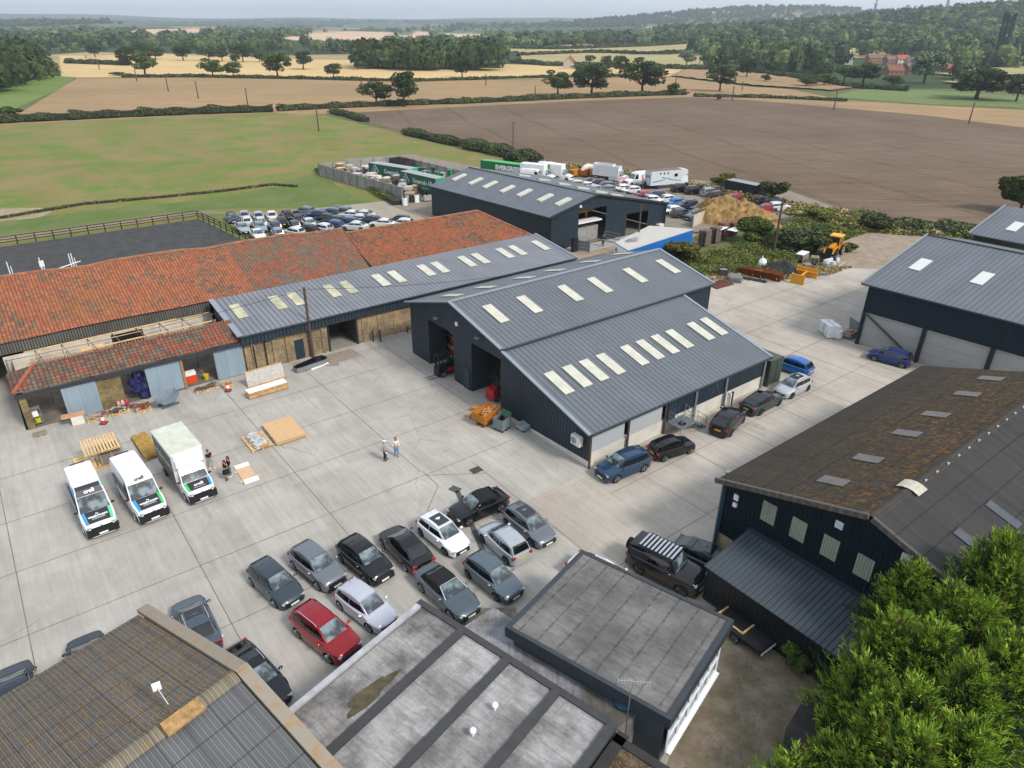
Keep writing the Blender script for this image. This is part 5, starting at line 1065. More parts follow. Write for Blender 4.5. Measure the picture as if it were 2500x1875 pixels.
# cars in the compound behind the tiled barn
CG='cars stored close together behind the tiled barn'
comp=[((120,150),'saloon','#252c3b',-62,'dark blue people carrier at the left end of the rear compound row','mpv'),
((255,128),'saloon','#9ba0a6',112,'silver saloon second from the left in the rear compound row','saloon'),
((285,190),'hatch','#cfd2d4',112,'white hatchback squeezed behind the second silver saloon in the compound','hatchback'),
((405,135),'saloon','#a7acb2',112,'silver saloon third from the left in the rear compound row','saloon'),
((440,212),'hatch','#d2d4d6',-62,'white hatchback nose down in the left compound cluster','hatchback'),
((550,130),'saloon','#dcdddf',112,'white saloon fourth from the left in the rear compound row','saloon'),
((712,118),'saloon','#1c2024',118,'black saloon fifth in the rear compound row','saloon'),
((655,195),'saloon','#17191c',118,'black saloon with a yellow plate in the middle of the compound','saloon'),
((825,165),'saloon','#2f3439',118,'dark grey saloon right of the yellow plated black saloon','saloon'),
((792,238),'hatch','#1d2023',118,'black hatchback in the front middle of the compound','hatchback'),
((932,280),'hatch','#23282c',150,'dark hatchback close behind the tiled ridge','hatchback'),
((235,262),'saloon','#a0a6ad',-60,'silver blue saloon beside the arena fence in the compound','saloon'),
((420,250),'saloon','#8b98a3',-60,'pale blue grey saloon right of the one by the fence','saloon'),
((400,335),'saloon','#dfe0e1',-58,'white saloon nearest the arena fence and tiled ridge','saloon'),
((585,255),'suv','#222529',118,'black pickup style car in the left middle of the compound','pickup'),
((612,318),'hatch','#7c8a94',118,'small grey blue hatchback at the ridge of the tiled barn','hatchback'),
((790,310),'hatch','#d9dadc',150,'white hatchback partly cut by the tiled ridge','hatchback'),
((958,215),'saloon','#dfe0e2',-58,'white saloon nose out in the centre of the compound','saloon'),
((1095,268),'hatch','#d6d7da',150,'white car tail just over the ridge near the blue one','hatchback'),
((1040,125),'hatch','#27346b',165,'navy blue hatchback near the metal rails at the compound back','hatchback'),
((1125,160),'saloon','#1b1d20',168,'black saloon right of the navy hatchback in the compound','saloon'),
((1235,182),'saloon','#3a4146',168,'dark grey saloon in the middle of the right compound block','saloon'),
((900,85),'hatch','#5d6c74',160,'grey green hatchback under the metal rails at the compound back','hatchback'),
((1190,98),'hatch','#4f5d6c',165,'grey blue hatchback behind the navy one at the compound back','hatchback'),
((1240,72),'saloon','#3d4c50',165,'dark green grey saloon at the very back of the compound','saloon'),
((1300,90),'hatch','#55585c',168,'mid grey hatchback behind the white one at the compound back','hatchback'),
((1395,122),'saloon','#d9dadd',168,'white saloon at the back of the right compound block','saloon'),
((1370,205),'hatch','#2a3f6e',168,'blue hatchback with red lamps in the right compound block','hatchback'),
((1205,235),'hatch','#2c4a80',165,'bright blue hatchback cut by the step in the tiled ridge','hatchback'),
((1485,165),'saloon','#cfd1d4',168,'white saloon between the two dark ones at the right of the compound','saloon'),
((1445,245),'saloon','#d3d5d8',172,'white saloon lying along the ridge of the lower tiled roof','saloon'),
((1612,180),'saloon','#2c3238',170,'dark grey saloon third from the right end of the compound','saloon'),
((1745,215),'saloon','#e0e1e3',172,'white saloon second from the right end of the compound','saloon'),
((1920,180),'hatch','#15171a',172,'black hatchback alone at the right end of the compound','hatchback'),
((1950,215),'hatch','#d4d5d7',172,'white car roof peeping over the tiled ridge at the right end','hatchback'),
((1530,120),'saloon','#c9ccd0',170,'white car bonnet behind the white saloon at the back right of the compound','saloon')]
for (px,py),ty,col,h,lab,cat in comp:
    p=G(px,py+16,RC);car(ty,col,(p.x,p.y),h,lab,cat,CG,detail=0,rearplate=True,z=-.12)
# rear car park
LG='cars in the gravel car park behind the grey barn'
lot=[((1115,232),'suv','#15181c',22,'black sport utility car next to the horsebox','suv'),((1238,250),'suv','#171c1a',22,'black green sport utility car second from the horsebox','suv'),
((1375,268),'suv','#8b9095',25,'silver sport utility car left of the black container','suv'),((1450,300),'suv','#1c2127',22,'dark estate car in front of the black container','estate car'),
((1570,322),'hatch','#a31e34',200,'crimson hatchback with white sunscreen in front of the black container','hatchback'),
((155,192),'hatch','#c9cbce',190,'pale hatchback leftmost of the cluster behind the grey barn roof','hatchback'),((250,205),'saloon','#dcdddf',195,'white saloon behind the barn roof beside the pale hatchback','saloon'),
((290,170),'saloon','#2b3847',195,'dark blue saloon at the back of the left cluster','saloon'),((352,192),'suv','#571a22',190,'dark red estate in the left cluster behind the barn roof','estate car'),
((430,212),'suv','#64696e',195,'grey estate right of the dark red one','estate car'),((312,238),'hatch','#9fb2c6',195,'pale blue hatchback touching the barn roof line','hatchback'),
((440,240),'hatch','#7a848b',195,'mid grey hatchback touching the barn roof line','hatchback'),((570,228),'mini','#dfe0e1',200,'tiny white city car with black roof behind the barn','city car'),
((660,248),'hatch','#dcdddf',200,'white hatchback behind the black slatted canopy','hatchback'),((772,292),'mini','#b8202c',200,'bright red small car at the end of the black canopy','city car'),
((870,302),'suv','#27336b',195,'navy blue sport utility car right of the canopy','suv'),((825,334),'hatch','#e0e1e2',195,'white roof of a car just above the barn eaves','hatchback'),
((965,330),'hatch','#dfe0e1',205,'white hatchback beside the navy sport utility car','hatchback'),((1055,358),'hatch','#2f7fc4',205,'sky blue hatchback in the right cluster','hatchback'),
((1020,428),'mini','#e3e3e4',205,'white small car at the barn corner','hatchback'),((1160,385),'suv','#2b3239',200,'dark grey sport utility car behind the grey one with a spare wheel','suv'),
((1125,458),'cross','#4a4f54',20,'grey small off road car with a spare wheel on its tail','off-roader'),((1305,408),'suv','#4a5a66',205,'blue grey estate in the right cluster','estate car'),
((1245,478),'suv','#59646d',215,'steel grey crossover nearest the hay heap wall','crossover'),((1410,440),'hatch','#5e727e',215,'teal grey hatchback beside the hay heap wall','hatchback'),
((1885,340),'suv','#24282c',18,'dark car at the back of the trio beside the hedge bush','car'),((1960,358),'suv','#111315',18,'black sport utility car in the middle of the trio by the bush','suv'),
((1990,402),'suv','#dcdee0',18,'white sport utility car right of the hay heap','suv'),((1862,415),'hatch','#b02a3c',205,'red car half hidden behind the hay heap','hatchback'),
((800,195),'suv','#23282d',200,'dark off road car between the white van and the horsebox','off-roader'),((630,160),'hatch','#c9868f',195,'car hidden under a pink cover beside the cage trucks','covered car')]
for (px,py),ty,col,h,lab,cat in lot:
    p=G(px,py+14,RL);c_=car(ty,col,(p.x,p.y),h,lab,cat,LG,detail=0,z=-.09)
    if cat=='covered car':
        for ch in list(c_.children_recursive):
            if not ch.name.startswith('body'):bpy.data.objects.remove(ch)
        cc_=[ch for ch in c_.children][0];cc_.material_slots[0].material=M('#cf9aa0',.9,0,.2,2.);cc_.name='car_cover'
# trucks of the rear park
TG='commercial vehicles along the hedge'
def truck(pos,h,boxL,boxH,boxc,label,cat='truck',open_=False,z=-.09,cabc='#dfe0e1'):
    t=car('cab',cabc,pos,h,label,cat,TG,'truck',metal=0,detail=0,rearplate=False,z=z)
    b=MB()
    if open_:
        x0,x1=-.7-boxL,-.7
        for s in(1,-1):b.box(((x0+x1)/2,s*1.0,.9+boxH/2),(boxL,.06,boxH))
        b.box((x0,0,.9+boxH/2),(.06,2,boxH));b.box((x1,0,.9+boxH/2),(.06,2,boxH));b.box(((x0+x1)/2,0,.95),(boxL,2,.1))
    else:b.box((-.7-boxL/2,0,.9+boxH/2),(boxL,2.1,boxH))
    b.build('box_body' if not open_ else 'cage_body',boxc,t,local=True)
    b=MB();b.box((-.7-boxL/2,0,.7),(boxL-.2,.9,.25));b.build('chassis',BLACK,t,local=True)
    for s in(1,-1):
        ty_=put('tyre',TYRE,t,(-.7-boxL*.7,s*.9,.35));ty_.scale=(.38,1.4,.38);put('rim',RIM5,ty_)
    return t
WBOX=M('#d9dadb',.5,0,.06)
def fp(x,y,R):
    p=G(x,y,R,-.09);return (p.x,p.y)
truck(fp(560,385,RT),-25,5.6,2.4,WBOX,'white high box truck with a grey roof, left of the green striped tipper')
t_=truck(fp(830,378,RT),-30,4.2,2.3,WBOX,'white and green caged tipper truck with a black bumper')
b=MB();b.box((-4.1,-1.07,2.6),(1.4,.03,1.1));b.build('green_panel',M('#6fae2f',.5,0,0),t_,local=True)
car('van','#e3e4e6',fp(600,290,RT),-28,'white high roof van behind the green striped tipper','van',TG,'van',metal=0,detail=0,z=-.09)
car('van','#dedfe0',fp(340,400,RT),-20,'white crew cab peeping over the grey barn roof','van',TG,'van',metal=0,detail=0,z=-.09)
truck(fp(1600,385,RT),150-180,4.4,2.4,WBOX,'white open topped box truck loaded with pink sacks',open_=True)
truck(fp(1700,400,RT),150-180,4.6,2.2,M('#c9cbcc',.5,0,.1),'white caged tipper truck between the sack truck and the pink covered car',open_=True)
v_=car('lwbvan','#e3e4e6',fp(1930,440,RT),-150,'white van with big red lettering beside the horsebox','van',TG,'van',metal=0,detail=0,z=-.09)
RED=M('#c01f2c',.5,0,0);text_on(v_,'lettering','LT',1.5,RED,(-1.2,1.03,1.5),(-1,0,0),(0,0,1),.04)
# horsebox
hp=G(1180,275,RA,-.09);hb_=thing('horsebox','tall grey and white horsebox lorry with teal swoosh stripes in the rear car park','horsebox',(hp.x,hp.y,-.09),R_(23),TG)
b=MB();b.box((-.6,0,2.2),(7.6,2.4,2.8));b.hexa([(3.2,-1.2,2.3),(4.6,-1.15,2.7),(4.6,1.15,2.7),(3.2,1.2,2.3)],[(3.2,-1.2,3.6),(4.5,-1.1,3.5),(4.5,1.1,3.5),(3.2,1.2,3.6)]);b.build('body',M('#c2c8ca',.5,0,.05),hb_,local=True)
b=MB();b.box((-.6,0,3.62),(7.5,2.3,.05));b.build('roof',M('#6d5d57',.7,0,.2),hb_,local=True)
b=MB();b.hexa([(3.2,-1.15,.5),(5.0,-1.1,.5),(5.0,1.1,.5),(3.2,1.15,.5)],[(3.2,-1.1,2.4),(4.7,-1.,2.3),(4.7,1.,2.3),(3.2,1.1,2.4)]);b.build('cab',M('#d3d6d8',.4,0,.05),hb_,local=True)
TEAL=M('#2f87a3',.5,0,0)
for q in ([(-4,1.6),(-1,1.9),(-1,1.75),(-4,1.35)],[(-1.8,2.4),(.2,2.0),(.2,1.85),(-1.8,2.2)],[(0,1.9),(2.8,1.5),(2.8,1.35),(0,1.75)]):
    b=MB();b.poly([(x,-1.215,z) for x,z in q][::-1]);b.build('stripe',TEAL,hb_,local=True)
b=MB();b.box((-4.42,0,2.5),(.03,1.6,.6));b.build('rear_vent',M('#8b959b',.5),hb_,local=True)
for x,z_,w_ in ((1.6,2.6,.8),(-.4,3.1,.3),(-1.3,3.1,.3),(-2.2,3.1,.3)):
    b=MB();b.box((x,-1.21,z_),(w_,.04,.35 if w_<.5 else .6));b.build('window',GLASS,hb_,local=True)
for x in(-2.4,3.6):
    for s in(1,-1):
        ty_=put('tyre',TYRE,hb_,(x,s*1.05,.42));ty_.scale=(.42,1.3,.42);put('rim',RIM5,ty_)
# trailer by lean-to
tp=G(420,720,R10);tr=thing('flatbed_trailer','small black flatbed trailer carrying an empty timber frame beside the lean-to shed','trailer',(tp.x,tp.y,0),R_(127))
b=MB();b.box((0,0,.55),(3.4,1.7,.12));b.box((-1.7,0,.5),(.08,1.7,.22));b.bar((1.7,0,.5),(2.7,0,.45),.1);b.build('bed',M('#1a1b1d',.6,0,.1),tr,local=True)
b=MB();b.box((.5,.6,.68),(1.7,.08,.1));b.box((.5,-.6,.68),(1.7,.08,.1));b.box((-.35,0,.68),(.08,1.2,.1));b.box((1.35,0,.68),(.08,1.2,.1));b.build('timber_frame',WOODP,tr,local=True)
b=MB();b.box((-1.76,0,.45),(.04,1.7,.1));b.build('light_bar',WHITE,tr,local=True)
for s in(1,-1):
    ty_=put('tyre',TYRE,tr,(-.1,s*.8,.3));ty_.scale=(.3,.8,.3);put('rim',RIM5,ty_)
    b=MB();b.box((-1.79,s*.6,.45),(.03,.16,.08));b.build('tail_light',M('#c0451a',.3),tr,local=True)
# ---------------- props ----------------
rnd=random.Random(11)
HA=math.degrees(math.pi/2-TH)   # heading of the long axis
HB=HA-90
def P3(x,y,R,z=0.):
    return G(x,y,R,z)
def one(name,label,cat,parts,loc,hdg=0,group=None):
    "parts: list of (part name, material, [shape functions])"
    t=thing(name,label,cat,(loc[0],loc[1],loc[2] if len(loc)>2 else 0.),R_(hdg),group)
    for pn,mat,fn in parts:
        b=MB();fn(b);b.build(pn,mat,t,local=True,smooth=pn.startswith('s_') )
    return t
_pm={}
def pallet_mesh(l,w,mat,boards=7):
    k=(l,w,mat.name,boards)
    if k in _pm:return _pm[k]
    b=MB()
    for i in range(boards):b.box((-l/2+l*(i+.5)/boards,0,.135),(l/boards*.62,w,.02))
    for y in(-w/2+.05,0,w/2-.05):
        b.box((0,y,.11),(l,.1,.025));b.box((0,y,.012),(l,.1,.02))
    d=b.mesh('deck_boards',mat);b=MB()
    for y in(-w/2+.05,0,w/2-.05):
        for x in(-l/2+.08,0,l/2-.08):b.box((x,y,.06),(.14,.1,.075))
    _pm[k]=(d,b.mesh('blocks',mat));return _pm[k]
def pallet(loc,hdg,label,l=1.2,w=1.,mat=WOODP,group='wooden pallets',boards=7):
    t=thing('pallet',label,'pallet',(loc[0],loc[1],loc[2]),R_(hdg),group);d,k=pallet_mesh(l,w,mat,boards);put('deck_boards',d,t);put('blocks',k,t);return t
GREYW=M('#8f877a',.85,0,.2,2.)
def pstack(loc,hdg,n,label,l=1.2,w=1.,mat=WOODP,group='wooden pallets',z0=0.,jit=.04):
    for i in range(n):
        p=(loc[0]+rnd.uniform(-jit,jit),loc[1]+rnd.uniform(-jit,jit),z0+.15*i+.002)
        pallet(p,hdg+rnd.uniform(-2,2),label if i<n-1 else 'topmost '+label.replace('a stack','the stack'),l,w,mat,group)
# tall stack behind the vans
sp=P3(590,650,RV);sp=sp+AX*.1-BX*.75
pstack(sp,HA,2,'big pale pallet at the foot of a stack behind the vans',2.2,1.5)
for i in range(8):pallet((sp.x+AX.x*.25+BX.x*.25,sp.y+AX.y*.25+BX.y*.25,.31+.15*i),HA+rnd.uniform(-2,2),'grey weathered pallet in the middle of the tall stack behind the vans',1.6,1.2,GREYW)
pallet((sp.x-AX.x*.25,sp.y-AX.y*.25,1.53),HA,'large new pale pallet crowning the tall stack behind the vans',2.4,2.5,WOODP,boards=11)
p=P3(215,590,RV);pallet(p,HA+90,'small slatted pallet lying flat behind the leftmost van',1.3,1.,WOODP,boards=10)
p=P3(285,612,R2);pallet(p,HA,'small grey pallet on the concrete by the stable corner',1.,.8,GREYW)
def planks(n,l,w,h,seed=0,sp=.01):
    def f(b):
        r=random.Random(seed);y=-w/2
        rows=max(1,int(h/.05))
        for k in range(rows):
            for i in range(n):
                ll=l*r.uniform(.88,1.);b.box((r.uniform(-.06,.06),-w/2+w*(i+.5)/n,.05+k*.055),(ll,w/n*.86,.045))
    return f
p=P3(1090,400,RV);one('timber_bundle','bundle of long tan planks lying between the middle van and the box lorry','timber',[('planks',M('#a8853f',.8,0,.3,3.),planks(9,4.3,1.15,.35,2))],p,HB+2)
def sheets(l,w,n,th=.05,j=.03,seed=1):
    def f(b):
        r=random.Random(seed)
        for k in range(n):b.box((r.uniform(-j,j),r.uniform(-j,j),.08+th*(k+.5)),(l,w,th*.92),rz=r.uniform(-.02,.02))
    return f
p=P3(2020,600,R2);one('board_stack','neat stack of tan wood panels on the concrete beside the wrapped pallet','boards',[('panels',M('#c6a277',.7,0,.06),sheets(3.5,2.4,6)),('bearers',WHITE,lambda b:[b.box((x,0,.04),(.1,2.5,.08)) for x in(-1.3,0,1.3)])],p,HB-2)
p=P3(1830,670,R2);pallet(p,HB,'pale pallet carrying a plastic wrapped bundle',2.7,1.7,WOODP,'wooden pallets',9)
def crumple(l,w,h,seed,n=14):
    def f(b):
        r=random.Random(seed)
        for k in range(n):b.blob((r.uniform(-l/2,l/2),r.uniform(-w/2,w/2),h*.35*r.random()),(l*.16,w*.26,h*.6),8,k+seed,.3)
    return f
PLAST=M('#aeb0b2',.3,0,.25,6.)
one('wrapped_bundle','clear plastic wrapped bundle lying on a pale pallet','bundle',[('wrapping',PLAST,crumple(2.0,.9,.45,4,26)),('boards',WOOD,lambda b:b.box((0.1,.1,.08),(2.4,.7,.2)))],(p.x,p.y,.15),HB)
p=P3(1750,890,R2);one('flattened_box','opened flat cardboard box with a white foam block at each end','box',[('card',M('#c9a985',.8,0,.08),lambda b:[b.box((0,0,.03),(2.0,1.0,.03)),b.box((.9,.62,.06),(.25,.3,.12),rz=.4),b.box((-.5,-.6,.05),(.2,.35,.05)),b.box((1.0,-.65,.05),(.3,.2,.05))]),('foam_end',WHITE,lambda b:b.box((-1.1,0,.08),(.4,1.05,.12))),('foam_end',WHITE,lambda b:b.box((1.2,0,.1),(.42,1.05,.16)))],p,HB-2)
p=P3(248,1075,R3);one('board_stack','long white topped stack of boards beside a leaning wrapped panel','boards',[('boards',M('#b99468',.8,0,.35,3.),sheets(3.6,.8,6,.09,.06,3)),('top_board',WHITE,lambda b:b.box((-.05,0,.68),(3.6,.85,.08)))],p,HA+2)
p=P3(235,1005,R3);one('shrink_wrapped_sheet','tall grey plastic wrapped panel standing on edge behind the white topped boards','panel',[('panel',M('#b8b5b0',.3,0,.2,5.),lambda b:b.hexa([(-1.75,-.25,.1),(1.75,-.25,.1),(1.75,.1,.1),(-1.75,.1,.1)],[(-1.75,.0,1.35),(1.75,.0,1.35),(1.75,.25,1.35),(-1.75,.25,1.35)])),('frame',WOOD,lambda b:[b.box((0,.28,1.38),(3.6,.08,.08)),b.box((0,-.2,.06),(3.6,.6,.08))])],p,HA+2)
def tub(b):
    o=[(-1.7,-.3),(-1.2,-.42),(0,-.5),(1.1,-.62),(1.6,-.45),(1.7,0),(1.6,.45),(1.1,.62),(0,.5),(-1.2,.42),(-1.7,.3)]
    n=len(o)
    for i in range(n):
        (x0,y0),(x1,y1)=o[i],o[(i+1)%n];b.poly([(x0,y0,.05),(x1,y1,.05),(x1*1.05,y1*1.08,.55),(x0*1.05,y0*1.08,.55)],1);b.poly([(x0*1.05,y0*1.08,.55),(x1*1.05,y1*1.08,.55),(x1*.98,y1*.95,.53),(x0*.98,y0*.95,.53)],0);b.poly([(x0*.98,y0*.95,.53),(x1*.98,y1*.95,.53),(x1*.9,y1*.85,.2),(x0*.9,y0*.85,.2)],0)
    b.poly([(x*.9,y*.85,.2) for x,y in o],0);b.poly([(x,y,.05) for x,y in o][::-1],1)
p=P3(525,910,R3);one('boat_mould','black tapered open mould like a small boat lying outside the brick wall','mould',[('shell',[M('#0f1012',.4,0,0),M('#7c8084',.6,0,.1)],tub),('bearer',WHITE,lambda b:b.box((.6,-.6,.04),(2.,.2,.08)))],p,HA+12)
def hopper(b):
    b.hexa([(-.5,-.45,.35),(.45,-.45,.35),(.45,.45,.35),(-.5,.45,.35)],[(-1.1,-.6,1.0),(.95,-.6,1.15),(.95,.6,1.15),(-1.1,.6,1.0)])
p=P3(1200,405,R2);hp_=one('tipping_hopper','grey steel tipping hopper open at the top in front of the middle sliding door','hopper',[('bin',M('#7d8a94',.6,.2,.15),lambda b:[b.hexa([(-.5,s*.45-.02,.35),(.45,s*.45-.02,.35),(.45,s*.45+.02,.35),(-.5,s*.45+.02,.35)],[(-1.1,s*.6-.02,1.0),(.95,s*.6-.02,1.15),(.95,s*.6+.02,1.15),(-1.1,s*.6+.02,1.0)]) for s in(1,-1)]+[b.poly([(-.5,-.45,.35),(-.5,.45,.35),(-1.1,.6,1.0),(-1.1,-.6,1.0)]),b.poly([(.45,-.45,.35),(.95,-.6,1.15),(.95,.6,1.15),(.45,.45,.35)]),b.poly([(-.5,-.45,.36),(.45,-.45,.36),(.45,.45,.36),(-.5,.45,.36)])]),('base_frame',M('#5d666d',.6,.3,.1),lambda b:[b.box((0,s*.35,.1),(1.5,.15,.18)) for s in(1,-1)]+[b.box((.2,0,.25),(.5,.6,.15))])],p,HA+10)
JW=M('#6d5b4a',.85,0,.4,3.)
def junk(l,w,h,n,seed):
    def f(b):
        r=random.Random(seed)
        for k in range(n):
            z=h*r.random();b.bar((r.uniform(-l/2,l/2),r.uniform(-w/2,w/2),z+.15),(r.uniform(-l/2,l/2),r.uniform(-w/2,w/2),z+.18+r.uniform(-.08,.1)),r.uniform(.04,.12))
    return f
def junkpallet(x,y,R,label,l,w,mat,seed,n=16,h=.35,hd=HA):
    p=P3(x,y,R);pallet(p,hd,'pallet under the '+label,l,w,WOODP);one('scrap_pile',label,'scrap',[('pieces',mat,junk(l*1.1,w,h,n,seed)),('pale_pieces',M('#b0a99c',.7,0,.2),junk(l,w*.8,h*.9,max(3,n//4),seed+50))],(p.x,p.y,.06),hd)
junkpallet(845,462,R2,'pile of dark metal offcuts near the left traffic cone',1.7,.8,M('#5d5a55',.6,.3,.4,4.),1)
junkpallet(1018,440,R2,'heap of rusty brown pieces between the offcuts and the grey hopper',1.2,.9,M('#7c4430',.8,.1,.35,4.),2)
junkpallet(1468,295,R2,'flat tray of sticks left of the right traffic cone',1.9,.7,M('#5d564b',.8,0,.3,4.),3,20,.2)
junkpallet(1618,270,R2,'small load of card and plastic behind the right traffic cone',1.,.8,M('#b9a98a',.8,0,.3),4,8,.3)
junkpallet(670,510,R2,'grey frame and hose lying by the left traffic cone',1.1,.8,M('#9a9488',.7,0,.3),5,9,.25)
p=P3(548,535,R2);one('foam_crate','white broken crate topped by a tan lid and crumpled plastic','crate',[('crate',M('#cfcac2',.8,0,.12),lambda b:b.box((.1,0,.4),(.9,.8,.75))),('lid',M('#b98d6d',.8,0,.15),lambda b:b.box((-.1,.05,.82),(1.7,.75,.1),rz=-.1)),('plastic',PLAST,crumple(.9,.5,.3,9,8))],p,HA)
def cone(loc,label):
    t=thing('traffic_cone',label,'traffic cone',(loc[0],loc[1],0),0,'traffic cones')
    b=MB();b.box((0,0,.04),(.52,.52,.08));b.build('base',M('#3a3a3c',.8),t,local=True)
    for z0,z1,c in((.08,.34,'#c4281e'),(.34,.62,'#e3e0dc'),(.62,.95,'#c4281e')):
        b=MB();R=lambda z:.21-.17*z/.95;b.tube([(0,0,z0),(0,0,z1)],[R(z0),R(z1)],14);b.build('band' if c!='#e3e0dc' else 'white_band',M(c,.5,0,.05),t,local=True,smooth=True)
cone(P3(738,535,R2),'red and white cone by the white crate');cone(P3(1622,305,R2),'red and white cone nearer the long board stack')
p=W(-19.9,-6.6);one('orange_cabinet','orange cabinet with a white top inside the right open bay','cabinet',[('body',M('#d2491b',.5,0,.03),lambda b:b.box((0,0,.4),(1.0,.55,.75))),('top_panel',WHITE,lambda b:b.box((0,.02,.95),(.95,.5,.35)))],p,HA)
p=W(-18.6,-6.4);one('yellow_bucket','yellow bucket with a broom in the right open bay','bucket',[('bucket',M('#cfae17',.5,0,0),lambda b:b.tube([(0,0,0),(0,0,.5)],[.2,.27],14)),('broom',WOOD,lambda b:b.bar((0,0,.3),(-.5,.2,.9),.03))],p,0)
p=W(-24.2,-6.2);one('navy_tarpaulin','crumpled navy tarpaulin hanging in the middle open bay','tarpaulin',[('sheet',M('#1a1c4f',.5,0,.3,3.),lambda b:[b.blob((rnd.uniform(-.4,.5),rnd.uniform(-.3,.3),.3+1.9*k/9),(.55,.45,.5),8,k,.25) for k in range(10)])],p,HA)
p=W(-32.2,-6.3);one('tool_rack','small metal shelf trolley with a yellow bucket in the left open bay','trolley',[('frame',STEELG,lambda b:[b.bar((x,y,0),(x,y,1.6),.04) for x in(-.35,.35) for y in(-.25,.25)]+[b.box((0,0,z),(.75,.55,.03)) for z in(.2,.8,1.5)]),('bucket',M('#d0c01a',.5,0,0),lambda b:b.tube([(0,0,.22),(0,0,.6)],[.2,.26],12)),('paper_box',WHITE,lambda b:b.box((-.05,-.1,1.05),(.4,.3,.45)))],p,HA)
for k,c in enumerate(('#c98a92','#c9a0a0','#b52b45')):
    p=W(-26.3+.32*k,-5.15);one('cement_bag',('pale pink bag leaning on the brick pier, left of the others','pale bag in the middle of three on the brick pier','bright red bag right of the pale ones on the brick pier')[k],'bag',[('bag',M(c,.6,0,.2,6.),lambda b:b.blob((0,0,.35),(.16,.13,.38),10,3,.12))],p,HA,'bags against the brick pier')
p=W(-26.4,-4.95);rb=one('brick_rubble',None,None,[('rubble',M('#8a6a54',.9,0,.4,4.),lambda b:[b.box((rnd.uniform(-1.3,1.3),rnd.uniform(-.35,.3),.04),(.2,.1,.07),rz=rnd.random()*3) for k in range(90)])],p,HA)
for ch in list(rb.children):ch.parent=None;ch.location=rb.location;ch.rotation_euler=rb.rotation_euler;tag(ch,'scattered broken bricks at the foot of the brick pier','rubble',None,'stuff');ch.name='brick_rubble'
bpy.data.objects.remove(rb)
# bollards
for i,(a,bb,h,lab) in enumerate(((-1.35,-4.4,1.3,'tall dark steel bollard by the warehouse corner'),(-6.1,-4.6,.1,None),(-1.9,-4.95,1.2,'slim steel post against the tan brick wall'),(2.2,-4.9,.6,'short stub post at the end of the brick wall'))):
    if not lab:continue
    t=thing('bollard',lab,'bollard',W(a,bb),0,'steel bollards');b=MB();b.tube([(0,0,0),(0,0,h)],.09,12);b.build('post',M('#3a4046',.5,.3,.1),t,local=True);b=MB();b.tube([(0,0,h),(0,0,h+.04)],[.095,.05],12);b.build('cap',M('#2a2e33',.5),t,local=True)
# orange skip etc
RUSTO=M('#b87321',.6,.1,.15,2.)
def skip(b):
    for s in(1,-1):b.hexa([(-.7,s*.5-.02,.25),(.7,s*.5-.02,.25),(.7,s*.5+.02,.25),(-.7,s*.5+.02,.25)],[(-1.0,s*.65-.02,1.25),(1.15,s*.65-.02,1.25),(1.15,s*.65+.02,1.25),(-1.0,s*.65+.02,1.25)])
    b.poly([(-.7,-.5,.25),(-.7,.5,.25),(-1.,.65,1.25),(-1.,-.65,1.25)]);b.poly([(.7,-.5,.25),(1.15,-.65,1.25),(1.15,.65,1.25),(.7,.5,.25)]);b.poly([(-.7,-.5,.27),(.7,-.5,.27),(.7,.5,.27),(-.7,.5,.27)])
    for s in(1,-1):b.bar((-1,s*.66,1.25),(1.15,s*.66,1.25),.07)
p=P3(1650,1270,R3);one('orange_skip','rusty orange tipping skip full of wood beside the grey green wheeled bin','skip',[('bin',RUSTO,skip),('contents',M('#b98a5f',.8,0,.35,4.),lambda b:[b.bar((rnd.uniform(-.7,.6),rnd.uniform(-.4,.4),.8+.3*rnd.random()),(rnd.uniform(-.7,1.2),rnd.uniform(-.4,.4),.9+.5*rnd.random()),.1,.04) for k in range(14)]),('fork_base',M('#6d4423',.8,0,.3),lambda b:[b.box((0,s*.3,.12),(1.6,.2,.2)) for s in(1,-1)])],p,HA+12)
p=P3(1750,1310,R3);one('wheeled_bin','grey green steel wheeled bin with an open lid and black bags','bin',[('body',M('#6f7f80',.6,.1,.12),lambda b:[b.box((0,s*.5,.68),(1.,.04,.95)) for s in(1,-1)]+[b.box((s*.5,0,.68),(.04,1.,.95)) for s in(1,-1)]+[b.box((0,0,.22),(1,1,.05))]),('lid',M('#3d6b4c',.6,0,.1),lambda b:b.hexa([(.52,-.5,.6),(.6,-.5,.6),(.6,.5,.6),(.52,.5,.6)],[(.62,-.5,1.5),(.68,-.5,1.5),(.68,.5,1.5),(.62,.5,1.5)])),('bags',M('#1d1d20',.3,0,.2),crumple(.7,.7,1.4,5,6)),('wheel',RUBBER,lambda b:b.tube([(.4,.42,.08),(.4,.48,.08)],.09,10)),('wheel',RUBBER,lambda b:b.tube([(.4,-.48,.08),(.4,-.42,.08)],.09,10)),('wheel',RUBBER,lambda b:b.tube([(-.4,.42,.08),(-.4,.48,.08)],.09,10)),('wheel',RUBBER,lambda b:b.tube([(-.4,-.48,.08),(-.4,-.42,.08)],.09,10))],p,HA+14)
p=P3(1895,1305,R3);one('folded_pallet_box','low folded grey plastic pallet box next to the warehouse wall','pallet box',[('panels',M('#8d989f',.5,0,.12),lambda b:[b.box((0,0,.3),(1.2,1.,.28)),b.box((0,0,.46),(1.1,.06,.05)),b.box((0,.25,.46),(1.0,.3,.04))]),('feet',M('#2f3133',.7),lambda b:[b.box((x,y,.08),(.2,.2,.16)) for x in(-.45,.45) for y in(-.35,.35)])],p,HA+6)
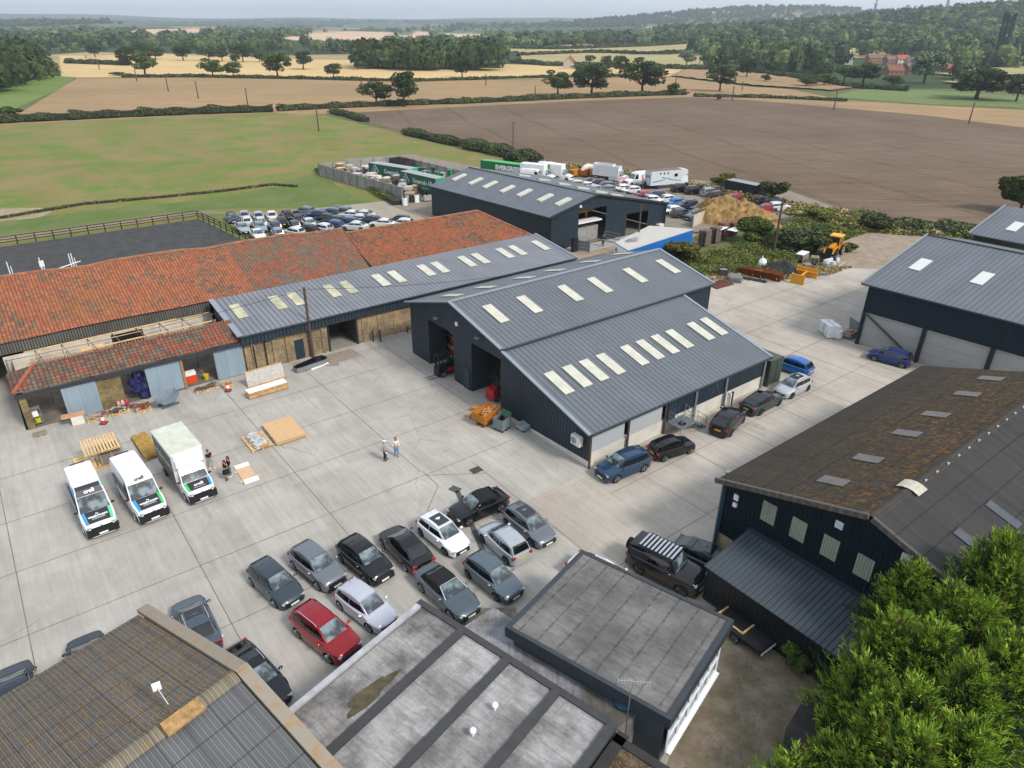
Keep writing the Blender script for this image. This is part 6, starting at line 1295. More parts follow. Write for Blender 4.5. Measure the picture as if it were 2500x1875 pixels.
for k,(x,y,s) in enumerate(((1590,1190,.55),(1545,1232,.4),(1580,1240,.5))):
    p=P3(x,y,R3);one('cardboard_box',('tallest cardboard box behind the orange skip','small cardboard box left of the orange skip','middle cardboard box touching the orange skip')[k],'box',[('carton',CARD,lambda b,s=s:b.box((0,0,s*.4),(s*1.5,s,s*.8))),('tape',M('#a57d55',.5),lambda b,s=s:b.box((0,0,s*.8+.005),(s*1.5,.06,.012)))],p,HA+10+k*14,'cardboard boxes')
# forklifts
def forklift(loc,hd,label,c1,c2):
    t=thing('forklift',label,'forklift',(loc[0],loc[1],0),R_(hd),'forklift trucks')
    K=M('#141416',.5,0,.1)
    def sub(n,m,f):
        b=MB();f(b);b.build(n,m,t,local=True)
    sub('chassis',M(c1,.45,0,.1),lambda b:[b.box((-.3,0,.6),(1.7,1.15,.6)),b.hexa([(-1.35,-.5,.3),(-.6,-.55,.3),(-.6,.55,.3),(-1.35,.5,.3)],[(-1.25,-.45,1.25),(-.6,-.5,1.3),(-.6,.5,1.3),(-1.25,.45,1.25)])])
    sub('side_panel',M(c2,.45,0,.05),lambda b:[b.box((-.5,s*.59,.7),(1.0,.04,.4)) for s in(1,-1)])
    sub('mast',K,lambda b:[b.bar((.75,s*.35,.1),(.72,s*.35,2.3),.12) for s in(1,-1)]+[b.bar((.75,-.4,z),(.75,.4,z),.1) for z in(.4,1.2,2.2)])
    sub('overhead_guard',K,lambda b:[b.bar((x,s*.48,1.),(x*.85,s*.45,2.15),.07) for x in(-.8,.5) for s in(1,-1)]+[b.bar((-.7+.2*k,-.46,2.17),(-.7+.2*k,.46,2.17),.05) for k in range(7)]+[b.bar((-.7,s*.46,2.17),(.45,s*.46,2.17),.06) for s in(1,-1)])
    sub('fork_left',STEELG,lambda b:b.box((1.4,.25,.09),(1.2,.1,.04)));sub('fork_right',STEELG,lambda b:b.box((1.4,-.25,.09),(1.2,.1,.04)))
    sub('carriage',K,lambda b:b.box((.86,0,.5),(.06,.9,.8)));sub('seat',K,lambda b:[b.box((-.3,0,1.05),(.45,.45,.12)),b.box((-.52,0,1.3),(.1,.42,.5))])
    for x in(.45,-.85):
        for s in(1,-1):
            ty_=put('tyre',TYRE,t,(x,s*.5,.3));ty_.scale=(.3,1.1,.3);put('rim',RIM5,ty_)
    return t
q=W(-.1,6.1);forklift(q,HA+180,'black forklift with low forks poking out of the left open door','#161618','#a31c1c')
q=W(1.4,12.9);forklift(q,HA+12,'red and black forklift inside the right open door','#9c1a1c','#8e1518')
# air conditioner
b=MB();b.box(W(-.3,25.0,2.05),(.95,.38,.8),rz=-TH);ac=b.build('air_conditioner',M('#d8d8d3',.5,0,.03),A);b=MB();b.tube([W(-.5,24.85,2.05),W(-.52,24.85,2.05)],.28,20);b.build('fan_grille',M('#8c8c88',.6),ac)
# access steps
S_=thing('access_steps','galvanised platform and steps with handrails below the blue side door','steps',W(9.6,27.2))
b=MB();b.box(W(9.7,26.95,1.02),(2.0,1.5,.06),rz=math.pi/2-TH);b.build('platform',STEELG,S_)
b=MB()
for k in range(5):b.box(W(10.85+k*.25,26.95,.85-.18*k),(.24,1.3,.03),rz=math.pi/2-TH)
for bb in(26.35,27.6):b.bar(W(10.7,bb,.95),W(12.0,bb,.02),.04,.2)
b.build('stair',STEELG,S_)
def rail(name,pts,r=.025):
    b=MB()
    for p_,q_ in zip(pts,pts[1:]):b.tube([p_,q_],r,6)
    b.build(name,STEELG,S_)
for dz in(1.0,.55):
    rail('handrail',[W(8.7,26.3,1.05+dz),W(8.7,27.65,1.05+dz),W(10.7,27.65,1.05+dz),W(12.,27.65,.05+dz)]);rail('handrail',[W(10.7,26.3,1.05+dz),W(12.,26.3,.05+dz)])
for a,bb,z0,z1 in((8.7,27.65,0,2.05),(9.7,27.65,1.,2.05),(10.7,27.65,0,2.05),(12,27.65,0,1.05),(8.7,26.35,1,2.05),(10.7,26.35,0,2.05),(12,26.3,0,1.05)):rail('post',[W(a,bb,z0),W(a,bb,z1)])
b=MB();b.tube([W(9.4,27.2,1.1),W(9.4,27.2,1.16)],[.3,.3],14);b.build('coiled_hose',BLACK,S_)
Ch=thing('charging_post','white and black vehicle charging post with looped cable beside the dwarf wall','charger',W(16.4,26.7))
b=MB();b.box(W(16.4,26.65,.75),(.25,.35,1.5),rz=math.pi/2-TH);b.build('cabinet',WHITE,Ch);b=MB();b.box(W(16.5,26.8,.8),(.2,.12,1.6),rz=math.pi/2-TH);b.build('front_panel',BLACK,Ch)
b=MB();b.tube([W(16.1,26.9,1.3),W(15.8,27.1,.5),W(15.9,27.3,.12),W(16.4,27.4,.08),W(17,28.,.1),W(17.4,28.6,.5)],.03,6);b.build('cable',BLACK,Ch)
# containers
def container(loc,hd,L_,c,label,name='shipping_container',roofc=None,doorc=None,H_=2.6,Wd=2.44,group=None,rib=.28):
    t=thing(name,label,'container',(loc[0],loc[1],loc[2]),R_(hd),group)
    m=clad('container_'+c.lstrip('#'),c,rib,.05,.7,0,.5,.1,hl=1.05)
    b=MB();b.box((0,0,H_/2+.08),(L_,Wd,H_-.16));b.build('body',m,t,local=True)
    b=MB();b.box((0,0,H_+.0),(L_-.05,Wd-.05,.05));b.build('roof',clad('croof_'+(roofc or c).lstrip('#'),roofc or c,.28,.05,.8,0,.6,.12,hl=1.1),t,local=True)
    for s in(1,-1):
        for x in(1,-1):
            b=MB();b.box((x*(L_/2-.08),s*(Wd/2-.07),H_/2+.01),(.2,.18,H_+.03));b.build('corner_post',M(doorc or c,.5,0,.1),t,local=True)
    for s in(1,-1):
        b=MB();b.box((L_/2+.02,s*Wd*.24,H_/2+.05),(.05,Wd*.44,H_-.3));dd=b.build('door',M(doorc or c,.5,0,.08),t,local=True)
        b=MB()
        for k in(-.2,.2):b.tube([(L_/2+.07,s*Wd*.24+k,.2),(L_/2+.07,s*Wd*.24+k,H_-.2)],.02,6)
        b.build('lock_rods',STEELG,dd,local=True)
    return t
q=W(23.5,24.6);container((q.x,q.y,0),HA-90,3.6,'#3d463b','dull green shipping container tucked behind the lean-to end',roofc='#4c5249',Wd=2.0)
p0=W(62.6,-76.2);p1=W(66.3,-65.2);c_=(p0+p1)/2;hd=math.degrees(math.atan2((p1-p0).y,(p1-p0).x))
ev=container((c_.x+AX.x*1.2,c_.y+AX.y*1.2,-.1),hd,12.2,'#14702f','long bright green container with white lettering near the hedge',roofc='#4fa565',doorc='#23457f')
text_on(ev,'lettering','EVERGREEN',1.35,WHITE,(1.6,-1.24,1.5),(1,0,0),(0,0,1),.06,1.0)
def trailer(tl,tr_,label):
    p0=G(*tl,RB,4.);p1=G(*tr_,RB,4.);c=(p0+p1)/2;hd=math.degrees(math.atan2((p1-p0).y,(p1-p0).x));L_=(p1-p0).length;d=(p1-p0).normalized();n=Vector((-d.y,d.x,0));c=c+n*1.25
    t=thing('curtain_trailer',label,'trailer',(c.x,c.y,-.1),R_(hd),'green lettered curtain trailers')
    b=MB();b.box((0,0,2.5),(L_,2.5,2.9));b.build('curtain_body',M('#0f4f3c',.5,0,.08,1.),t,local=True)
    b=MB();b.box((0,0,3.97),(L_-.1,2.4,.06));b.build('roof',M('#9a9c9c',.7,0,.15),t,local=True)
    b=MB();b.box((L_/2+.03,0,2.5),(.06,2.5,2.9));b.build('end_door',M('#16a06c',.5,0,.06),t,local=True)
    b=MB();b.box((0,0,.85),(L_-.3,1.2,.3));b.box((-L_/2+2,0,.5),(.2,1.6,.9));b.build('chassis',BLACK,t,local=True)
    for x in(L_/2-2.,L_/2-3.3):
        for s in(1,-1):
            ty_=put('tyre',TYRE,t,(x,s*1.1,.48));ty_.scale=(.48,1.5,.48);put('rim',RIM5,ty_)
    text_on(t,'lettering','Greenvale AP',1.3,WHITE,(L_*.13,-1.27,2.75),(1,0,0),(0,0,1),0,.8)
    text_on(t,'lettering','from plant to plate',.28,WHITE,(L_*.2,-1.27,1.75),(1,0,0),(0,0,1),0,1)
    b=MB();x0=-L_*.34
    for p_,q_ in (((0,1.35),(-1.05,0)),((0,1.35),(1.05,0)),((0,-1.35),(-1.05,0)),((0,-1.35),(1.05,0)),((0,1.),(0,-1.)),((.35,.7),(-.1,-.9)),((-.4,.6),(.1,-.2)),((.5,.1),(.05,-.7)),((-.6,.1),(-.05,-.6))):b.bar((x0+p_[0],-1.275,2.5+p_[1]),(x0+q_[0],-1.275,2.5+q_[1]),.09,.03)
    b.build('diamond_emblem',M('#c9d2cc',.5),t,local=True);return t
trailer((600,104),(1000,168),'dark green lettered curtain trailer at the back of the scrap compound')
trailer((910,185),(1258,262),'dark green lettered curtain trailer nearer the grey barn in the scrap compound')
# scrap compound wall
def pwall(name,label,pts,h,th=.2,post=3.,mat=None,z=-.15,group=None,cat='wall'):
    t=thing(name,label,cat,(pts[0].x,pts[0].y,z),0,group);mat=mat or M('#8b8983',.9,0,.25,.6)
    for p_,q_ in zip(pts,pts[1:]):
        b=MB();p2=Vector((p_.x,p_.y,z+h/2));q2=Vector((q_.x,q_.y,z+h/2));b.bar(p2,q2,th,h);b.build('wall_panel',mat,t)
        L_=(q_-p_).length;n=max(1,int(L_/post))
        for k in range(n+1):
            c=p_+(q_-p_)*k/n;b=MB();b.box((c.x,c.y,z+h/2+.04),(.28,.34,h+.1),rz=math.atan2(q_.y-p_.y,q_.x-p_.x));b.build('post',M('#6f7376',.8,0,.15),t)
    return t
zz=2.3
pa=G(112,122,RB,zz);pb=G(905,42,RB,zz);pc=G(1520,190,RB,zz);pd=G(925,350,RB,zz)
pwall('compound_wall','tall grey concrete panel wall with steel posts round the scrap compound',[pd,pa,pb,pc],2.45)
SG='scrap and salvaged goods stacked inside the concrete compound'
cols=['#b9aea0','#a59682','#8f7a62','#c9c4bb','#6d665d','#a8784a','#d2cfc9','#7d8288']
for k in range(40):
    t_=k/40;q=pd+(pa-pd)*(.02+t_*.93);n=(pb-pa).normalized();q=q+n*rnd.uniform(1.3,6.2)
    hh=rnd.uniform(1.7,3.);c=cols[k%8]
    col_words={'#b9aea0':'pale','#a59682':'tan','#8f7a62':'brown','#c9c4bb':'cream','#6d665d':'dark grey','#a8784a':'orange brown','#d2cfc9':'white','#7d8288':'blue grey'}
    one('salvage_stack','%s stack of salvaged boards along the inner side of the compound wall'%col_words[c],'salvage',[('stack',M(c,.85,0,.25,2.),(lambda b,hh=hh,k=k:[b.box((rnd.uniform(-.1,.1),rnd.uniform(-.1,.1),.12+i*.25),(rnd.uniform(1.1,1.9),rnd.uniform(.9,1.2),.2),rz=rnd.uniform(-.1,.1)) for i in range(int(hh/.25))])),('top_sheet',M('#c9c6c0',.7,0,.15),lambda b,hh=hh:b.box((.1,0,int(hh/.25)*.25+.06),(1.3,.9,.06),rz=.1))],(q.x,q.y,-.15),rnd.uniform(0,60),SG)
for k in range(14):
    q=G(1090+rnd.uniform(0,320),190+rnd.uniform(0,60),RB,2.2);c=('#2f6b45','#2b7a50','#34383a','#9aa09c')[k%4]
    one('wheelie_bin',{'#2f6b45':'dark green','#2b7a50':'bright green','#34383a':'black','#9aa09c':'grey'}[c]+' bin toppled in the heap behind the nearer green trailer','bin',[('body',M(c,.5,0,.1),lambda b:b.hexa([(-.3,-.35,0),(.3,-.35,0),(.3,.35,0),(-.3,.35,0)],[(-.4,-.5,1.2),(.4,-.5,1.2),(.4,.5,1.2),(-.4,.5,1.2)])),('lid',M(c,.45,0,0),lambda b:b.box((0,0,1.25),(.9,1.1,.08)))],(q.x,q.y,1.4+rnd.random()*.6),rnd.uniform(0,180),SG)
q=G(925,115,RB,1.5);one('roll_off_skip','big open rusty skip with blue black sides at the back of the compound','skip',[('bin',M('#23282f',.6,0,.2),lambda b:[b.box((0,s*1.2,1.4),(6,.08,2.4)) for s in(1,-1)]+[b.box((s*3,0,1.4),(.08,2.4,2.4)) for s in(-1,1)]+[b.box((0,0,.25),(6,2.4,.1))]),('rusty_lining',M('#6b3a2a',.9,0,.3),lambda b:[b.box((0,s*1.14,1.45),(5.8,.02,2.3)) for s in(1,-1)]+[b.box((0,0,.5),(5.8,2.2,.4))])],(q.x,q.y,-.15),HB+8)
for k,(x,y,c,l) in enumerate(((975,430,'#8b9296','grey drum'),(1030,470,'#2b2d30','black slotted panel'),(1075,470,'#e0e2e3','tall white panel'),(1100,450,'#6d7278','grey roll'),(960,500,'#d7d9da','white appliance'),(1150,385,'#dcdcda','white board stack'),(1185,460,'#a8a29a','white trimmed crate pile'),(1035,405,'#27428a','blue drum'))):
    q=G(x,y+30,RB,-.15);one('salvaged_item','%s among the goods at the open end of the compound wall'%l,'salvage',[('body',M(c,.5,0,.12),(lambda b,k=k:b.tube([(0,0,0),(0,0,1.1)],.4,14) if k in(0,3,7) else b.box((0,0,.7),(1.6 if k>4 else .8,.8,1.4 if k<5 else .9)))),('trim',M('#55585a',.6),(lambda b,k=k:b.box((0,0,1.15 if k in(0,3,7) else (1.42 if k<5 else 1.18)),(.5,.5,.05))))],(q.x,q.y,-.15),rnd.uniform(20,50),SG)
for k,(x,y) in enumerate(((970,318),(1120,318),(1235,312))):
    q=G(x,y,RT,-.1);t_=one('yellow_skip',('amber skip at the left of three by the hedge','orange skip in the middle of three by the hedge','pale yellow skip right of the other two by the hedge')[k],'skip',[('bin',M(('#b57a1a','#b8661c','#c9a04a')[k],.6,0,.2),skip),('lip',M('#5d4520',.8),lambda b:b.bar((-1,.66,1.3),(1.15,.66,1.3),.09))],(q.x,q.y,-.1),HA+k*30,'skips by the hedge');t_.scale=(1.5,1.5,1.2)
q=G(1170,240,RT,1.);one('fibreglass_hull','pale curved fibreglass shell leaning up behind the amber skips','boat hull',[('shell',M('#c9c4b2',.5,0,.1),lambda b:b.tube([(-1.9,0,1.4),(-1.2,0,1.9),(0,0,2.1),(1.2,0,1.9),(1.8,0,1.0)],[.3,.6,.7,.6,.2],12)),('rim',M('#a8a08a',.6),lambda b:b.tube([(-1.9,.5,1.5),(0,.7,2.3),(1.8,.3,1.2)],.06,6))],(q.x,q.y,-.1),HA)
# blue curtain trailer
p0=G(795,703,RA,3.4);p1=G(1060,572,RA,3.4);p2=G(1400,600,RA,3.4);p3=G(893,762,RA,3.4)
t=thing('blue_curtain_trailer','long pale roofed trailer with a bright blue curtain side next to the bush','trailer',((p3+p2)/2*Vector((1,1,0)) if False else (p3.x,p3.y,0)),0)
q=[p3,p2,p1,p0];q=ccw(q);b=MB();b.hexa([Vector((v.x,v.y,.5)) for v in q],[Vector((v.x,v.y,3.3)) for v in q]);b.build('curtain_body',M('#1763b5',.45,0,.06,.6),t)
b=MB();b.hexa([Vector((v.x,v.y,3.3)) for v in q],[Vector((v.x,v.y,3.42)) for v in q]);b.build('roof',M('#b5b2aa',.7,0,.1),t)
d=(p3-p0).normalized();b=MB();n_=Vector((d.y,-d.x,0));cc_=(p0+p3)/2;b.bar(Vector((p0.x,p0.y,1.9))+d*.1+n_*.05,Vector((p3.x,p3.y,1.9))-d*.1+n_*.05,.06,2.7);b.build('rear_doors',WHITE,t)
b=MB();m0=Vector((p0.x,p0.y,0))+d*.7+n_*.1+Vector((0,0,2.6))
for k in range(12):
    a0,a1=2*math.pi*k/12,2*math.pi*(k+1)/12;b.bar(m0+d*.3*math.cos(a0)+Vector((0,0,.3*math.sin(a0))),m0+d*.3*math.cos(a1)+Vector((0,0,.3*math.sin(a1))),.05)
b.bar(m0-d*.2,m0+d*.2,.05);b.bar(m0+Vector((0,0,-.2)),m0+Vector((0,0,.2)),.05);b.build('round_emblem',M('#2a3f8f',.5),t)
b=MB();c=(p0+p3)/2+(p1-p0).normalized()*3
for k in range(3):b.box((c.x+.2*k,c.y+.3*k,3.5+.08*k),(1.6,.7,.06),rz=.4+.2*k)
bo=b.build('roof_boards',M('#8f9090',.6,0,.1),t)
# utility poles + wires
def pole(base,h,label,name='utility_pole',cross=True,r=.15,group='timber utility poles'):
    t=thing(name,label,'utility pole',(base[0],base[1],base[2]),0,group);b=MB();b.tube([(0,0,0),(0,0,h)],[r,r*.7],10);b.build('pole',M('#4f4439',.9,0,.25,1.),t,local=True)
    if cross:
        b=MB();b.box((0,0,h-.3),(1.3,.1,.1),rz=.5);b.build('crossarm',M('#4a4038',.9),t,local=True)
        for s in(-.55,.55):
            b=MB();b.tube([(s*math.cos(.5),s*math.sin(.5),h-.25),(s*math.cos(.5),s*math.sin(.5),h-.05)],.04,6);b.build('insulator',M('#8a7a6a',.4),t,local=True)
    return t
PG_='timber utility poles'
pn=W(-8.6,-5.0);pole(pn,7.4,'tall dark timber pole standing against the brick range by the blue black door',cross=False,r=.17)
p2_=G(962,800,RA);pole(p2_,7.5,'timber pole rising beside the blue curtain trailer',cross=False)
p3_=G(2010,815,RA);pole(p3_,8.6,'tall timber pole with a small bracket among the bushes beyond the blue trailer',r=.2)
p4_=G(1108,347);pole(p4_,9.,'pole with a crossarm at the hedge beyond the grey barn')
def wire(p,q,sag,label):
    b=MB();pts=[p+(q-p)*t+Vector((0,0,-sag*4*t*(1-t))) for t in [i/14 for i in range(15)]];b.tube(pts,.022,4);o=b.build('overhead_cable',BLACK);tag(o,label,'cable','overhead cables')
top1=pn+Vector((0,0,7.2));wire(top1,p3_+Vector((0,0,8.)),3.0,'black cable from the near pole over the long grey roof to the far pole')
wire(top1,W(-60,-7,7.5),1.2,'black cable from the near pole off to the left')
wire(p2_+Vector((0,0,7.2)),W(34.9,-19.5,4.6),.6,'thin cable from the trailer side pole to the grey barn')
# arena fence
def fence(name,label,pts,h=1.35,sp=2.4,rails=3,mat=None,z=-.1,cat='fence',rw=.05,pw=.12):
    mat=mat or M('#2b221c',.85,0,.2);t=thing(name,label,cat,(pts[0].x,pts[0].y,z))
    for p_,q_ in zip(pts,pts[1:]):
        L_=(q_-p_).length;n=max(1,round(L_/sp))
        for k in range(n+1 if q_ is pts[-1] else n):
            c=p_+(q_-p_)*k/n;b=MB();b.box((c.x,c.y,z+h/2),(pw,pw,h));b.build('post',mat,t)
        for r in range(rails):
            b=MB();zz_=z+h*(.98-r*.3);b.bar(Vector((p_.x,p_.y,zz_)),Vector((q_.x,q_.y,zz_)),rw,.12);b.build('rail',mat,t)
    return t
fence('arena_fence','dark brown post and rail fence round the black riding arena',[W(-92,-69.6),W(-1.4,-69.6),W(.4,-51),W(1.2,-30)])
for k,(x,y) in enumerate(((90,610),(335,575),(560,545),(578,540))):
    q=G(x,y,R1);q=G(x,y+18,R1,-.1);one('jump_stand',('leftmost white jump stand beyond the tiled ridge','white jump stand with a square panel beyond the tiled ridge','tallest white jump stand beyond the tiled ridge','short white jump stand with poles laid on the sand')[k],'jump stand',[('upright',WHITE,lambda b:[b.box((0,0,1.1),(.1,.1,2.2)),b.box((.3,0,.75),(.08,.08,1.5))]),('foot',WHITE,lambda b:b.box((.15,0,.06),(.9,.5,.1)))]+([('panel',WHITE,lambda b:b.box((.15,.03,1.3),(.6,.04,.8)))] if k==1 else [])+([('pole',WHITE,lambda b:b.tube([(-3.2,.3,.4),(.9,-.2,.9)],.06,8))] if k==3 else []),(q.x,q.y,-.1),HA+20,'white jump stands in the arena')
# rails in compound
for k,((x0,y0),(x1,y1),lab) in enumerate((((850,75),(1090,45),'galvanised rail on hoops at the back left of the car compound'),((1095,48),(1392,20),'galvanised rail on hoops at the back right of the car compound'),((860,100),(1240,270),'long galvanised cattle rail slanting between the compound cars'))):
    p_,q_=G(x0,y0,RC,1.1),G(x1,y1,RC,1.1);fence('metal_rail',lab,[p_,q_],1.3,6,3 if k==2 else 2,STEELG,-.14,'rail',.05,.06)
# white wrapped blocks by grain store etc
p=P3(1040,975,R9);one('wrapped_pallet_load','block of white wrapped insulation packs beside the grain store','wrapped load',[('pack',M('#d2d4d6',.35,0,.1,3.),lambda b:[b.box((-.6,0,.75),(1.1,1.3,1.3)),b.box((.65,.1,.7),(1.1,1.3,1.2))]),('strap',M('#a8abb0',.4),lambda b:b.box((0,.05,1.42),(2.3,.08,.03)))],p,HA+50)
p=P3(1060,985,R9);one('wrapped_drum','small white wrapped drum against the white insulation packs','wrapped load',[('wrapping',M('#c9ccd2',.4,0,.15,4.),lambda b:b.tube([(0,0,.1),(0,0,.9)],[.5,.42],12)),('lid',WHITE,lambda b:b.tube([(0,0,.9),(0,0,.95)],[.42,.3],12))],p-BX*-.6,HA)
p=P3(1160,990,R9);pallet(p,HA,'pallet holding coloured boards by the grain store corner',1.6,1.1,GREYW);one('board_stack','stack of grey and tan boards on a pallet by the grain store corner','boards',[('boards',M('#8f8478',.8,0,.35,3.),sheets(1.5,.9,5,.09,.12,6)),('top_piece',M('#a36f55',.8),lambda b:b.box((0,0,.62),(.7,.5,.12)))],(p.x,p.y,.12),HA)
p=P3(1190,960,R9);one('galvanised_sheet','dull galvanised sheet leaning beside the grain store column','sheet',[('sheet',M('#7d868b',.5,.3,.1),lambda b:b.hexa([(-.9,-.1,0),(.9,-.1,0),(.9,0,0),(-.9,0,0)],[(-.9,.25,1.5),(.9,.25,1.5),(.9,.3,1.5),(-.9,.3,1.5)])),('edge',STEELG,lambda b:b.bar((-.9,.27,1.5),(.9,.27,1.5),.05))],p,HA+60)
q=W(35.3,38.6)
for k,(dx,dy,lab) in enumerate(((0,0,'pinkish wrapped crate block with white ducts at the grain store wall'),)):
    one('wrapped_crates',lab,'crates',[('crate',M('#a8604e',.7,0,.15),lambda b:[b.box((x,0,.95),(1.2,1.5,1.7)) for x in(-.65,.65)]),('cover',M('#cfc9c6',.6,0,.1),lambda b:[b.box((x,0,1.84),(1.25,1.55,.1)) for x in(-.65,.65)]),('duct',WHITE,lambda b:b.box((-.55,-1.,1.1),(.75,.5,.9))),('duct',WHITE,lambda b:b.box((.6,-1.,1.1),(.75,.5,.9)))],(q.x,q.y,0),HA-90+4)
# north east corner of the yard
p=P3(150,760,RE);one('steel_stillage','dark steel stillage crate at the planting edge','stillage',[('frame',M('#4a4046',.7,.2,.2),lambda b:[b.box((0,s*.6,.5),(1.4,.05,.8)) for s in(1,-1)]+[b.box((s*.7,0,.5),(.05,1.2,.8)) for s in(1,-1)]+[b.box((0,0,.12),(1.4,1.2,.06))]),('contents',M('#8f8a84',.8,0,.3),lambda b:b.box((0,0,.45),(1.2,1.,.5)))],p,HA+40)
p=P3(310,850,RE);one('metal_frame_stack','stack of silver slatted metal frames beside the black tubes','frames',[('frames',M('#a9adb5',.4,.4,.15),lambda b:[b.bar((-.9,-.7+k*.14,.2+z*.13),(.9,-.7+k*.14,.2+z*.13),.05,.04) for k in range(11) for z in range(5)]),('base',GREYW,lambda b:[b.box((0,s*.5,.08),(1.9,.1,.14)) for s in(1,0,-1)])],p,HA+55)
p=P3(90,900,RE);o=one('rust_mat','flat rust red patch of matting by the warehouse end','mat',[('mat',M('#5b2f24',.95,0,.3,3.),lambda b:b.hexa([(-1.8,-1.,0),(1.6,-1.2,0),(1.9,.9,0),(-1.4,1.2,0)],[(-1.75,-.95,.12),(1.55,-1.15,.12),(1.8,.85,.12),(-1.35,1.1,.12)])),('fold',M('#4a261e',.95),lambda b:b.bar((-1.5,.3,.14),(1.6,.2,.14),.15,.05))],p,HA)
p=P3(590,840,RE);one('tube_bundle','black plastic tubes with pale battens lying on the concrete','tubes',[('tubes',M('#17191d',.4,0,0),lambda b:[b.tube([(-1.6,-.3+k*.16,.1),(1.6,-.3+k*.16,.1)],.08,8) for k in range(5)]),('battens',M('#a8a196',.7),lambda b:[b.box((.3,.6+.15*k,.06),(4.2,.1,.07)) for k in range(2)])],p,HB+18)
RB_=NT('rust_bristle',.95,0,.1);RB_.bump(RB_.noise(14,4,.8),.9,.1);RB_=RB_.out(RB_.mul(hx('#5d3414'),RB_.rng(RB_.noise(9,4,.8),.3,.7,.6,1.4)))
p=P3(690,790,RE);one('brown_brush_bank','long block of rusty brown bristle matting tied with pale rope','matting',[('bristles',RB_,lambda b:[b.box((x,0,.5),(.52,1.7+.1*(i%2),.85+.05*(i%3))) for i,x in enumerate([-2.6+.5*k for k in range(11)])]),('rope',M('#c9a57a',.9),lambda b:[b.bar((-.9,-.95,.3),(-.8,-.5,1.0),.05),b.bar((.2,-.95,.2),(.1,-.4,1.),.05),b.bar((2.3,-.95,.3),(2.3,-.6,.98),.05),b.bar((-.8,-.5,1.0),(.1,-.4,1.0),.05)])],p,HB+16)
p=P3(690,660,RE);one('white_bulk_bag','knotted white bulk bag on the planting edge above the brown matting','bulk bag',[('bag',M('#dcdfe3',.6,0,.08,4.),lambda b:b.blob((0,0,.65),(.62,.55,.7),14,2,.1)),('knot',WHITE,lambda b:b.tube([(0,0,1.2),(-.08,0,1.7)],[.16,.04],8))],p,0)
def heap(name,label,cat,loc,rx,ry,h,mat,seed,n=40,z=0,pw=1.3,am=.12):
    r=random.Random(seed);b=MB();R=14 if n<60 else 26
    import mathutils
    def hh(u,v):
        d=math.hypot(u,v);e=max(0,1-d**pw);return h*e*(1+.25*mathutils.noise.noise(Vector((u*2.2+seed,v*2.2,0))))+(.0 if d>=1 else am*h*mathutils.noise.noise(Vector((u*7,v*7,seed))))
    vv={}
    for i in range(R+1):
        for k in range(n):
            t=2*math.pi*k/n;d=i/R;rr_=d*(1+.12*math.sin(3*t+seed)+.08*math.sin(5*t));u,v=rr_*math.cos(t),rr_*math.sin(t);vv[i,k]=(u*rx,v*ry,max(.0,hh(d*math.cos(t),d*math.sin(t))) if i<R else -.02)
    for i in range(R):
        for k in range(n):
            k2=(k+1)%n
            q=[vv[i,k],vv[i+1,k],vv[i+1,k2],vv[i,k2]] if i else [vv[0,k],vv[1,k],vv[1,k2]];b.poly(q)
    t=tag(b.build(name,mat,None,local=True),label,cat);t.location=(loc[0],loc[1],z);t.rotation_euler[2]=R_(HB+15);return t
DK=NT('planings',.95,0,.1);DK.bump(DK.noise(9,5,.8),.7,.1);DK=DK.out(DK.mul(hx('#3b3b3e'),DK.rng(DK.noise(5,5,.8),.3,.7,.7,1.3)))
HAY=NT('straw',.95,0,.1);HAY.bump(HAY.noise(4,6,.8),1.,.35);HAY=HAY.out(HAY.mul(HAY.mix(HAY.rng(HAY.noise(.9,6,.7),.4,.6),hx('#c4a06a'),hx('#9c8052')),HAY.rng(HAY.noise(7,5,.8),.3,.7,.6,1.3)))
heap('tarmac_heap','dark grey heap of tarmac planings behind the yellow machine attachment','heap',P3(985,700,RE),3.3,2.1,1.4,DK,3)
hl=G(1690,530,RA);heap('straw_heap','big golden heap of loose straw behind the pallets','heap',hl,7.4,4.8,3.1,HAY,7,90,-.1,3.2,.4)
# yellow attachment
p=P3(1260,840,RE);YEL=M('#d1901a',.45,0,.1)
one('yellow_spreader_beam','yellow steel beam with a rectangular plate at each end','attachment',[('end_plate',YEL,lambda b:[b.box((-1.5,0,.6),(.12,1.5,1.15)),b.box((-1.3,.72,.6),(.4,.06,1.1))]),('end_plate',YEL,lambda b:[b.box((1.5,0,.6),(.12,2.4,1.15)),b.box((1.4,0,.75),(.3,2.4,.05))]),('beam',YEL,lambda b:b.tube([(-1.5,0,.7),(1.5,0,.7)],.11,12))],p,HA+14).scale=(1.25,1.15,1.1)
for k,(x,y,n,l,w,hd,lab) in enumerate(((1260,540,5,2.4,1.2,10,'grey brown pallet under white sheets beside the digger'),(1440,590,6,1.3,1.1,30,'weathered pallet in the stack before the digger bucket'),(1340,650,3,1.3,1.,60,'broken pallet leaning at the front of the digger stacks'))):
    p=P3(x,y,RE);pstack(p,HA+hd,n,lab,l,w,GREYW)
p=P3(1270,540,RE);one('white_sheet_stack','white boards laid over the grey pallets beside the digger','boards',[('boards',WHITE,sheets(2.4,1.1,2,.06,.1,2)),('edge',M('#8a7d6a',.8),lambda b:b.box((0,0,.04),(2.3,1.,.08)))],(p.x,p.y,.78),HA+12)
p=P3(1680,590,RE);one('torn_bulk_bags','torn white bulk bags with a teal crate on the yard edge','bags',[('bags',M('#c9ccd0',.6,0,.2,4.),crumple(2.2,1.2,.8,12,9)),('crate',M('#5d8a84',.6,0,.1),lambda b:b.box((1.3,.2,.35),(.9,.7,.6),rz=.3))],p,HA+10)
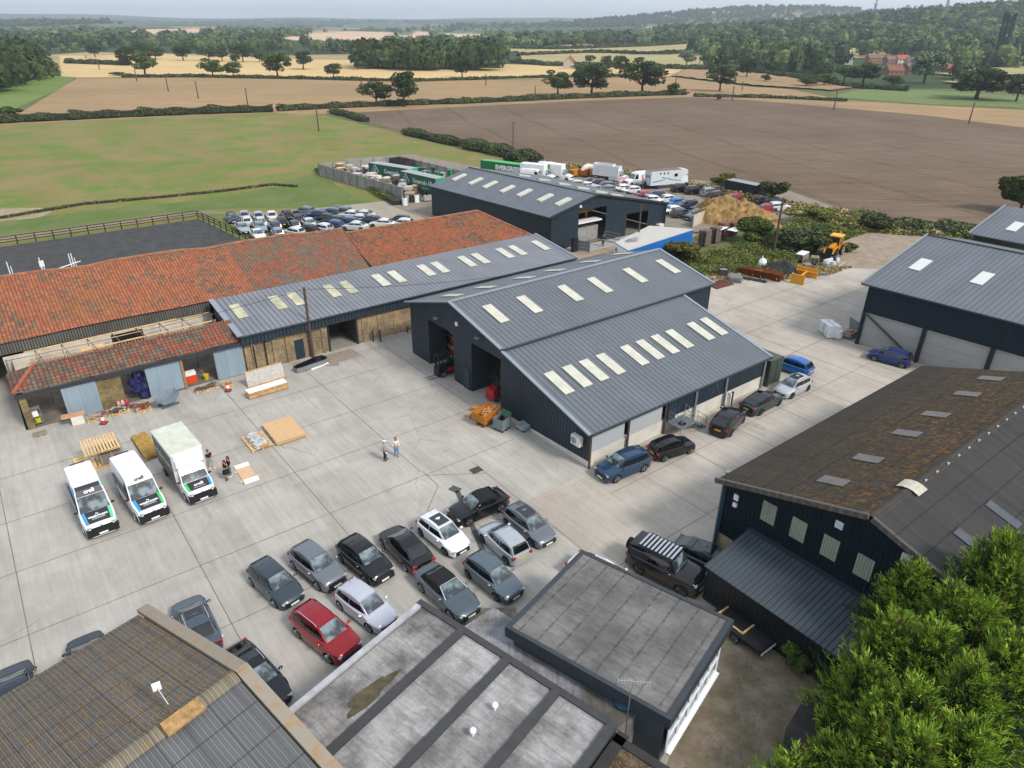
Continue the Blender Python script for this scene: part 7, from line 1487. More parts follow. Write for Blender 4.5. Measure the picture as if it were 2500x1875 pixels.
p=P3(1390,725,RE);one('long_green_pipes','grey green pipes and planks lying behind the yellow beam','pipes',[('pipes',M('#5f6f68',.5,0,.1),lambda b:[b.tube([(-2,-.2+.18*k,.1),(2,-.1+.18*k,.1)],.07,8) for k in range(3)]),('planks',M('#a8a498',.8),lambda b:[b.box((-.2,.6+.2*k,.05),(4,.12,.06)) for k in range(2)])],p,HB+16)
p=P3(1830,620,RE);one('loose_planks','pale planks lying near the gravel pad','planks',[('plank',M('#b3ada2',.8),lambda b:b.box((0,0,.05),(3,.15,.05))),('plank',M('#8f877a',.8),lambda b:b.box((.2,-.35,.05),(2.6,.15,.05)))],p,HA+12)
# backhoe loader
bp=P3(1700,480,RE);bk=thing('backhoe_loader','yellow backhoe loader with a dark glazed cab and front bucket on the gravel pad','digger',(bp.x,bp.y,0),R_(-128))
KB=M('#1a1b1c',.6,0,.1);YB=M('#d68d12',.4,0,.06)
def sb(n,m,f):
    b=MB();f(b);b.build(n,m,bk,local=True)
sb('bonnet',YB,lambda b:b.hexa([(.4,-.45,1.1),(2.1,-.4,1.0),(2.1,.4,1.0),(.4,.45,1.1)],[(.4,-.42,1.95),(2.0,-.34,1.6),(2.0,.34,1.6),(.4,.42,1.95)]))
sb('chassis',KB,lambda b:b.box((.2,0,.8),(3.8,.9,.5)));sb('grille',KB,lambda b:b.box((2.1,0,1.2),(.06,.7,.5)))
sb('cab_glass',M('#1f2a2e',.08,0,.1,spec=.9),lambda b:b.hexa([(-1.3,-.75,1.3),(.4,-.75,1.3),(.4,.75,1.3),(-1.3,.75,1.3)],[(-1.2,-.68,2.75),(.25,-.68,2.75),(.25,.68,2.75),(-1.2,.68,2.75)]))
sb('cab_frame',YB,lambda b:[b.bar((x,s*.76,1.2),(x*.93,s*.7,2.8),.09) for x in(-1.3,-.4,.42) for s in(1,-1)]+[b.box((-.4,s*.76,1.25),(1.7,.06,.5)) for s in(1,-1)])
sb('cab_roof',M('#e0a21c',.45,0,.04),lambda b:b.box((-.45,0,2.86),(1.9,1.7,.16)))
sb('loader_arm',YB,lambda b:[b.bar((.3,.62,1.5),(2.1,.62,1.35),.14,.25),b.bar((2.1,.62,1.35),(3.,.62,.55),.14,.25)]);sb('loader_arm',YB,lambda b:[b.bar((.3,-.62,1.5),(2.1,-.62,1.35),.14,.25),b.bar((2.1,-.62,1.35),(3.,-.62,.55),.14,.25)])
sb('front_bucket',M('#2a2420',.7,.2,.2),lambda b:[b.box((3.1,0,.5),(.1,2.3,.9)),b.box((3.45,0,.1),(.8,2.3,.08)),b.box((3.4,1.15,.45),(.7,.06,.7)),b.box((3.4,-1.15,.45),(.7,.06,.7))])
sb('rear_boom',YB,lambda b:[b.bar((-1.7,0,1.),(-2.1,0,3.0),.25,.3),b.bar((-2.1,0,3.0),(-2.7,.0,1.1),.2,.25)])
sb('stabiliser',YB,lambda b:[b.box((-1.75,s*1.0,1.0),(.25,.18,1.5)) for s in(1,-1)]);sb('rear_bucket',KB,lambda b:b.box((-2.7,0,.7),(.5,.6,.6)))
for x,r in((1.6,.48),(-.9,.75)):
    for s in(1,-1):
        ty_=put('tyre',TYRE,bk,(x,s*.9,r));ty_.scale=(r,1.9,r);rr_=put('rim',RIM5,ty_,mats=[M('#b8b2a0',.6)])
# straw bay walls, timber fence, pallets
q0,q1=G(1385,580,RA),G(1560,500,RA);pwall('straw_bay_wall','pale concrete wall panels on the car park side of the straw heap',[q0-Vector((0,0,0)),q1+(q1-q0)*.25],1.9,.2,5,M('#b8b1a2',.9,0,.15,.6),-.1)
q0,q1=G(1975,555,RA),G(2040,540,RA);pwall('rear_bay_wall','grey concrete wall with a dark post right of the straw heap',[G(1880,500,RA),G(2040,530,RA)],1.4,.2,4,None,-.1)
fence('timber_board_fence','grey weathered timber fence in front of the straw heap and bushes',[G(1800,610,RA),G(1990,585,RA),G(2165,545,RA)],1.2,1.1,3,M('#5d564c',.9,0,.2),-.05,'fence',.35,.12)
for k,(x,y,n,lab) in enumerate(((1480,715,15,'weathered pallet in the left stack by the blue trailer'),(1560,690,15,'weathered pallet in the second stack by the blue trailer'),(1620,660,16,'orange brown pallet in the tallest stack before the straw'),(1690,640,14,'orange brown pallet in the right stack before the straw'))):
    p=P3(x,y,RA);pstack(p,HA+8,n,lab,1.6,1.3,M('#8a6248',.85,0,.2,2.) if k>1 else M('#7d6f66',.85,0,.2,2.))
for k,(x,y,lab) in enumerate(((1610,590,'white board lying on the pallets before the straw, left'),(1720,600,'white board lying on the pallets before the straw, right'))):
    p=P3(x,y,RA,1.85);one('white_board',lab,'board',[('board',WHITE,lambda b:b.box((0,0,.04),(2.4,1.5,.06))),('batten',GREYW,lambda b:b.box((0,.3,.0),(2.3,.1,.05)))],(p.x,p.y,1.85-.04*k),HA+10)
# black site cabin, canopy, gates
p0,p1=G(1640,322,RA,-.1),G(1872,372,RA,-.1);c=(p0+p1)/2+Vector(((p1-p0).y*-.15,(p1-p0).x*.15,0));d=p1-p0;cb_=container((c.x,c.y,-.1),math.degrees(math.atan2(d.y,d.x)),d.length,'#15191d','black steel site cabin with a pale roof beside the hedge bush','site_cabin',roofc='#8d9498',H_=2.7,Wd=2.6);
p0=G(1760,600,RT,2.3);cn=thing('slatted_canopy','black slatted canopy frame among the cars behind the grey barn','canopy',(p0.x,p0.y,-.1),R_(HB))
b=MB()
for k in range(10):b.box((-3.6+.8*k,0,2.4),(.18,4.2,.06))
b.build('slats',KB,cn,local=True);b=MB()
for x in(-3.6,3.6):
    for y in(-2,2):b.box((x,y,1.2),(.12,.12,2.4))
b.box((0,-2,2.3),(7.4,.1,.15));b.box((0,2,2.3),(7.4,.1,.15));b.build('frame',KB,cn,local=True)
for k,(x0,y0,x1,y1,lab) in enumerate(((500,765,597,778,'sheeted steel gate leaf at the left of the barn doorway'),(712,690,820,712,'mesh gate leaf right of the person at the grey barn'),(1035,600,1120,628,'mesh gate leaf at the right doorway of the grey barn'))):
    p_,q_=G(x0,y0,RA),G(x1,y1,RA);fence('steel_gate',lab,[p_,q_],1.6,(q_-p_).length,4,STEELG,0,'gate',.04,.08)
b=MB();p_,q_=G(505,765,RA),G(595,777,RA);b.bar(p_+Vector((0,0,.8)),q_+Vector((0,0,.8)),.02,1.4);o=b.build('gate_sheet',M('#6f7a7f',.5,.3,.1));o.parent=[x for x in C.objects if x.name=='steel_gate'][0];o.matrix_parent_inverse=Matrix.Translation(-Vector(o.parent.location))
p=P3(480,768,RA);one('dark_cabinet','tall blue black cabinet beside the sheeted gate','cabinet',[('body',M('#151d26',.5),lambda b:b.box((0,0,1.),(.9,.6,2.))),('handle',CHROME,lambda b:b.box((.3,-.32,1.),(.05,.05,.3)))],p,HA)
p=P3(1137,615,RA);one('concrete_block','white concrete block at the grey barn corner','block',[('block',M('#c9c6be',.9,0,.1),lambda b:b.box((0,0,.6),(1.2,.8,1.2))),('lifting_eye',STEELG,lambda b:b.box((0,0,1.22),(.2,.05,.08)))],p,HA)
# ladders behind lean-to
p=W(22.6,22.);one('ladder_pile','white ladders piled on the container behind the lean-to','ladders',[('ladder',CHROME,(lambda b,k=k:[b.bar((-1.6,-.2+.4*s+.15*k,2.7+.12*k),(1.6,-.2+.4*s+.15*k,2.75+.12*k),.06) for s in(0,1)]+[b.bar((-1.5+.3*j,-.2+.15*k,2.72+.12*k),(-1.5+.3*j,.2+.15*k,2.72+.12*k),.04) for j in range(11)])) for k in range(3)],(p.x,p.y,0),HA+30)
# manhole and small yard things
p=P3(495,1275,R4);o=one('drain_cover','rusty square drain cover in the concrete','drain',[('grate',M('#4f4540',.8,.3,.2),lambda b:b.box((0,0,.012),(.8,.6,.02))),('frame',M('#3a3633',.8),lambda b:b.box((0,0,.006),(.9,.7,.014)))],p,HA)
# far white lorries on the distant road
for k,(x,y,l) in enumerate(((248,297,3),(405,297,3),(535,293,8),(630,290,14),(752,291,4),(885,286,9),(1115,287,5),(800,291,3))):
    q=GT(x,y,(800,0,2.6024))
    one('distant_lorry' if l>5 else 'distant_van','tiny white %s on the distant road, %s in the line from the left'%('lorry' if l>5 else 'van',('first','second','third','fourth','fifth','seventh','eighth','sixth')[k]),'lorry' if l>5 else 'van',[('body',M('#d5d8da',.5,0,.02),lambda b,l=l:b.box((0,0,2.6),(l*1.3,2.6,3.2))),('cab',M('#c2c6ca',.5,0,0),lambda b,l=l:b.box((l*.65+1.2,0,2.2),(2.0,2.4,2.4)))],(q.x,q.y,q.z),0,'vehicles on the distant road')
# houses
def house(x,y,R,w,h,rc,wc,label,hd=10,dz=0):
    q=GT(x,y,R);t=thing('house',label,'house',(q.x,q.y,q.z-.3),R_(hd),'red roofed houses in the valley');d=7.
    b=MB();b.box((0,0,h/2),(w,d,h));b.poly([(-w/2,-d/2,h),(-w/2,d/2,h),(-w/2,0,h+3)][::-1]);b.poly([(w/2,-d/2,h),(w/2,d/2,h),(w/2,0,h+3)]);b.build('wall',M(wc,.9,0,.1,.5),t,local=True)
    b=MB();b.poly([(-w/2-.3,-d/2-.4,h-.1),(w/2+.3,-d/2-.4,h-.1),(w/2+.3,0,h+3.1),(-w/2-.3,0,h+3.1)]);b.poly([(w/2+.3,d/2+.4,h-.1),(-w/2-.3,d/2+.4,h-.1),(-w/2-.3,0,h+3.1),(w/2+.3,0,h+3.1)]);r=b.build('roof',M(rc,.9,0,.15,.5),t,local=True)
    b=MB();b.box((w*.3,.3,h+3.2),(.9,.9,1.6));b.build('chimney',M('#7a4a3a',.9),r,local=True)
    for k in range(3):
        for zf in(1.6,4.) if h>4.5 else (1.6,):
            b=MB();b.box((-w*.3+w*.3*k,-d/2-.02,zf),(1.2,.08,1.1));b.build('window',M('#39424a',.2),t,local=True)
H3=(1600,0,2.4578);H2=(800,0,2.6024)
house(1305,378,H3,13,4.5,'#785a4e','#8a6a55','long red roofed house leftmost of the hamlet');house(1405,388,H3,10,4.5,'#7a5a50','#7d6a5d','red roofed house second of the hamlet')
house(1470,388,H3,11,5,'#a8503a','#c9c5bd','white walled house with a red roof');house(1525,392,H3,7,4.,'#5d6066','#a8a49c','grey roofed cottage by the white walled house')
house(1735,388,H3,12,4.6,'#7a5a50','#c4beb4','red roofed house right of the pale willow',25);house(1425,446,H3,12,3.,'#7a4a3c','#8a5a48','low red brick roof nearer than the hamlet row');house(1490,440,H3,9,4.,'#75483a','#7d5545','tall gabled red brick house nearer than the row',60)
house(1770,440,H3,12,3.4,'#7d463a','#6d5045','dark red roofed house half hidden beside the big tree');house(1155,385,H3,8,4,'#4f5256','#d2d2ce','white gabled cottage left of the hamlet',70);house(1535,432,H2,9,5,'#7d4a3c','#c2b8aa','lone red gabled house among trees left of the hill',70)
# pylons
for k,(x,y) in enumerate(((1310,92),(1740,78))):
    d=_ray(x,y,H3);tt=1560/np.hypot(d[0],d[1]);X,Y_=d[0]*tt,d[1]*tt;zb=float(hz(X,Y_));t=thing('pylon',('lattice electricity pylon on the wooded skyline, nearer the centre','lattice electricity pylon on the wooded skyline, further right')[k],'pylon',(X,Y_,zb),.6,'lattice pylons');b=MB();Hp=46
    for s in(1,-1):
        for s2 in(1,-1):
            b.bar((s*4,s2*4,0),(s*1,s2*1,Hp*.65),.5);b.bar((s*1,s2*1,Hp*.65),(0,0,Hp),.4)
    for j in range(9):
        z=Hp*.65*j/9;w0=4-3*j/9;z1=Hp*.65*(j+1)/9;w1=4-3*(j+1)/9
        for s in(1,-1):b.bar((-w0,s*w0,z),(w1,s*w1,z1),.3);b.bar((w0,s*w0,z),(-w1,s*w1,z1),.3);b.bar((s*w0,-w0,z),(s*w1,w1,z1),.3)
    b.build('tower',M('#6f7478',.6,.4,0),t,local=True)
    for z,w_ in((Hp*.65,8),(Hp*.8,6.5),(Hp*.93,5)):
        b=MB();b.bar((-w_,0,z),(w_,0,z),.45);b.bar((-w_,0,z),(0,0,z+2),.3);b.bar((w_,0,z),(0,0,z+2),.3);b.build('crossarm',M('#6f7478',.6,.4,0),t,local=True)
# field poles
H1=(0,0,2.6024)
for k,(x,y,yt,R,lab) in enumerate(((1070,580,475,H1,'tallest thin pole in the stubble, third from the left'),(1260,625,515,H1,'thin pole in the stubble with a ring of weeds at its foot'),(1575,670,560,H1,'thin crossarmed pole at the long hedge'),(870,515,440,H1,'thin pole in front of the pale green oak'),(2025,830,678,H1,'thin pole at the pasture corner'),(632,440,375,H1,'distant thin pole in the pale stubble, right one'),(555,402,350,H1,'distant thin pole in the pale stubble, left one'),(1005,540,470,H2,'thin pole in the middle of the stubble'),(1318,605,568,H2,'short thin post by the ploughed field hedge'),(215,550,482,H2,'thin pole behind the two hedge trees'),(460,605,515,H3,'leaning thin pole at the ploughed field track'),(1070,660,545,H3,'thin pole at the edge of the ploughed field'),(1880,740,613,H3,'faint thin pole rightmost along the field track'),(520,540,490,H3,'small dark pole right of the lone oak'),(122,500,450,H3,'small dark pole left of the lone oak'))):
    q=GT(x,y,R);d=_ray(x,yt,R);tt=math.hypot(q.x,q.y)/math.hypot(d[0],d[1]);h=CAMH+d[2]*tt-q.z;pole((q.x,q.y,q.z-.1),max(4,h),lab,'field_pole',True,.16+.0003*math.hypot(q.x,q.y),'poles crossing the fields')
# ---------------- people ----------------
def skin_obj(name,joints,edges,mat,parent,sub=1):
    me=bpy.data.meshes.new(name);bm=bmesh.new();ly=bm.verts.layers.skin.verify();vs_=[bm.verts.new(j[:3]) for j in joints]
    for v,j in zip(vs_,joints):
        r=j[3];v[ly].radius=(r,j[4] if len(j)>4 else r)
    vs_[0][ly].use_root=True
    for a,b in edges:bm.edges.new((vs_[a],vs_[b]))
    bm.to_mesh(me);bm.free();o=bpy.data.objects.new('tmp',me);C.objects.link(o);m=o.modifiers.new('s','SKIN');m.use_smooth_shade=True;s=o.modifiers.new('b','SUBSURF');s.levels=sub;s.render_levels=sub
    dg=bpy.context.evaluated_depsgraph_get();nm=bpy.data.meshes.new_from_object(o.evaluated_get(dg));bpy.data.objects.remove(o);nm.materials.clear();nm.materials.append(mat)
    return put(name,nm,parent)
SKIN=M('#b98a72',.6,0,.03)
def person(loc,hd,label,top,bottom,hair,H_=1.72,arms=((.05,.0,-.0),(.05,.0,0)),legs='trousers',skirt=False,longhair=False,cap=None,shoes='#222222',bentarm=(0,0),tilt=.0,group='people in the yard',sleeves=False,z=0.,stride=.06):
    s=H_/1.72;t=thing('person',label,'person',(loc[0],loc[1],z),R_(hd),group)
    def J(x,y,z_,r,r2=None):return (x*s,y*s,z_*s,r*s,(r2 or r)*s)
    jt=[J(0,0,.98,.13,.15),J(0,0,1.2,.12,.14),J(.0,0,1.38,.13,.17),J(0,0,1.48,.055,.06),J(.02+tilt,0,1.56,.07,.07),J(.03+tilt,0,1.64,.09,.085)]
    ed=[(0,1),(1,2),(2,3),(3,4),(4,5)]
    hand=[]
    for i,sg in enumerate((1,-1)):
        k=len(jt);f=bentarm[i]
        sh=(0,.19*sg,1.40);el=(.02-.02*f,.25*sg,1.13);wr=(.05+.26*f,(.25-.1*f)*sg,.90+.24*f);hn=(.07+.31*f,(.25-.12*f)*sg,.83+.3*f)
        jt+=[J(*sh,.055),J(*el,.042),J(*wr,.028),J(*hn,.032,.02)];ed+=[(2,k),(k,k+1),(k+1,k+2),(k+2,k+3)]
        dv=(Vector(hn)-Vector(wr)).normalized()
        for q in range(4):
            p=Vector(hn)+dv*(.075+.012*(q in(1,2)))+Vector((.012*(q-1.5),0,-.01*q));jt.append(J(p.x,p.y,p.z,.009));ed.append((k+3,len(jt)-1))
        p=Vector(hn)+dv*.02+Vector((.04,0,.01));jt.append(J(p.x,p.y,p.z,.01));ed.append((k+3,len(jt)-1))
    for i,sg in enumerate((1,-1)):
        k=len(jt);dx=stride*sg
        jt+=[J(0,.09*sg,.9,.09),J(.02+dx*.5,.1*sg,.5,.058),J(-.01+dx,.11*sg,.1,.038),J(-.02+dx,.11*sg,.045,.04),J(.14+dx,.12*sg,.03,.03)];ed+=[(0,k),(k,k+1),(k+1,k+2),(k+2,k+3),(k+3,k+4)]
        for nm_ in('shoe',):
            b=MB();b.blob((( .05+dx)*s,.115*sg*s,.05*s),(.15*s,.055*s,.055*s),10,0,0);b.build('shoe',M(shoes,.6),t,local=True,smooth=True)
        if legs=='trousers':
            skin_obj('trouser_leg',[J(0,.085*sg,.95,.125),J(.02+dx*.5,.1*sg,.5,.085),J(-.01+dx,.11*sg,.12,.075)],[(0,1),(1,2)],M(bottom,.85,0,.08),t)
        elif legs=='shorts':skin_obj('shorts_leg',[J(0,.085*sg,.95,.125),J(.01,.1*sg,.62,.115)],[(0,1)],M(bottom,.85,0,.08),t)
    skin_obj('body',jt,ed,SKIN,t)
    tj=[J(0,0,.93,.145,.17),J(0,0,1.2,.14,.165),J(0,0,1.38,.145,.185),J(0,0,1.45,.08,.1)];te=[(0,1),(1,2),(2,3)]
    for i,sg in enumerate((1,-1)):
        k=len(tj);f=bentarm[i];tj+=[J(0,.19*sg,1.39,.075),J(.015,.245*sg,1.17,.062)];te+=[(2,k),(k,k+1)]
        if sleeves:tj.append(J(.05+.24*f,(.25-.1*f)*sg,.93+.22*f,.05));te.append((k+1,k+2))
    skin_obj('top',tj,te,M(top,.85,0,.08),t)
    if skirt:
        b=MB();b.tube([(0,0,1.05*s),(0,0,.8*s),(0,0,.6*s)],[.16*s,.24*s,.3*s],14);b.build('skirt',M(bottom,.85,0,.05),t,local=True,smooth=True)
    hx_=.02+tilt
    b=MB();b.blob(((hx_-.015)*s,0,1.665*s),(.112*s,.105*s,.115*s),14,1,.03)
    if longhair:b.blob(((hx_-.07)*s,0,1.52*s),(.07*s,.11*s,.18*s),12,2,.06)
    b.build('hair',M(hair,.7,0,.15,8.),t,local=True,smooth=True)
    b=MB();b.blob(((hx_+.03)*s,0,1.635*s),(.085*s,.078*s,.1*s),14,0,0);b.blob(((hx_+.115)*s,0,1.625*s),(.02*s,.014*s,.02*s),8,0,0)
    b.build('face',SKIN,t,local=True,smooth=True)
    for sg in(1,-1):
        b=MB();b.blob(((hx_+.108)*s,.032*sg*s,1.65*s),.009*s,6);b.build('eye',BLACK,t,local=True);b=MB();b.blob((hx_*s,.1*sg*s,1.63*s),(.02*s,.012*s,.03*s),8);b.build('ear',SKIN,t,local=True)
    b=MB();b.box(((hx_+.108)*s,0,1.59*s),(.012,.04,.01));b.build('mouth',M('#8a4f48',.6),t,local=True)
    if cap:
        b=MB();b.blob(((hx_+.0)*s,0,1.71*s),(.12*s,.11*s,.09*s),14,0,0);b.box(((hx_+.14)*s,0,1.69*s),(.12*s,.14*s,.015));b.build('cap',M(cap,.8),t,local=True,smooth=True)
    return t
RP=(820,1020,11.06);RQ=(480,1080,12.29)
q=G(1335,1150,RP);man=person(q,8,'man in a white cap, grey blue t-shirt and dark trousers standing in the yard','#8094a8','#1c1f2a','#6d625a',1.76,cap='#d3d5da',shoes='#2a2d28')
b=MB();b.box((.13,-.2,.8),(.1,.03,.14));b.build('paper',WHITE,man,local=True)
q=G(1645,1035,RP);person(q,-80,'woman in a cream jumper and light blue jeans facing the man in the cap','#d8d2c8','#5d8cb0','#4a3228',1.68,longhair=True,sleeves=True,shoes='#8a7a62',bentarm=(0.1,.1))
q=G(545,790,RQ);person(q-Vector((.25,0,0)),-25,'person in a black t-shirt and turquoise shorts beside the box lorry cab','#15171c','#58a3b5','#221c1a',1.66,legs='shorts',shoes='#dcdcdc',bentarm=(1,1),stride=.12)
q=G(930,1110,RQ);person(q,-130,'person with dark red hair in a black dress looking down at a phone','#121214','#121214','#5a1220',1.64,legs='bare',skirt=True,longhair=True,shoes='#151515',bentarm=(1,1))
q=G(1040,1010,RQ);person(q,-140,'person in a long black top and teal trousers behind the red haired one','#101113','#3f7d80','#3a2a28',1.7,sleeves=True,longhair=True,shoes='#d8dcdc',bentarm=(.6,.6))
q=G(700,728,RA);person(q,-70,'person in dark clothes standing at the grey barn doorway','#1b1c20','#1a1b1f','#1c1815',1.76,sleeves=True,shoes='#4a3a2a')
q=W(-22.4,-10.6);person(q,-60,'roofer in grey brown work clothes standing among the scaffold poles','#5d564e','#4f4a44','#3a332c',1.74,sleeves=True,bentarm=(.8,.8),shoes='#2a2624',z=1.6)
b=MB();b.box(W(-22.4,-10.6,1.58),(2.2,1.,.05),rz=math.pi/2-TH);b.build('platform_boards',WOODD,Sf)
# ---------------- foliage ----------------
def quads_obj(name,Q,mat,parent=None,loc=(0,0,0)):
    n=len(Q);me=bpy.data.meshes.new(name);me.vertices.add(n*4);me.vertices.foreach_set('co',Q.reshape(-1).astype('f'));me.loops.add(n*4);me.loops.foreach_set('vertex_index',np.arange(n*4,dtype='i'));me.polygons.add(n);me.polygons.foreach_set('loop_start',np.arange(0,n*4,4,dtype='i'))
    try:me.polygons.foreach_set('loop_total',np.full(n,4,dtype='i'))
    except Exception:pass
    me.materials.append(mat);me.update(calc_edges=True);me.validate()
    return put(name,me,parent,loc)
def cards(P,N,size,rng,asp=1.,jit=.8):
    "leaf clump faces: points P, outward normals N"
    n=len(P);N=N+rng.normal(0,jit,(n,3));N/=np.linalg.norm(N,axis=1)[:,None]+1e-9
    U=np.cross(N,rng.normal(0,1,(n,3)));U/=np.linalg.norm(U,axis=1)[:,None]+1e-9;V=np.cross(N,U)
    s=(size*rng.uniform(.6,1.3,n))[:,None]
    return np.stack([P-U*s-V*s*asp*.6,P+U*s*.8-V*s*asp*.8,P+U*s+V*s*asp*.7,P-U*s*.7+V*s*asp],1)
def fol_mat(name,c1,c2,c3=None,sc=.5,tr=.0):
    t=NT(name,.8,0,.15);g_=t.n('ShaderNodeNewGeometry');c=t.mix(g_.outputs['Random Per Island'],hx(c1),hx(c2));c=t.mul(c,t.rng(t.noise(sc,3,.6),.3,.7,.75,1.25))
    oi=t.n('ShaderNodeObjectInfo');c=t.mul(c,t.rng(oi.outputs['Random'],0,1,.8,1.14))
    return t.out(c)
OAK=fol_mat('oak_leaves','#26331a','#4a5a2c');OAKL=fol_mat('light_oak_leaves','#3a4d22','#66793a');BUSH=fol_mat('bush_leaves','#2e3c1a','#5d6b30');HEDGE=fol_mat('hedge_leaves','#333d24','#5d6540',sc=.2);OLIVE=fol_mat('olive_bush_leaves','#4a4a1f','#76743a');FARW=fol_mat('far_wood_leaves','#263420','#4a5a38',sc=.012);FARL=fol_mat('far_light_leaves','#46572f','#6d7b48',sc=.02);PALE=fol_mat('pale_willow_leaves','#5d6f55','#8a9a78')
WEED=fol_mat('tall_weeds','#4a5a26','#7d8042',sc=.4);DRYW=fol_mat('dry_weeds','#8a7a50','#a8976a',sc=.4);BARKM=M('#3d3226',.95,0,.2)
def ell(rng,n,shell=.75):
    d=rng.normal(0,1,(n,3));d/=np.linalg.norm(d,axis=1)[:,None];r=rng.uniform(shell,1.03,n)[:,None];return d*r,d
def crown_pts(rng,nb,per,form='oak'):
    "unit tree: crown within radius .5, heights .25..1"
    P=[];N=[];cs=[]
    for k in range(nb):
        a=rng.uniform(0,2*math.pi);el=rng.uniform(-.9,1.);rr_=rng.uniform(.08,.32)*(1.15-.45*abs(el))
        if form=='oak':c=np.array([math.cos(a)*rr_*1.15,math.sin(a)*rr_*1.15,.575+.265*el])
        elif form=='tall':c=np.array([math.cos(a)*rr_*.5,math.sin(a)*rr_*.5,rng.uniform(.25,.85)])
        else:c=np.array([math.cos(a)*rr_,math.sin(a)*rr_,rng.uniform(.2,.62)])
        s=rng.uniform(.13,.2)
        if form=='tall':s*=.75
        p,d=ell(rng,per,.6);P.append(c+p*np.array([s,s,s*.75]));N.append(d);cs.append(c)
    return np.concatenate(P),np.concatenate(N),cs
_tm={}
def tree_meshes(seed,form,nb,per,size,mat):
    nb=int(nb*1.25);size=size*.8;per=int(per*1.3)
    k=(seed,form,nb,per,size,mat.name)
    if k in _tm:return _tm[k]
    rng=np.random.default_rng(seed);P,N,cs=crown_pts(rng,nb,per,form);Q=cards(P,N,size,rng)
    o=quads_obj('crown',Q,mat);m=o.data;bpy.data.objects.remove(o)
    b=MB();h0=.3 if form=='oak' else .2
    b.tube([(0,0,-.01),(.005,0,.12),(0,.01,h0),(0,0,.6)],[.035,.026,.022,.01],7)
    for c in cs[::2]:b.tube([(0,0,h0*.8),tuple(np.array([0,0,h0])*.4+c*.6-np.array([0,0,.05])),tuple(c)],[.014,.009,.003],5)
    tm=b.mesh('trunk',BARKM);_tm[k]=(m,tm);return _tm[k]
def tree(pos,h,w,label,seed=1,form='oak',mat=None,group='oaks and field trees',name='oak_tree',cat='tree',nb=16,per=110,size=.028,rot=None):
    m,tm=tree_meshes(seed,form,nb,per,size,mat or OAK);t=thing(name,label,cat,(pos[0],pos[1],pos[2]),rot if rot is not None else seed*1.7,group);t.scale=(w,w,h);put('crown',m,t);put('trunk',tm,t);return t
def ptree(x,y,yt,R,wpx,label,**k):
    q=GT(x,y,R);d=_ray(x,yt,R);dd=math.hypot(q.x,q.y);h=CAMH+d[2]*dd/math.hypot(d[0],d[1])-q.z;w=wpx/R[2]/FPX*math.hypot(dd,CAMH)*1.12
    if k.get('lift'):pass
    return tree(q,h*1.04,w,label,**k)
OL=OAKL
T1=[(605,360,278,90,'small dark oak leftmost by the far hedge',1,OAK),(812,415,292,100,'dark oak half behind the bright green oak',2,OAK),(925,482,320,165,'broad bright green oak on the stubble boundary',3,OL),(905,345,270,90,'dark oak crown behind the bright green oak',4,OAK),(990,375,300,100,'dark oak just right of the bright green oak',2,OAK),(1165,383,290,105,'round dark oak standing alone mid left',1,OAK),(1330,382,303,115,'left half of a dark pair of oaks',4,OAK),(1412,388,300,85,'right half of a dark pair of oaks',3,OAK),(1355,488,363,140,'pale green spreading oak on the boundary',5,OL),(1485,488,388,95,'smaller pale green oak right of the spreading one',2,OL),(1545,392,276,110,'tall dark oak behind the small pale one',4,OAK),(1497,402,345,60,'short dark oak at the foot of the tall one',1,OAK),(1650,392,325,80,'small dark oak right of the tall one',5,OAK),(1765,490,333,175,'large mid green oak on the boundary',1,BUSH),(1928,438,320,130,'shapely dark oak with a clear trunk alone in pale stubble',3,OAK),(2120,492,398,100,'dark compact oak rightmost on the left boundary',2,OAK),(1430,306,260,50,'small far oak top above the pair',3,OAK),(880,290,240,60,'far dark oak high behind the left group',5,OAK)]
for x,y,yt,w,l,s,m in T1:ptree(x,y,yt,H1,w,l,seed=s,mat=m)
T2=[(485,674,446,200,'tall oak with a forked clear trunk at the ploughed field edge',3,OAK),(310,665,512,185,'lower spreading oak beside the forked oak',4,OAK),(855,492,366,135,'rounded oak in front of the long copse',1,OAK),(1462,602,437,180,'ragged leaning oak with a thick ivy base',5,BUSH),(1677,606,400,250,'massive dark oak between two others at the hedge',2,OAK),(1995,598,378,250,'massive dark oak with bare limbs, rightmost of three',4,OAK),(1855,470,352,100,'upright oak behind the massive pair',1,BUSH),(1770,442,350,90,'rounded tree behind the upright oak',3,BUSH),(2192,602,522,80,'small round bush tree right of the massive oaks',2,BUSH),(1600,470,388,110,'pale rounded tree by the red gabled house',5,OL),(190,440,388,42,'small tree left of the long copse',2,OAK),(1665,400,350,70,'small green tree behind the red gabled house',1,OL),(1980,400,360,70,'far tree behind the rightmost massive oak',2,BUSH)]
for x,y,yt,w,l,s,m in T2:ptree(x,y,yt,H2,w,l,seed=s,mat=m)
T3_=[(385,546,383,150,'lone dark oak with layered crown on the right stubble',4,OAK),(547,466,350,110,'dark oak behind and right of the lone one',1,OAK),(105,565,498,75,'small dense bush at the ploughed corner',2,BUSH),(660,492,445,62,'small round bush on the bank',3,BUSH),(1925,592,398,300,'enormous dark oak at the right field edge',2,OAK),(2165,606,440,150,'dark oak at the right image edge',1,OAK),(905,520,450,110,'scrubby tree left of the hamlet trees',5,BUSH),(1010,515,440,110,'green rounded tree beside the scrubby one',4,OL),(1420,520,450,110,'bushy tree below the red brick houses',3,BUSH),(1610,500,300,200,'tall pale willow in front of the hamlet',1,PALE),(1245,500,372,190,'wide green tree left of the brick houses',2,BUSH),(1130,490,385,120,'tree left of the wide green one',3,OL),(745,398,243,150,'tall pale green rounded tree at the wood edge',4,OL),(360,330,250,130,'yellow green tree at the left wood corner',5,OL),(185,398,295,110,'silvery tree at the far left wood corner',3,PALE)]
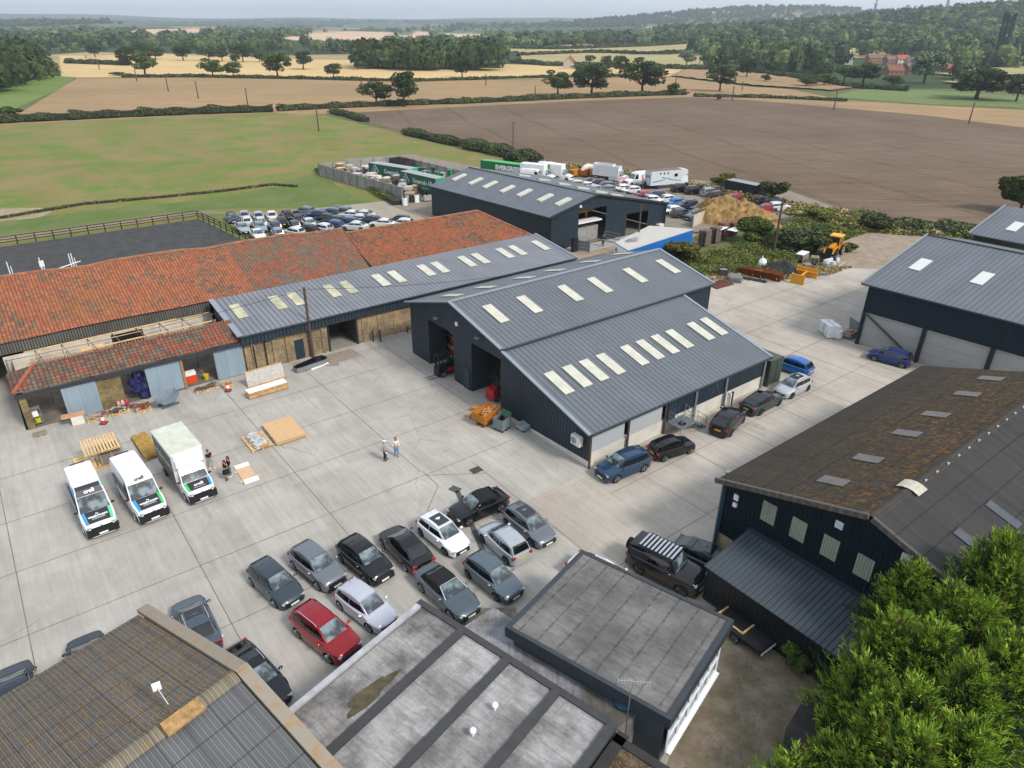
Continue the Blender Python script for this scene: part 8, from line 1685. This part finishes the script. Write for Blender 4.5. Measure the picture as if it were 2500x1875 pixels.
for x,y,yt,w,l,s,m in T3_:ptree(x,y,yt,H3,w,l,seed=s,mat=m,form='oak' if m is not PALE else 'tall' if w>150 and False else 'oak')
for k,(x,yt) in enumerate(((2098,45),(2120,40),(2150,52))):
    d=_ray(x,120,H3);tt=900/np.hypot(d[0],d[1]);X,Y_=d[0]*tt,d[1]*tt;zb=float(hz(X,Y_));d2=_ray(x,yt,H3);h=CAMH+d2[2]*900/math.hypot(d2[0],d2[1])-zb
    tree((X,Y_,zb),h,9,('leftmost of three tall poplars on the right skyline','tallest of three poplars on the right skyline','rightmost of three tall poplars on the right skyline')[k],seed=5+k,form='tall',mat=FARW,group='poplars on the skyline',name='poplar_tree')
ptree(380,598,578,H3,38,'single low round bush on the ploughed field edge',seed=7,form='bush',mat=BUSH,name='bush',cat='bush',nb=8,per=80,size=.06)
ptree(755,478,448,H1,90,'low dark bush in the stubble boundary',seed=8,form='bush',mat=HEDGE,name='bush',cat='bush',nb=8,per=80,size=.06)
ptree(45,742,655,H1,140,'dark bush at the left end of the long hedge',seed=9,form='bush',mat=BUSH,name='bush',cat='bush',nb=10,per=120,size=.05)
# nearer bushes
def nbush(x,y,R,w,h,label,mat,seed,n=14,per=420,size=.03,z=-.1,form='bush'):
    q=G(x,y,R,z);return tree((q.x,q.y,z-.25*0),h*1.05,w*1.1,label,seed=seed,form=form,mat=mat,group='shrubs around the farm',name='bush',cat='bush',nb=n,per=per,size=size)
nbush(1310,855,RA,5.6,3.7,'olive green bush against the blue trailer',OLIVE,21)
nbush(1860,700,RA,6.5,4.6,'large bush with olive top under the tall pole',BUSH,22)
nbush(850,480,R9,9,4.5,'dark spreading bush between the tall pole and the digger',HEDGE,23,18,500)
nbush(1300,350,R9,6.,3.6,'round dark bush on the field edge beyond the digger',HEDGE,24)
nbush(1570,355,R9,3.,2.2,'smaller dark bush right of the round one',HEDGE,25,8,200,.05)
nbush(700,170,R9,7,5.2,'tall dark bush beside the black site cabin',HEDGE,26)
nbush(420,80,R9,6,3.4,'olive bush left of the black site cabin',OLIVE,27)
nbush(80,120,RA,8.5,5.0,'dark bush behind the long green container',HEDGE,28)
nbush(2180,250,R9,9,6.5,'broad green tree at the right edge beyond the grain stores',BUSH,29,16,420,.035,-.2,'oak')
nbush(1000,300,R9,6,3,'pale weedy bush on the field edge above the straw',WEED,30)
nbush(1150,480,R9,3,1.8,'low green clump behind the digger',WEED,31,8,200,.05)
nbush(700,915,R10,1.3,1.9,'fresh green sapling left of a pair by the black shed',OAKL,32,7,160,.05,0);nbush(780,975,R10,1.4,1.8,'fresh green sapling right of a pair by the black shed',OAKL,33,7,160,.05,0)
# hedges
def hedge(label,pts,w,h,mat,seed,dens=22,size=.28,name='hedge',z=-.2,rag=.35,flat=True):
    size*=.6;dens*=2.2
    rng=np.random.default_rng(seed);P=[];N=[];b=MB()
    for p,q in zip(pts,pts[1:]):
        d=q-p;L_=d.length;n=int(L_*dens*w*.5);t=rng.random(n);u=d.normalized();nn=np.array([-u.y,u.x,0]);a=rng.uniform(-math.pi*.1,math.pi*1.1,n)
        wob=1+rag*np.sin(t*L_*.55+seed)*.5+rag*np.sin(t*L_*.17+2)*.5
        base=np.array([[p.x,p.y,p.z]])+t[:,None]*np.array([[d.x,d.y,d.z]])
        P.append(base+nn[None]*(np.cos(a)*w/2*wob)[:,None]+np.array([[0,0,1]])*(h*.25+np.abs(np.sin(a))*h*.7*wob)[:,None]);N.append(nn[None]*np.cos(a)[:,None]+np.array([[0,0,1]])*np.sin(a)[:,None])
        for k in range(max(1,int(L_/8))):
            c0=p+d*(k/max(1,int(L_/8)));c1=p+d*((k+1)/max(1,int(L_/8)));b.bar(c0+Vector((0,0,h*.4)),c1+Vector((0,0,h*.4)),w*.7,h*.75)
    P=np.concatenate(P);N=np.concatenate(N);org=np.array([pts[0].x,pts[0].y,z]);t=thing(name,label,'hedge',tuple(org),0,'field hedges')
    quads_obj('leaves',cards(P-org,N,size,rng),mat,t);b.build('stems',M('#23291a',.95,0,.2),t);return t
def HP(l,R=FU):return [GT(x,y,R)-Vector((0,0,.2)) for x,y in l]
hedge('long dark hedge between the green pasture and the stubble',HP([(-250,292),(0,264),(150,257),(300,250),(450,244),(590,240)]),4.5,2.6,HEDGE,1,16,.42)
hedge('broken hedge line along the top of the ploughed field',HP([(600,238),(720,232),(860,226),(1000,222),(1200,213),(1350,207),(1480,203)]),4.5,2.,HEDGE,2,8,.6)
hedge('dark scrub line descending between pasture and ploughed soil',HP([(720,243),(760,252),(790,262)]),4,1.8,HEDGE,3)
hedge('clipped scrub stretch beside the ploughed soil',HP([(880,288),(940,302),(1000,314)]),4.5,2.,HEDGE,4)
hedge('scrub hedge reaching the green container',HP([(1010,318),(1060,328),(1120,342),(1160,354)]),5,2.6,HEDGE,5)
hedge('thin boundary hedge below the field oaks on the left',HP([(265,166),(430,166),(640,170),(900,176)]),3.5,1.5,HEDGE,6,5,.9)
hedge('thin boundary hedge across the centre stubble',HP([(900,175),(1060,170),(1200,167),(1420,164)]),3.5,1.3,HEDGE,7,5,.9)
hedge('field edge hedge before the right hand hill',HP([(1480,150),(1600,152),(1700,166),(1830,188),(1960,196)]),5,2.4,HEDGE,8,6,1.)
hedge('distant hedge under the hillside stubble',HP([(1110,134),(1180,141),(1300,144),(1440,147),(1520,150)]),7,2.6,HEDGE,9,3,1.6)
hedge('distant hedge climbing between the hillside fields',HP([(1120,121),(1300,114),(1400,118),(1500,113),(1600,100)]),7,3,HEDGE,10,3,1.6)
hedge('dark hedge in the valley left of the hillside',HP([(1100,106),(1200,108),(1400,101),(1580,88)]),9,4,HEDGE,11,2,2.)
hedge('small hedge line at the far left fields',HP([(145,136),(200,138),(280,140)]),5,3,HEDGE,12,5,1.2)
hedge('field edge scrub at the foot of the right hill',HP([(1500,208),(1640,210),(1740,214),(1830,218)]),3,1.3,HEDGE,13,6,.6)
hedge('scrub strip between the concrete pad and ploughed field',HP([(1880,490),(1950,496),(2030,500),(2110,505)]),4.5,1.8,HEDGE,14,18,.3)
hedge('scrubby growth along the ploughed field behind the car park',HP([(1170,356),(1280,368),(1400,384),(1530,410),(1600,425),(1720,450),(1800,470),(1880,488)]),3.2,1.2,DRYW,15,16,.3)
hedge('low dry weeds along the pasture fence',HP([(0,470),(180,440),(350,425),(480,412),(590,398),(640,402)]),1.1,.5,WEED,16,10,.22)
hedge('rank weeds at the foot of the concrete compound wall',[G(110,190,RB),G(400,270,RB),G(650,370,RB),G(890,520,RB)],2.6,.9,WEED,17,26,.16)
# undergrowth east of the warehouse: one mass
def mass(name,label,poly,h,mat,seed,n,size,cat='undergrowth',z=-.1,R=None):
    rng=np.random.default_rng(seed);q=poly;xs=[p.x for p in q];ys=[p.y for p in q];P=[]
    X=rng.uniform(min(xs),max(xs),n*3);Y_=rng.uniform(min(ys),max(ys),n*3);ins=np.zeros(n*3,bool)
    for i in range(len(q)):
        a,b=q[i],q[(i+1)%len(q)];c=((a.y>Y_)!=(b.y>Y_))&(X<(b.x-a.x)*(Y_-a.y)/(b.y-a.y+1e-9)+a.x);ins^=c
    X,Y_=X[ins][:n],Y_[ins][:n];Z=z+h*(.5+.5*np.sin(X*.9+seed)*np.sin(Y_*.8+1))*rng.random(len(X))+.05
    Pn=np.stack([X,Y_,Z],1);org=np.array([Pn[:,0].mean(),Pn[:,1].mean(),z]);N=np.tile([0,0,1.],(len(X),1));o=quads_obj(name,cards(Pn-org,N,size,rng,1.6),mat,None,tuple(org));tag(o,label,cat,None,'stuff');return o
ug=[W(29,-1),W(34,-5),W(44,-5),W(56,-4.5),W(66,-4),W(76,-6),W(88,-10),W(98,-2),W(92,4),W(70,4),W(60,6),W(52,8.5),W(47,2),W(40,1.5),W(33,2)]
mass('undergrowth','rank green undergrowth between the warehouse and the straw heap',ug,1.2,WEED,1,42000,.075)
mass('undergrowth','dark bramble mass mixed through the green undergrowth',ug,1.3,OAKL,2,22000,.08)
mass('dry_undergrowth','brown dry stems scattered through the green undergrowth',ug,1.1,DRYW,12,9000,.07)
mass('dry_weeds','dry straw coloured stems at the edge of the concrete',[W(40,.5),W(52,4),W(60,8),W(64,12),W(58,12),W(50,9),W(42,3)],.3,DRYW,3,5000,.09)
mass('field_margin_grass','tall dry grass margin along the ploughed field',PG([(1700,440),(1860,470),(1990,490),(2140,500),(2160,520),(1980,510),(1850,500),(1760,480),(1690,460)]),1.4,DRYW,4,9000,.14)
mass('field_margin_weeds','green weeds along the ploughed field margin',PG([(1700,440),(1860,470),(1990,490),(2140,500),(2160,520),(1980,510),(1850,500),(1760,480),(1690,460)]),1.2,WEED,5,9000,.14)
mass('pad_rubble_grass','grass tufts at the corner behind the flat roofed office',[W(-13,46.4),W(-6.2,44.6),W(-4.2,41),W(-4.1,56),W(-12,60),W(-16,50)],.16,WEED,6,3000,.02,'grass',0.012)
# distant woods: masses
def wood(name,label,seeds,mat,seed,per=46,core=True,sz=.11):
    "seeds: list of (x,y,z,h,w)"
    rng=np.random.default_rng(seed);n=len(seeds);S=np.array(seeds);allQ=[]
    u=rng.normal(0,1,(n,per,3));u/=np.linalg.norm(u,axis=2)[:,:,None];u[:,:,2]=np.abs(u[:,:,2])*1.35-.5
    lob=1+.22*np.sin(u[:,:,0]*5+rng.uniform(0,6,(n,1)))+.15*np.sin(u[:,:,1]*7+rng.uniform(0,6,(n,1)))
    P=S[:,None,:3]+np.stack([u[:,:,0]*S[:,None,4]*.5*lob,u[:,:,1]*S[:,None,4]*.5*lob,S[:,None,3]*(.45+.5*u[:,:,2]*lob)],2)
    Q=cards(P.reshape(-1,3),u.reshape(-1,3),np.repeat(S[:,4]*sz*1.15,per),rng,1.,.6)
    # cores
    lat=[(math.cos(a)*.33,math.sin(a)*.33) for a in [2*math.pi*k/7 for k in range(7)]]
    cq=[]
    for k in range(7):
        (x0,y0),(x1,y1)=lat[k],lat[(k+1)%7]
        for z0,z1,s0,s1 in((0.12,.45,.6,1.),(.45,.78,1.,.75),(.78,.88,.75,.1)):
            cq.append([(x0*s0,y0*s0,z0),(x1*s0,y1*s0,z0),(x1*s1,y1*s1,z1),(x0*s1,y0*s1,z1)])
    cq=np.array(cq);CQ=S[:,None,None,:3]+cq[None]*np.stack([S[:,4],S[:,4],S[:,3]],1)[:,None,None,:]
    Q=np.concatenate([Q,CQ.reshape(-1,4,3)]);org=np.array([S[:,0].mean(),S[:,1].mean(),S[:,2].min()])
    o=quads_obj(name,Q-org,mat,None,tuple(org));tag(o,label,'woodland',None,'stuff');return o
def pinpoly(x,y,q):
    c=False;n=len(q)
    for i in range(n):
        a,b=q[i],q[(i+1)%n]
        if (a[1]>y)!=(b[1]>y) and x<(b[0]-a[0])*(y-a[1])/(b[1]-a[1])+a[0]:c=not c
    return c
def strip_trees(pp,n,hr,seed,wr=(.75,1.1),spread=0.,R=FU,excl=()):
    "scatter along/inside a picture-plane polygon dropped onto the terrain"
    r=random.Random(seed);xs=[p[0] for p in pp];ys=[p[1] for p in pp];o=[];tries=0
    while len(o)<n and tries<n*30:
        tries+=1;x,y=r.uniform(min(xs),max(xs)),r.uniform(min(ys),max(ys))
        if not pinpoly(x,y,pp) or any(pinpoly(x,y,e) for e in excl):continue
        q=GT(x,y,R)
        if q is None or math.hypot(q.x,q.y)>8700:continue
        dq=math.hypot(q.x,q.y)
        if excl and any(pinpoly(x,y-10*FPX*.8848/dq,e) for e in excl):continue
        if dq>1200 and math.sin(q.x/210+2*math.sin(q.y/900))+math.sin(q.y/330+1.7*math.sin(q.x/500))>.25:continue
        h=r.uniform(*hr);o.append((q.x,q.y,q.z-.5,h,h*r.uniform(*wr)))
    return o
wood('copse_woodland','long dark copse across the centre of the pale stubble',strip_trees([(775,148),(790,140),(880,138),(1050,140),(1085,146),(1080,152),(900,152)],80,(14,21),1),OAK,1,150,True,.06)
wood('copse_woodland','lighter trees mixed in the long central copse',strip_trees([(775,148),(790,140),(880,136),(1050,138),(1085,146),(900,150)],34,(12,19),2),OAKL,2,150,True,.06)
wood('left_edge_woodland','dark woodland at the left edge of the view',strip_trees([(-160,205),(-120,150),(20,140),(110,150),(118,160),(60,172),(20,196),(-20,205)],90,(15,22),3),OAK,3,190,True,.055)
wood('left_edge_woodland','bright green trees on the left woodland fringe',strip_trees([(70,170),(110,158),(120,166),(90,172)],5,(9,12),4),BUSH,4,220,True,.05)
wood('valley_trees','belt of trees behind the pale stubble across the valley',strip_trees([(60,122),(140,110),(420,112),(700,114),(790,122),(1000,118),(1100,124),(1080,106),(700,104),(300,104),(0,106),(-200,114),(-200,130)],115,(9,15),5,excl=FPOLY),FARW,5,70,True,.06)
wood('valley_trees','paler trees scattered through the valley belt',strip_trees([(60,122),(140,110),(420,112),(700,114),(790,124),(1000,120),(1100,124),(1080,106),(700,104),(300,104)],90,(10,15),6,excl=FPOLY),FARL,6,70,True,.06)
wood('far_woodland','hazy woods and hedgerow trees over the distant valley and ridge',strip_trees([(-150,104),(-150,52),(400,50),(800,50),(1300,50),(1620,60),(1600,86),(1400,98),(1100,104),(600,102)],850,(10,17),7,(1.,2.0),excl=FPOLY),FARW,7,40,True,.075)
wood('far_woodland','paler trees mixed into the distant valley woods',strip_trees([(-150,104),(-150,60),(400,56),(800,58),(1300,60),(1600,70),(1400,98),(1100,104),(600,100)],420,(10,17),8,(1.,1.8),excl=FPOLY),FARL,8,40,True,.075)
wood('ridge_woodland','bluish woods along the farthest ridge line',strip_trees([(-150,62),(-150,47),(400,46),(900,47),(1300,46),(1500,48),(1300,58),(700,60)],900,(12,20),21,(1.4,3.2)),FARW,21,36,True,.09)
def hill_trees(cond,n,hr,seed,box):
    r=random.Random(seed);o=[];t=0
    while len(o)<n and t<n*40:
        t+=1;x,y=r.uniform(box[0],box[1]),r.uniform(box[2],box[3])
        if not cond(x,y):continue
        h=r.uniform(*hr);o.append((x,y,float(hz(x,y))-.8,h,h*r.uniform(.75,1.15)))
    return o
def P_of(x,y,z):
    q=np.array([x,y,z-CAMH]);w_=q@_f
    if w_<1:return (-1e9,-1e9)
    return ((1250+q@_r/w_*FPX)*.8848,(937.5-q@_up/w_*FPX)*.8848)
FXH=FPOLY[0:2]+FPOLY[12:15]
def onhill(x,y):
    z=float(hz(x,y));px,py=P_of(x,y,z)
    if px<1250 or px>2420:return False
    if any(pinpoly(px,py,e) for e in FXH):return False
    lim=[(1250,56),(1480,74),(1560,84),(1620,84),(1480,130),(1490,148),(1700,160),(1830,186),(2000,196),(2080,168),(2250,160),(2450,160)]
    if px<1480:return py<np.interp(px,[1250,1480],[62,80])
    yl=np.interp(px,[1480,1540,1620,1700,1830,1960,2060,2110,2250,2450],[142,146,152,164,186,196,190,150,146,146])
    if 1822<px<2062 and 124<py<174:return False
    return py<yl and (px>1500 or py>100) or (py<82 and px<1640)
wood('hill_woodland','dark wooded hillside rising behind the hamlet on the right',hill_trees(onhill,2100,(11,22),9,(150,2400,480,2100)),FARW,9,80,True,.055)
wood('hill_woodland','lighter trees dotted over the right hand wooded hillside',hill_trees(onhill,800,(11,21),10,(150,1500,480,1500)),FARL,10,100,True,.05)
wood('hill_woodland','far dark ridge of woods behind the right hillside',hill_trees(lambda x,y:P_of(x,y,float(hz(x,y)))[0]>1150 and hz(x,y)>30,1500,(16,24),11,(300,4000,2400,4400)),FARW,11,40,True,.075)
# ---------------- big conifers at lower right ----------------
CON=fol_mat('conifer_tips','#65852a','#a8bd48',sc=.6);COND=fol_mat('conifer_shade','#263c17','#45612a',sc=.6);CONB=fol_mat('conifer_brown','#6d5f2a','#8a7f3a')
def conifer(base,h,r,label,seed,nf=900):
    nf=int(nf*.72)
    rng=np.random.default_rng(seed);t=thing('conifer_tree',label,'conifer',(base[0],base[1],0),0,'tall bright green conifers')
    Qs=[[],[],[]]
    for k in range(nf):
        f=rng.random()**.75;z=h*(.06+.93*f);a=rng.uniform(0,2*math.pi);prof=(1-f**1.35)**.85
        rr_=r*prof*(1+.22*math.sin(a*3+seed+f*5)+.15*math.sin(a*5+f*9))*rng.uniform(.6,1.15)
        tip=np.array([math.cos(a)*rr_,math.sin(a)*rr_,z]);up=.25+.9*f
        d=np.array([math.cos(a)*(1-.55*f),math.sin(a)*(1-.55*f),up]);d+=rng.normal(0,.18,3);d/=np.linalg.norm(d);L_=rng.uniform(1.1,2.1)
        n=60;s=rng.random(n);side=np.cross(d,rng.normal(0,1,3));side/=np.linalg.norm(side);nor=np.cross(d,side)
        w_=.2*(1-s)**.9*L_+.02;ang=rng.uniform(0,2*math.pi,n)
        off=(np.cos(ang)*w_)[:,None]*side+(np.sin(ang)*w_*.55)[:,None]*nor
        P=tip-d*L_*.5+d[None]*(s*L_)[:,None]+off
        sd=d[None]*.9+off/(w_[:,None]+.02)*.5+rng.normal(0,.2,(n,3));sd/=np.linalg.norm(sd,axis=1)[:,None]
        W_=np.cross(sd,rng.normal(0,1,(n,3)));W_/=np.linalg.norm(W_,axis=1)[:,None];l=rng.uniform(.12,.28,n)[:,None];w2=rng.uniform(.016,.034,n)[:,None]
        Q=np.stack([P-W_*w2,P+W_*w2,P+sd*l+W_*w2*.35,P+sd*l-W_*w2*.35],1)
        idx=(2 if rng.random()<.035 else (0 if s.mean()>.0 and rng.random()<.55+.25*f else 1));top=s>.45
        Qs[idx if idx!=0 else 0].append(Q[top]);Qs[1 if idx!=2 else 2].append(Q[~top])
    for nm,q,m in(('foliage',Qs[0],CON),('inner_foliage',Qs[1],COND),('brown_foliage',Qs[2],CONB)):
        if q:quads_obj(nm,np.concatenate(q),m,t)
    b=MB();b.tube([(0,0,0),(0,0,h*.5),(0,0,h*.93)],[.25,.16,.03],10);b.build('trunk',BARKM,t,local=True)
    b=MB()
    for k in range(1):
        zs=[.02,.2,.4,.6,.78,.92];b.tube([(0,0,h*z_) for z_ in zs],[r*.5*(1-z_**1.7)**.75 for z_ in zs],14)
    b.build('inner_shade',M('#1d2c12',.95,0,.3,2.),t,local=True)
    return t
# conifer placement: tops and radii
for k,(x,y,zt,r,lab) in enumerate(((2125,150,9.5,2.6,'tallest conifer at the right edge reaching up to the barn verge'),(1520,330,7.2,1.8,'conifer with a pointed top in front of the barn wall panels'),(1760,470,7.4,2.0,'conifer between the pointed one and the right edge'),(1230,940,5.2,1.6,'small conifer nearest the lean-to shed end'),(1430,660,6.6,2.2,'broad conifer in the middle of the clump'),(1680,720,7.,2.3,'conifer in the heart of the clump'),(1950,560,7.6,2.5,'conifer filling the right side of the clump'),(1330,1150,5.2,1.6,'conifer on the left flank above the dark path'),(1550,1080,6.4,2.3,'bright conifer low in the clump'),(1900,960,7.,2.5,'conifer at the lower right edge'),(1290,1330,4.8,1.5,'conifer with pale tips at the bottom of the view'),(1550,1380,6.,2.3,'conifer with brown sprays at the bottom'),(1900,1350,6.6,2.5,'conifer at the bottom right corner'),(1000,1450,3.2,1.2,'low conifer at the bottom left of the clump'),(760,1540,2.6,1.0,'lowest conifer spray at the bottom edge'),(2180,800,8,2.6,'conifer cut by the right edge'),(1150,1500,4.,1.5,'low conifer filling the bottom edge'),(2150,330,8.6,2.4,'conifer just below the tallest one'))):
    q=G(x,y,R10,zt);conifer((q.x,q.y),zt,r,lab,60+k,int(230*r*zt/6.5))
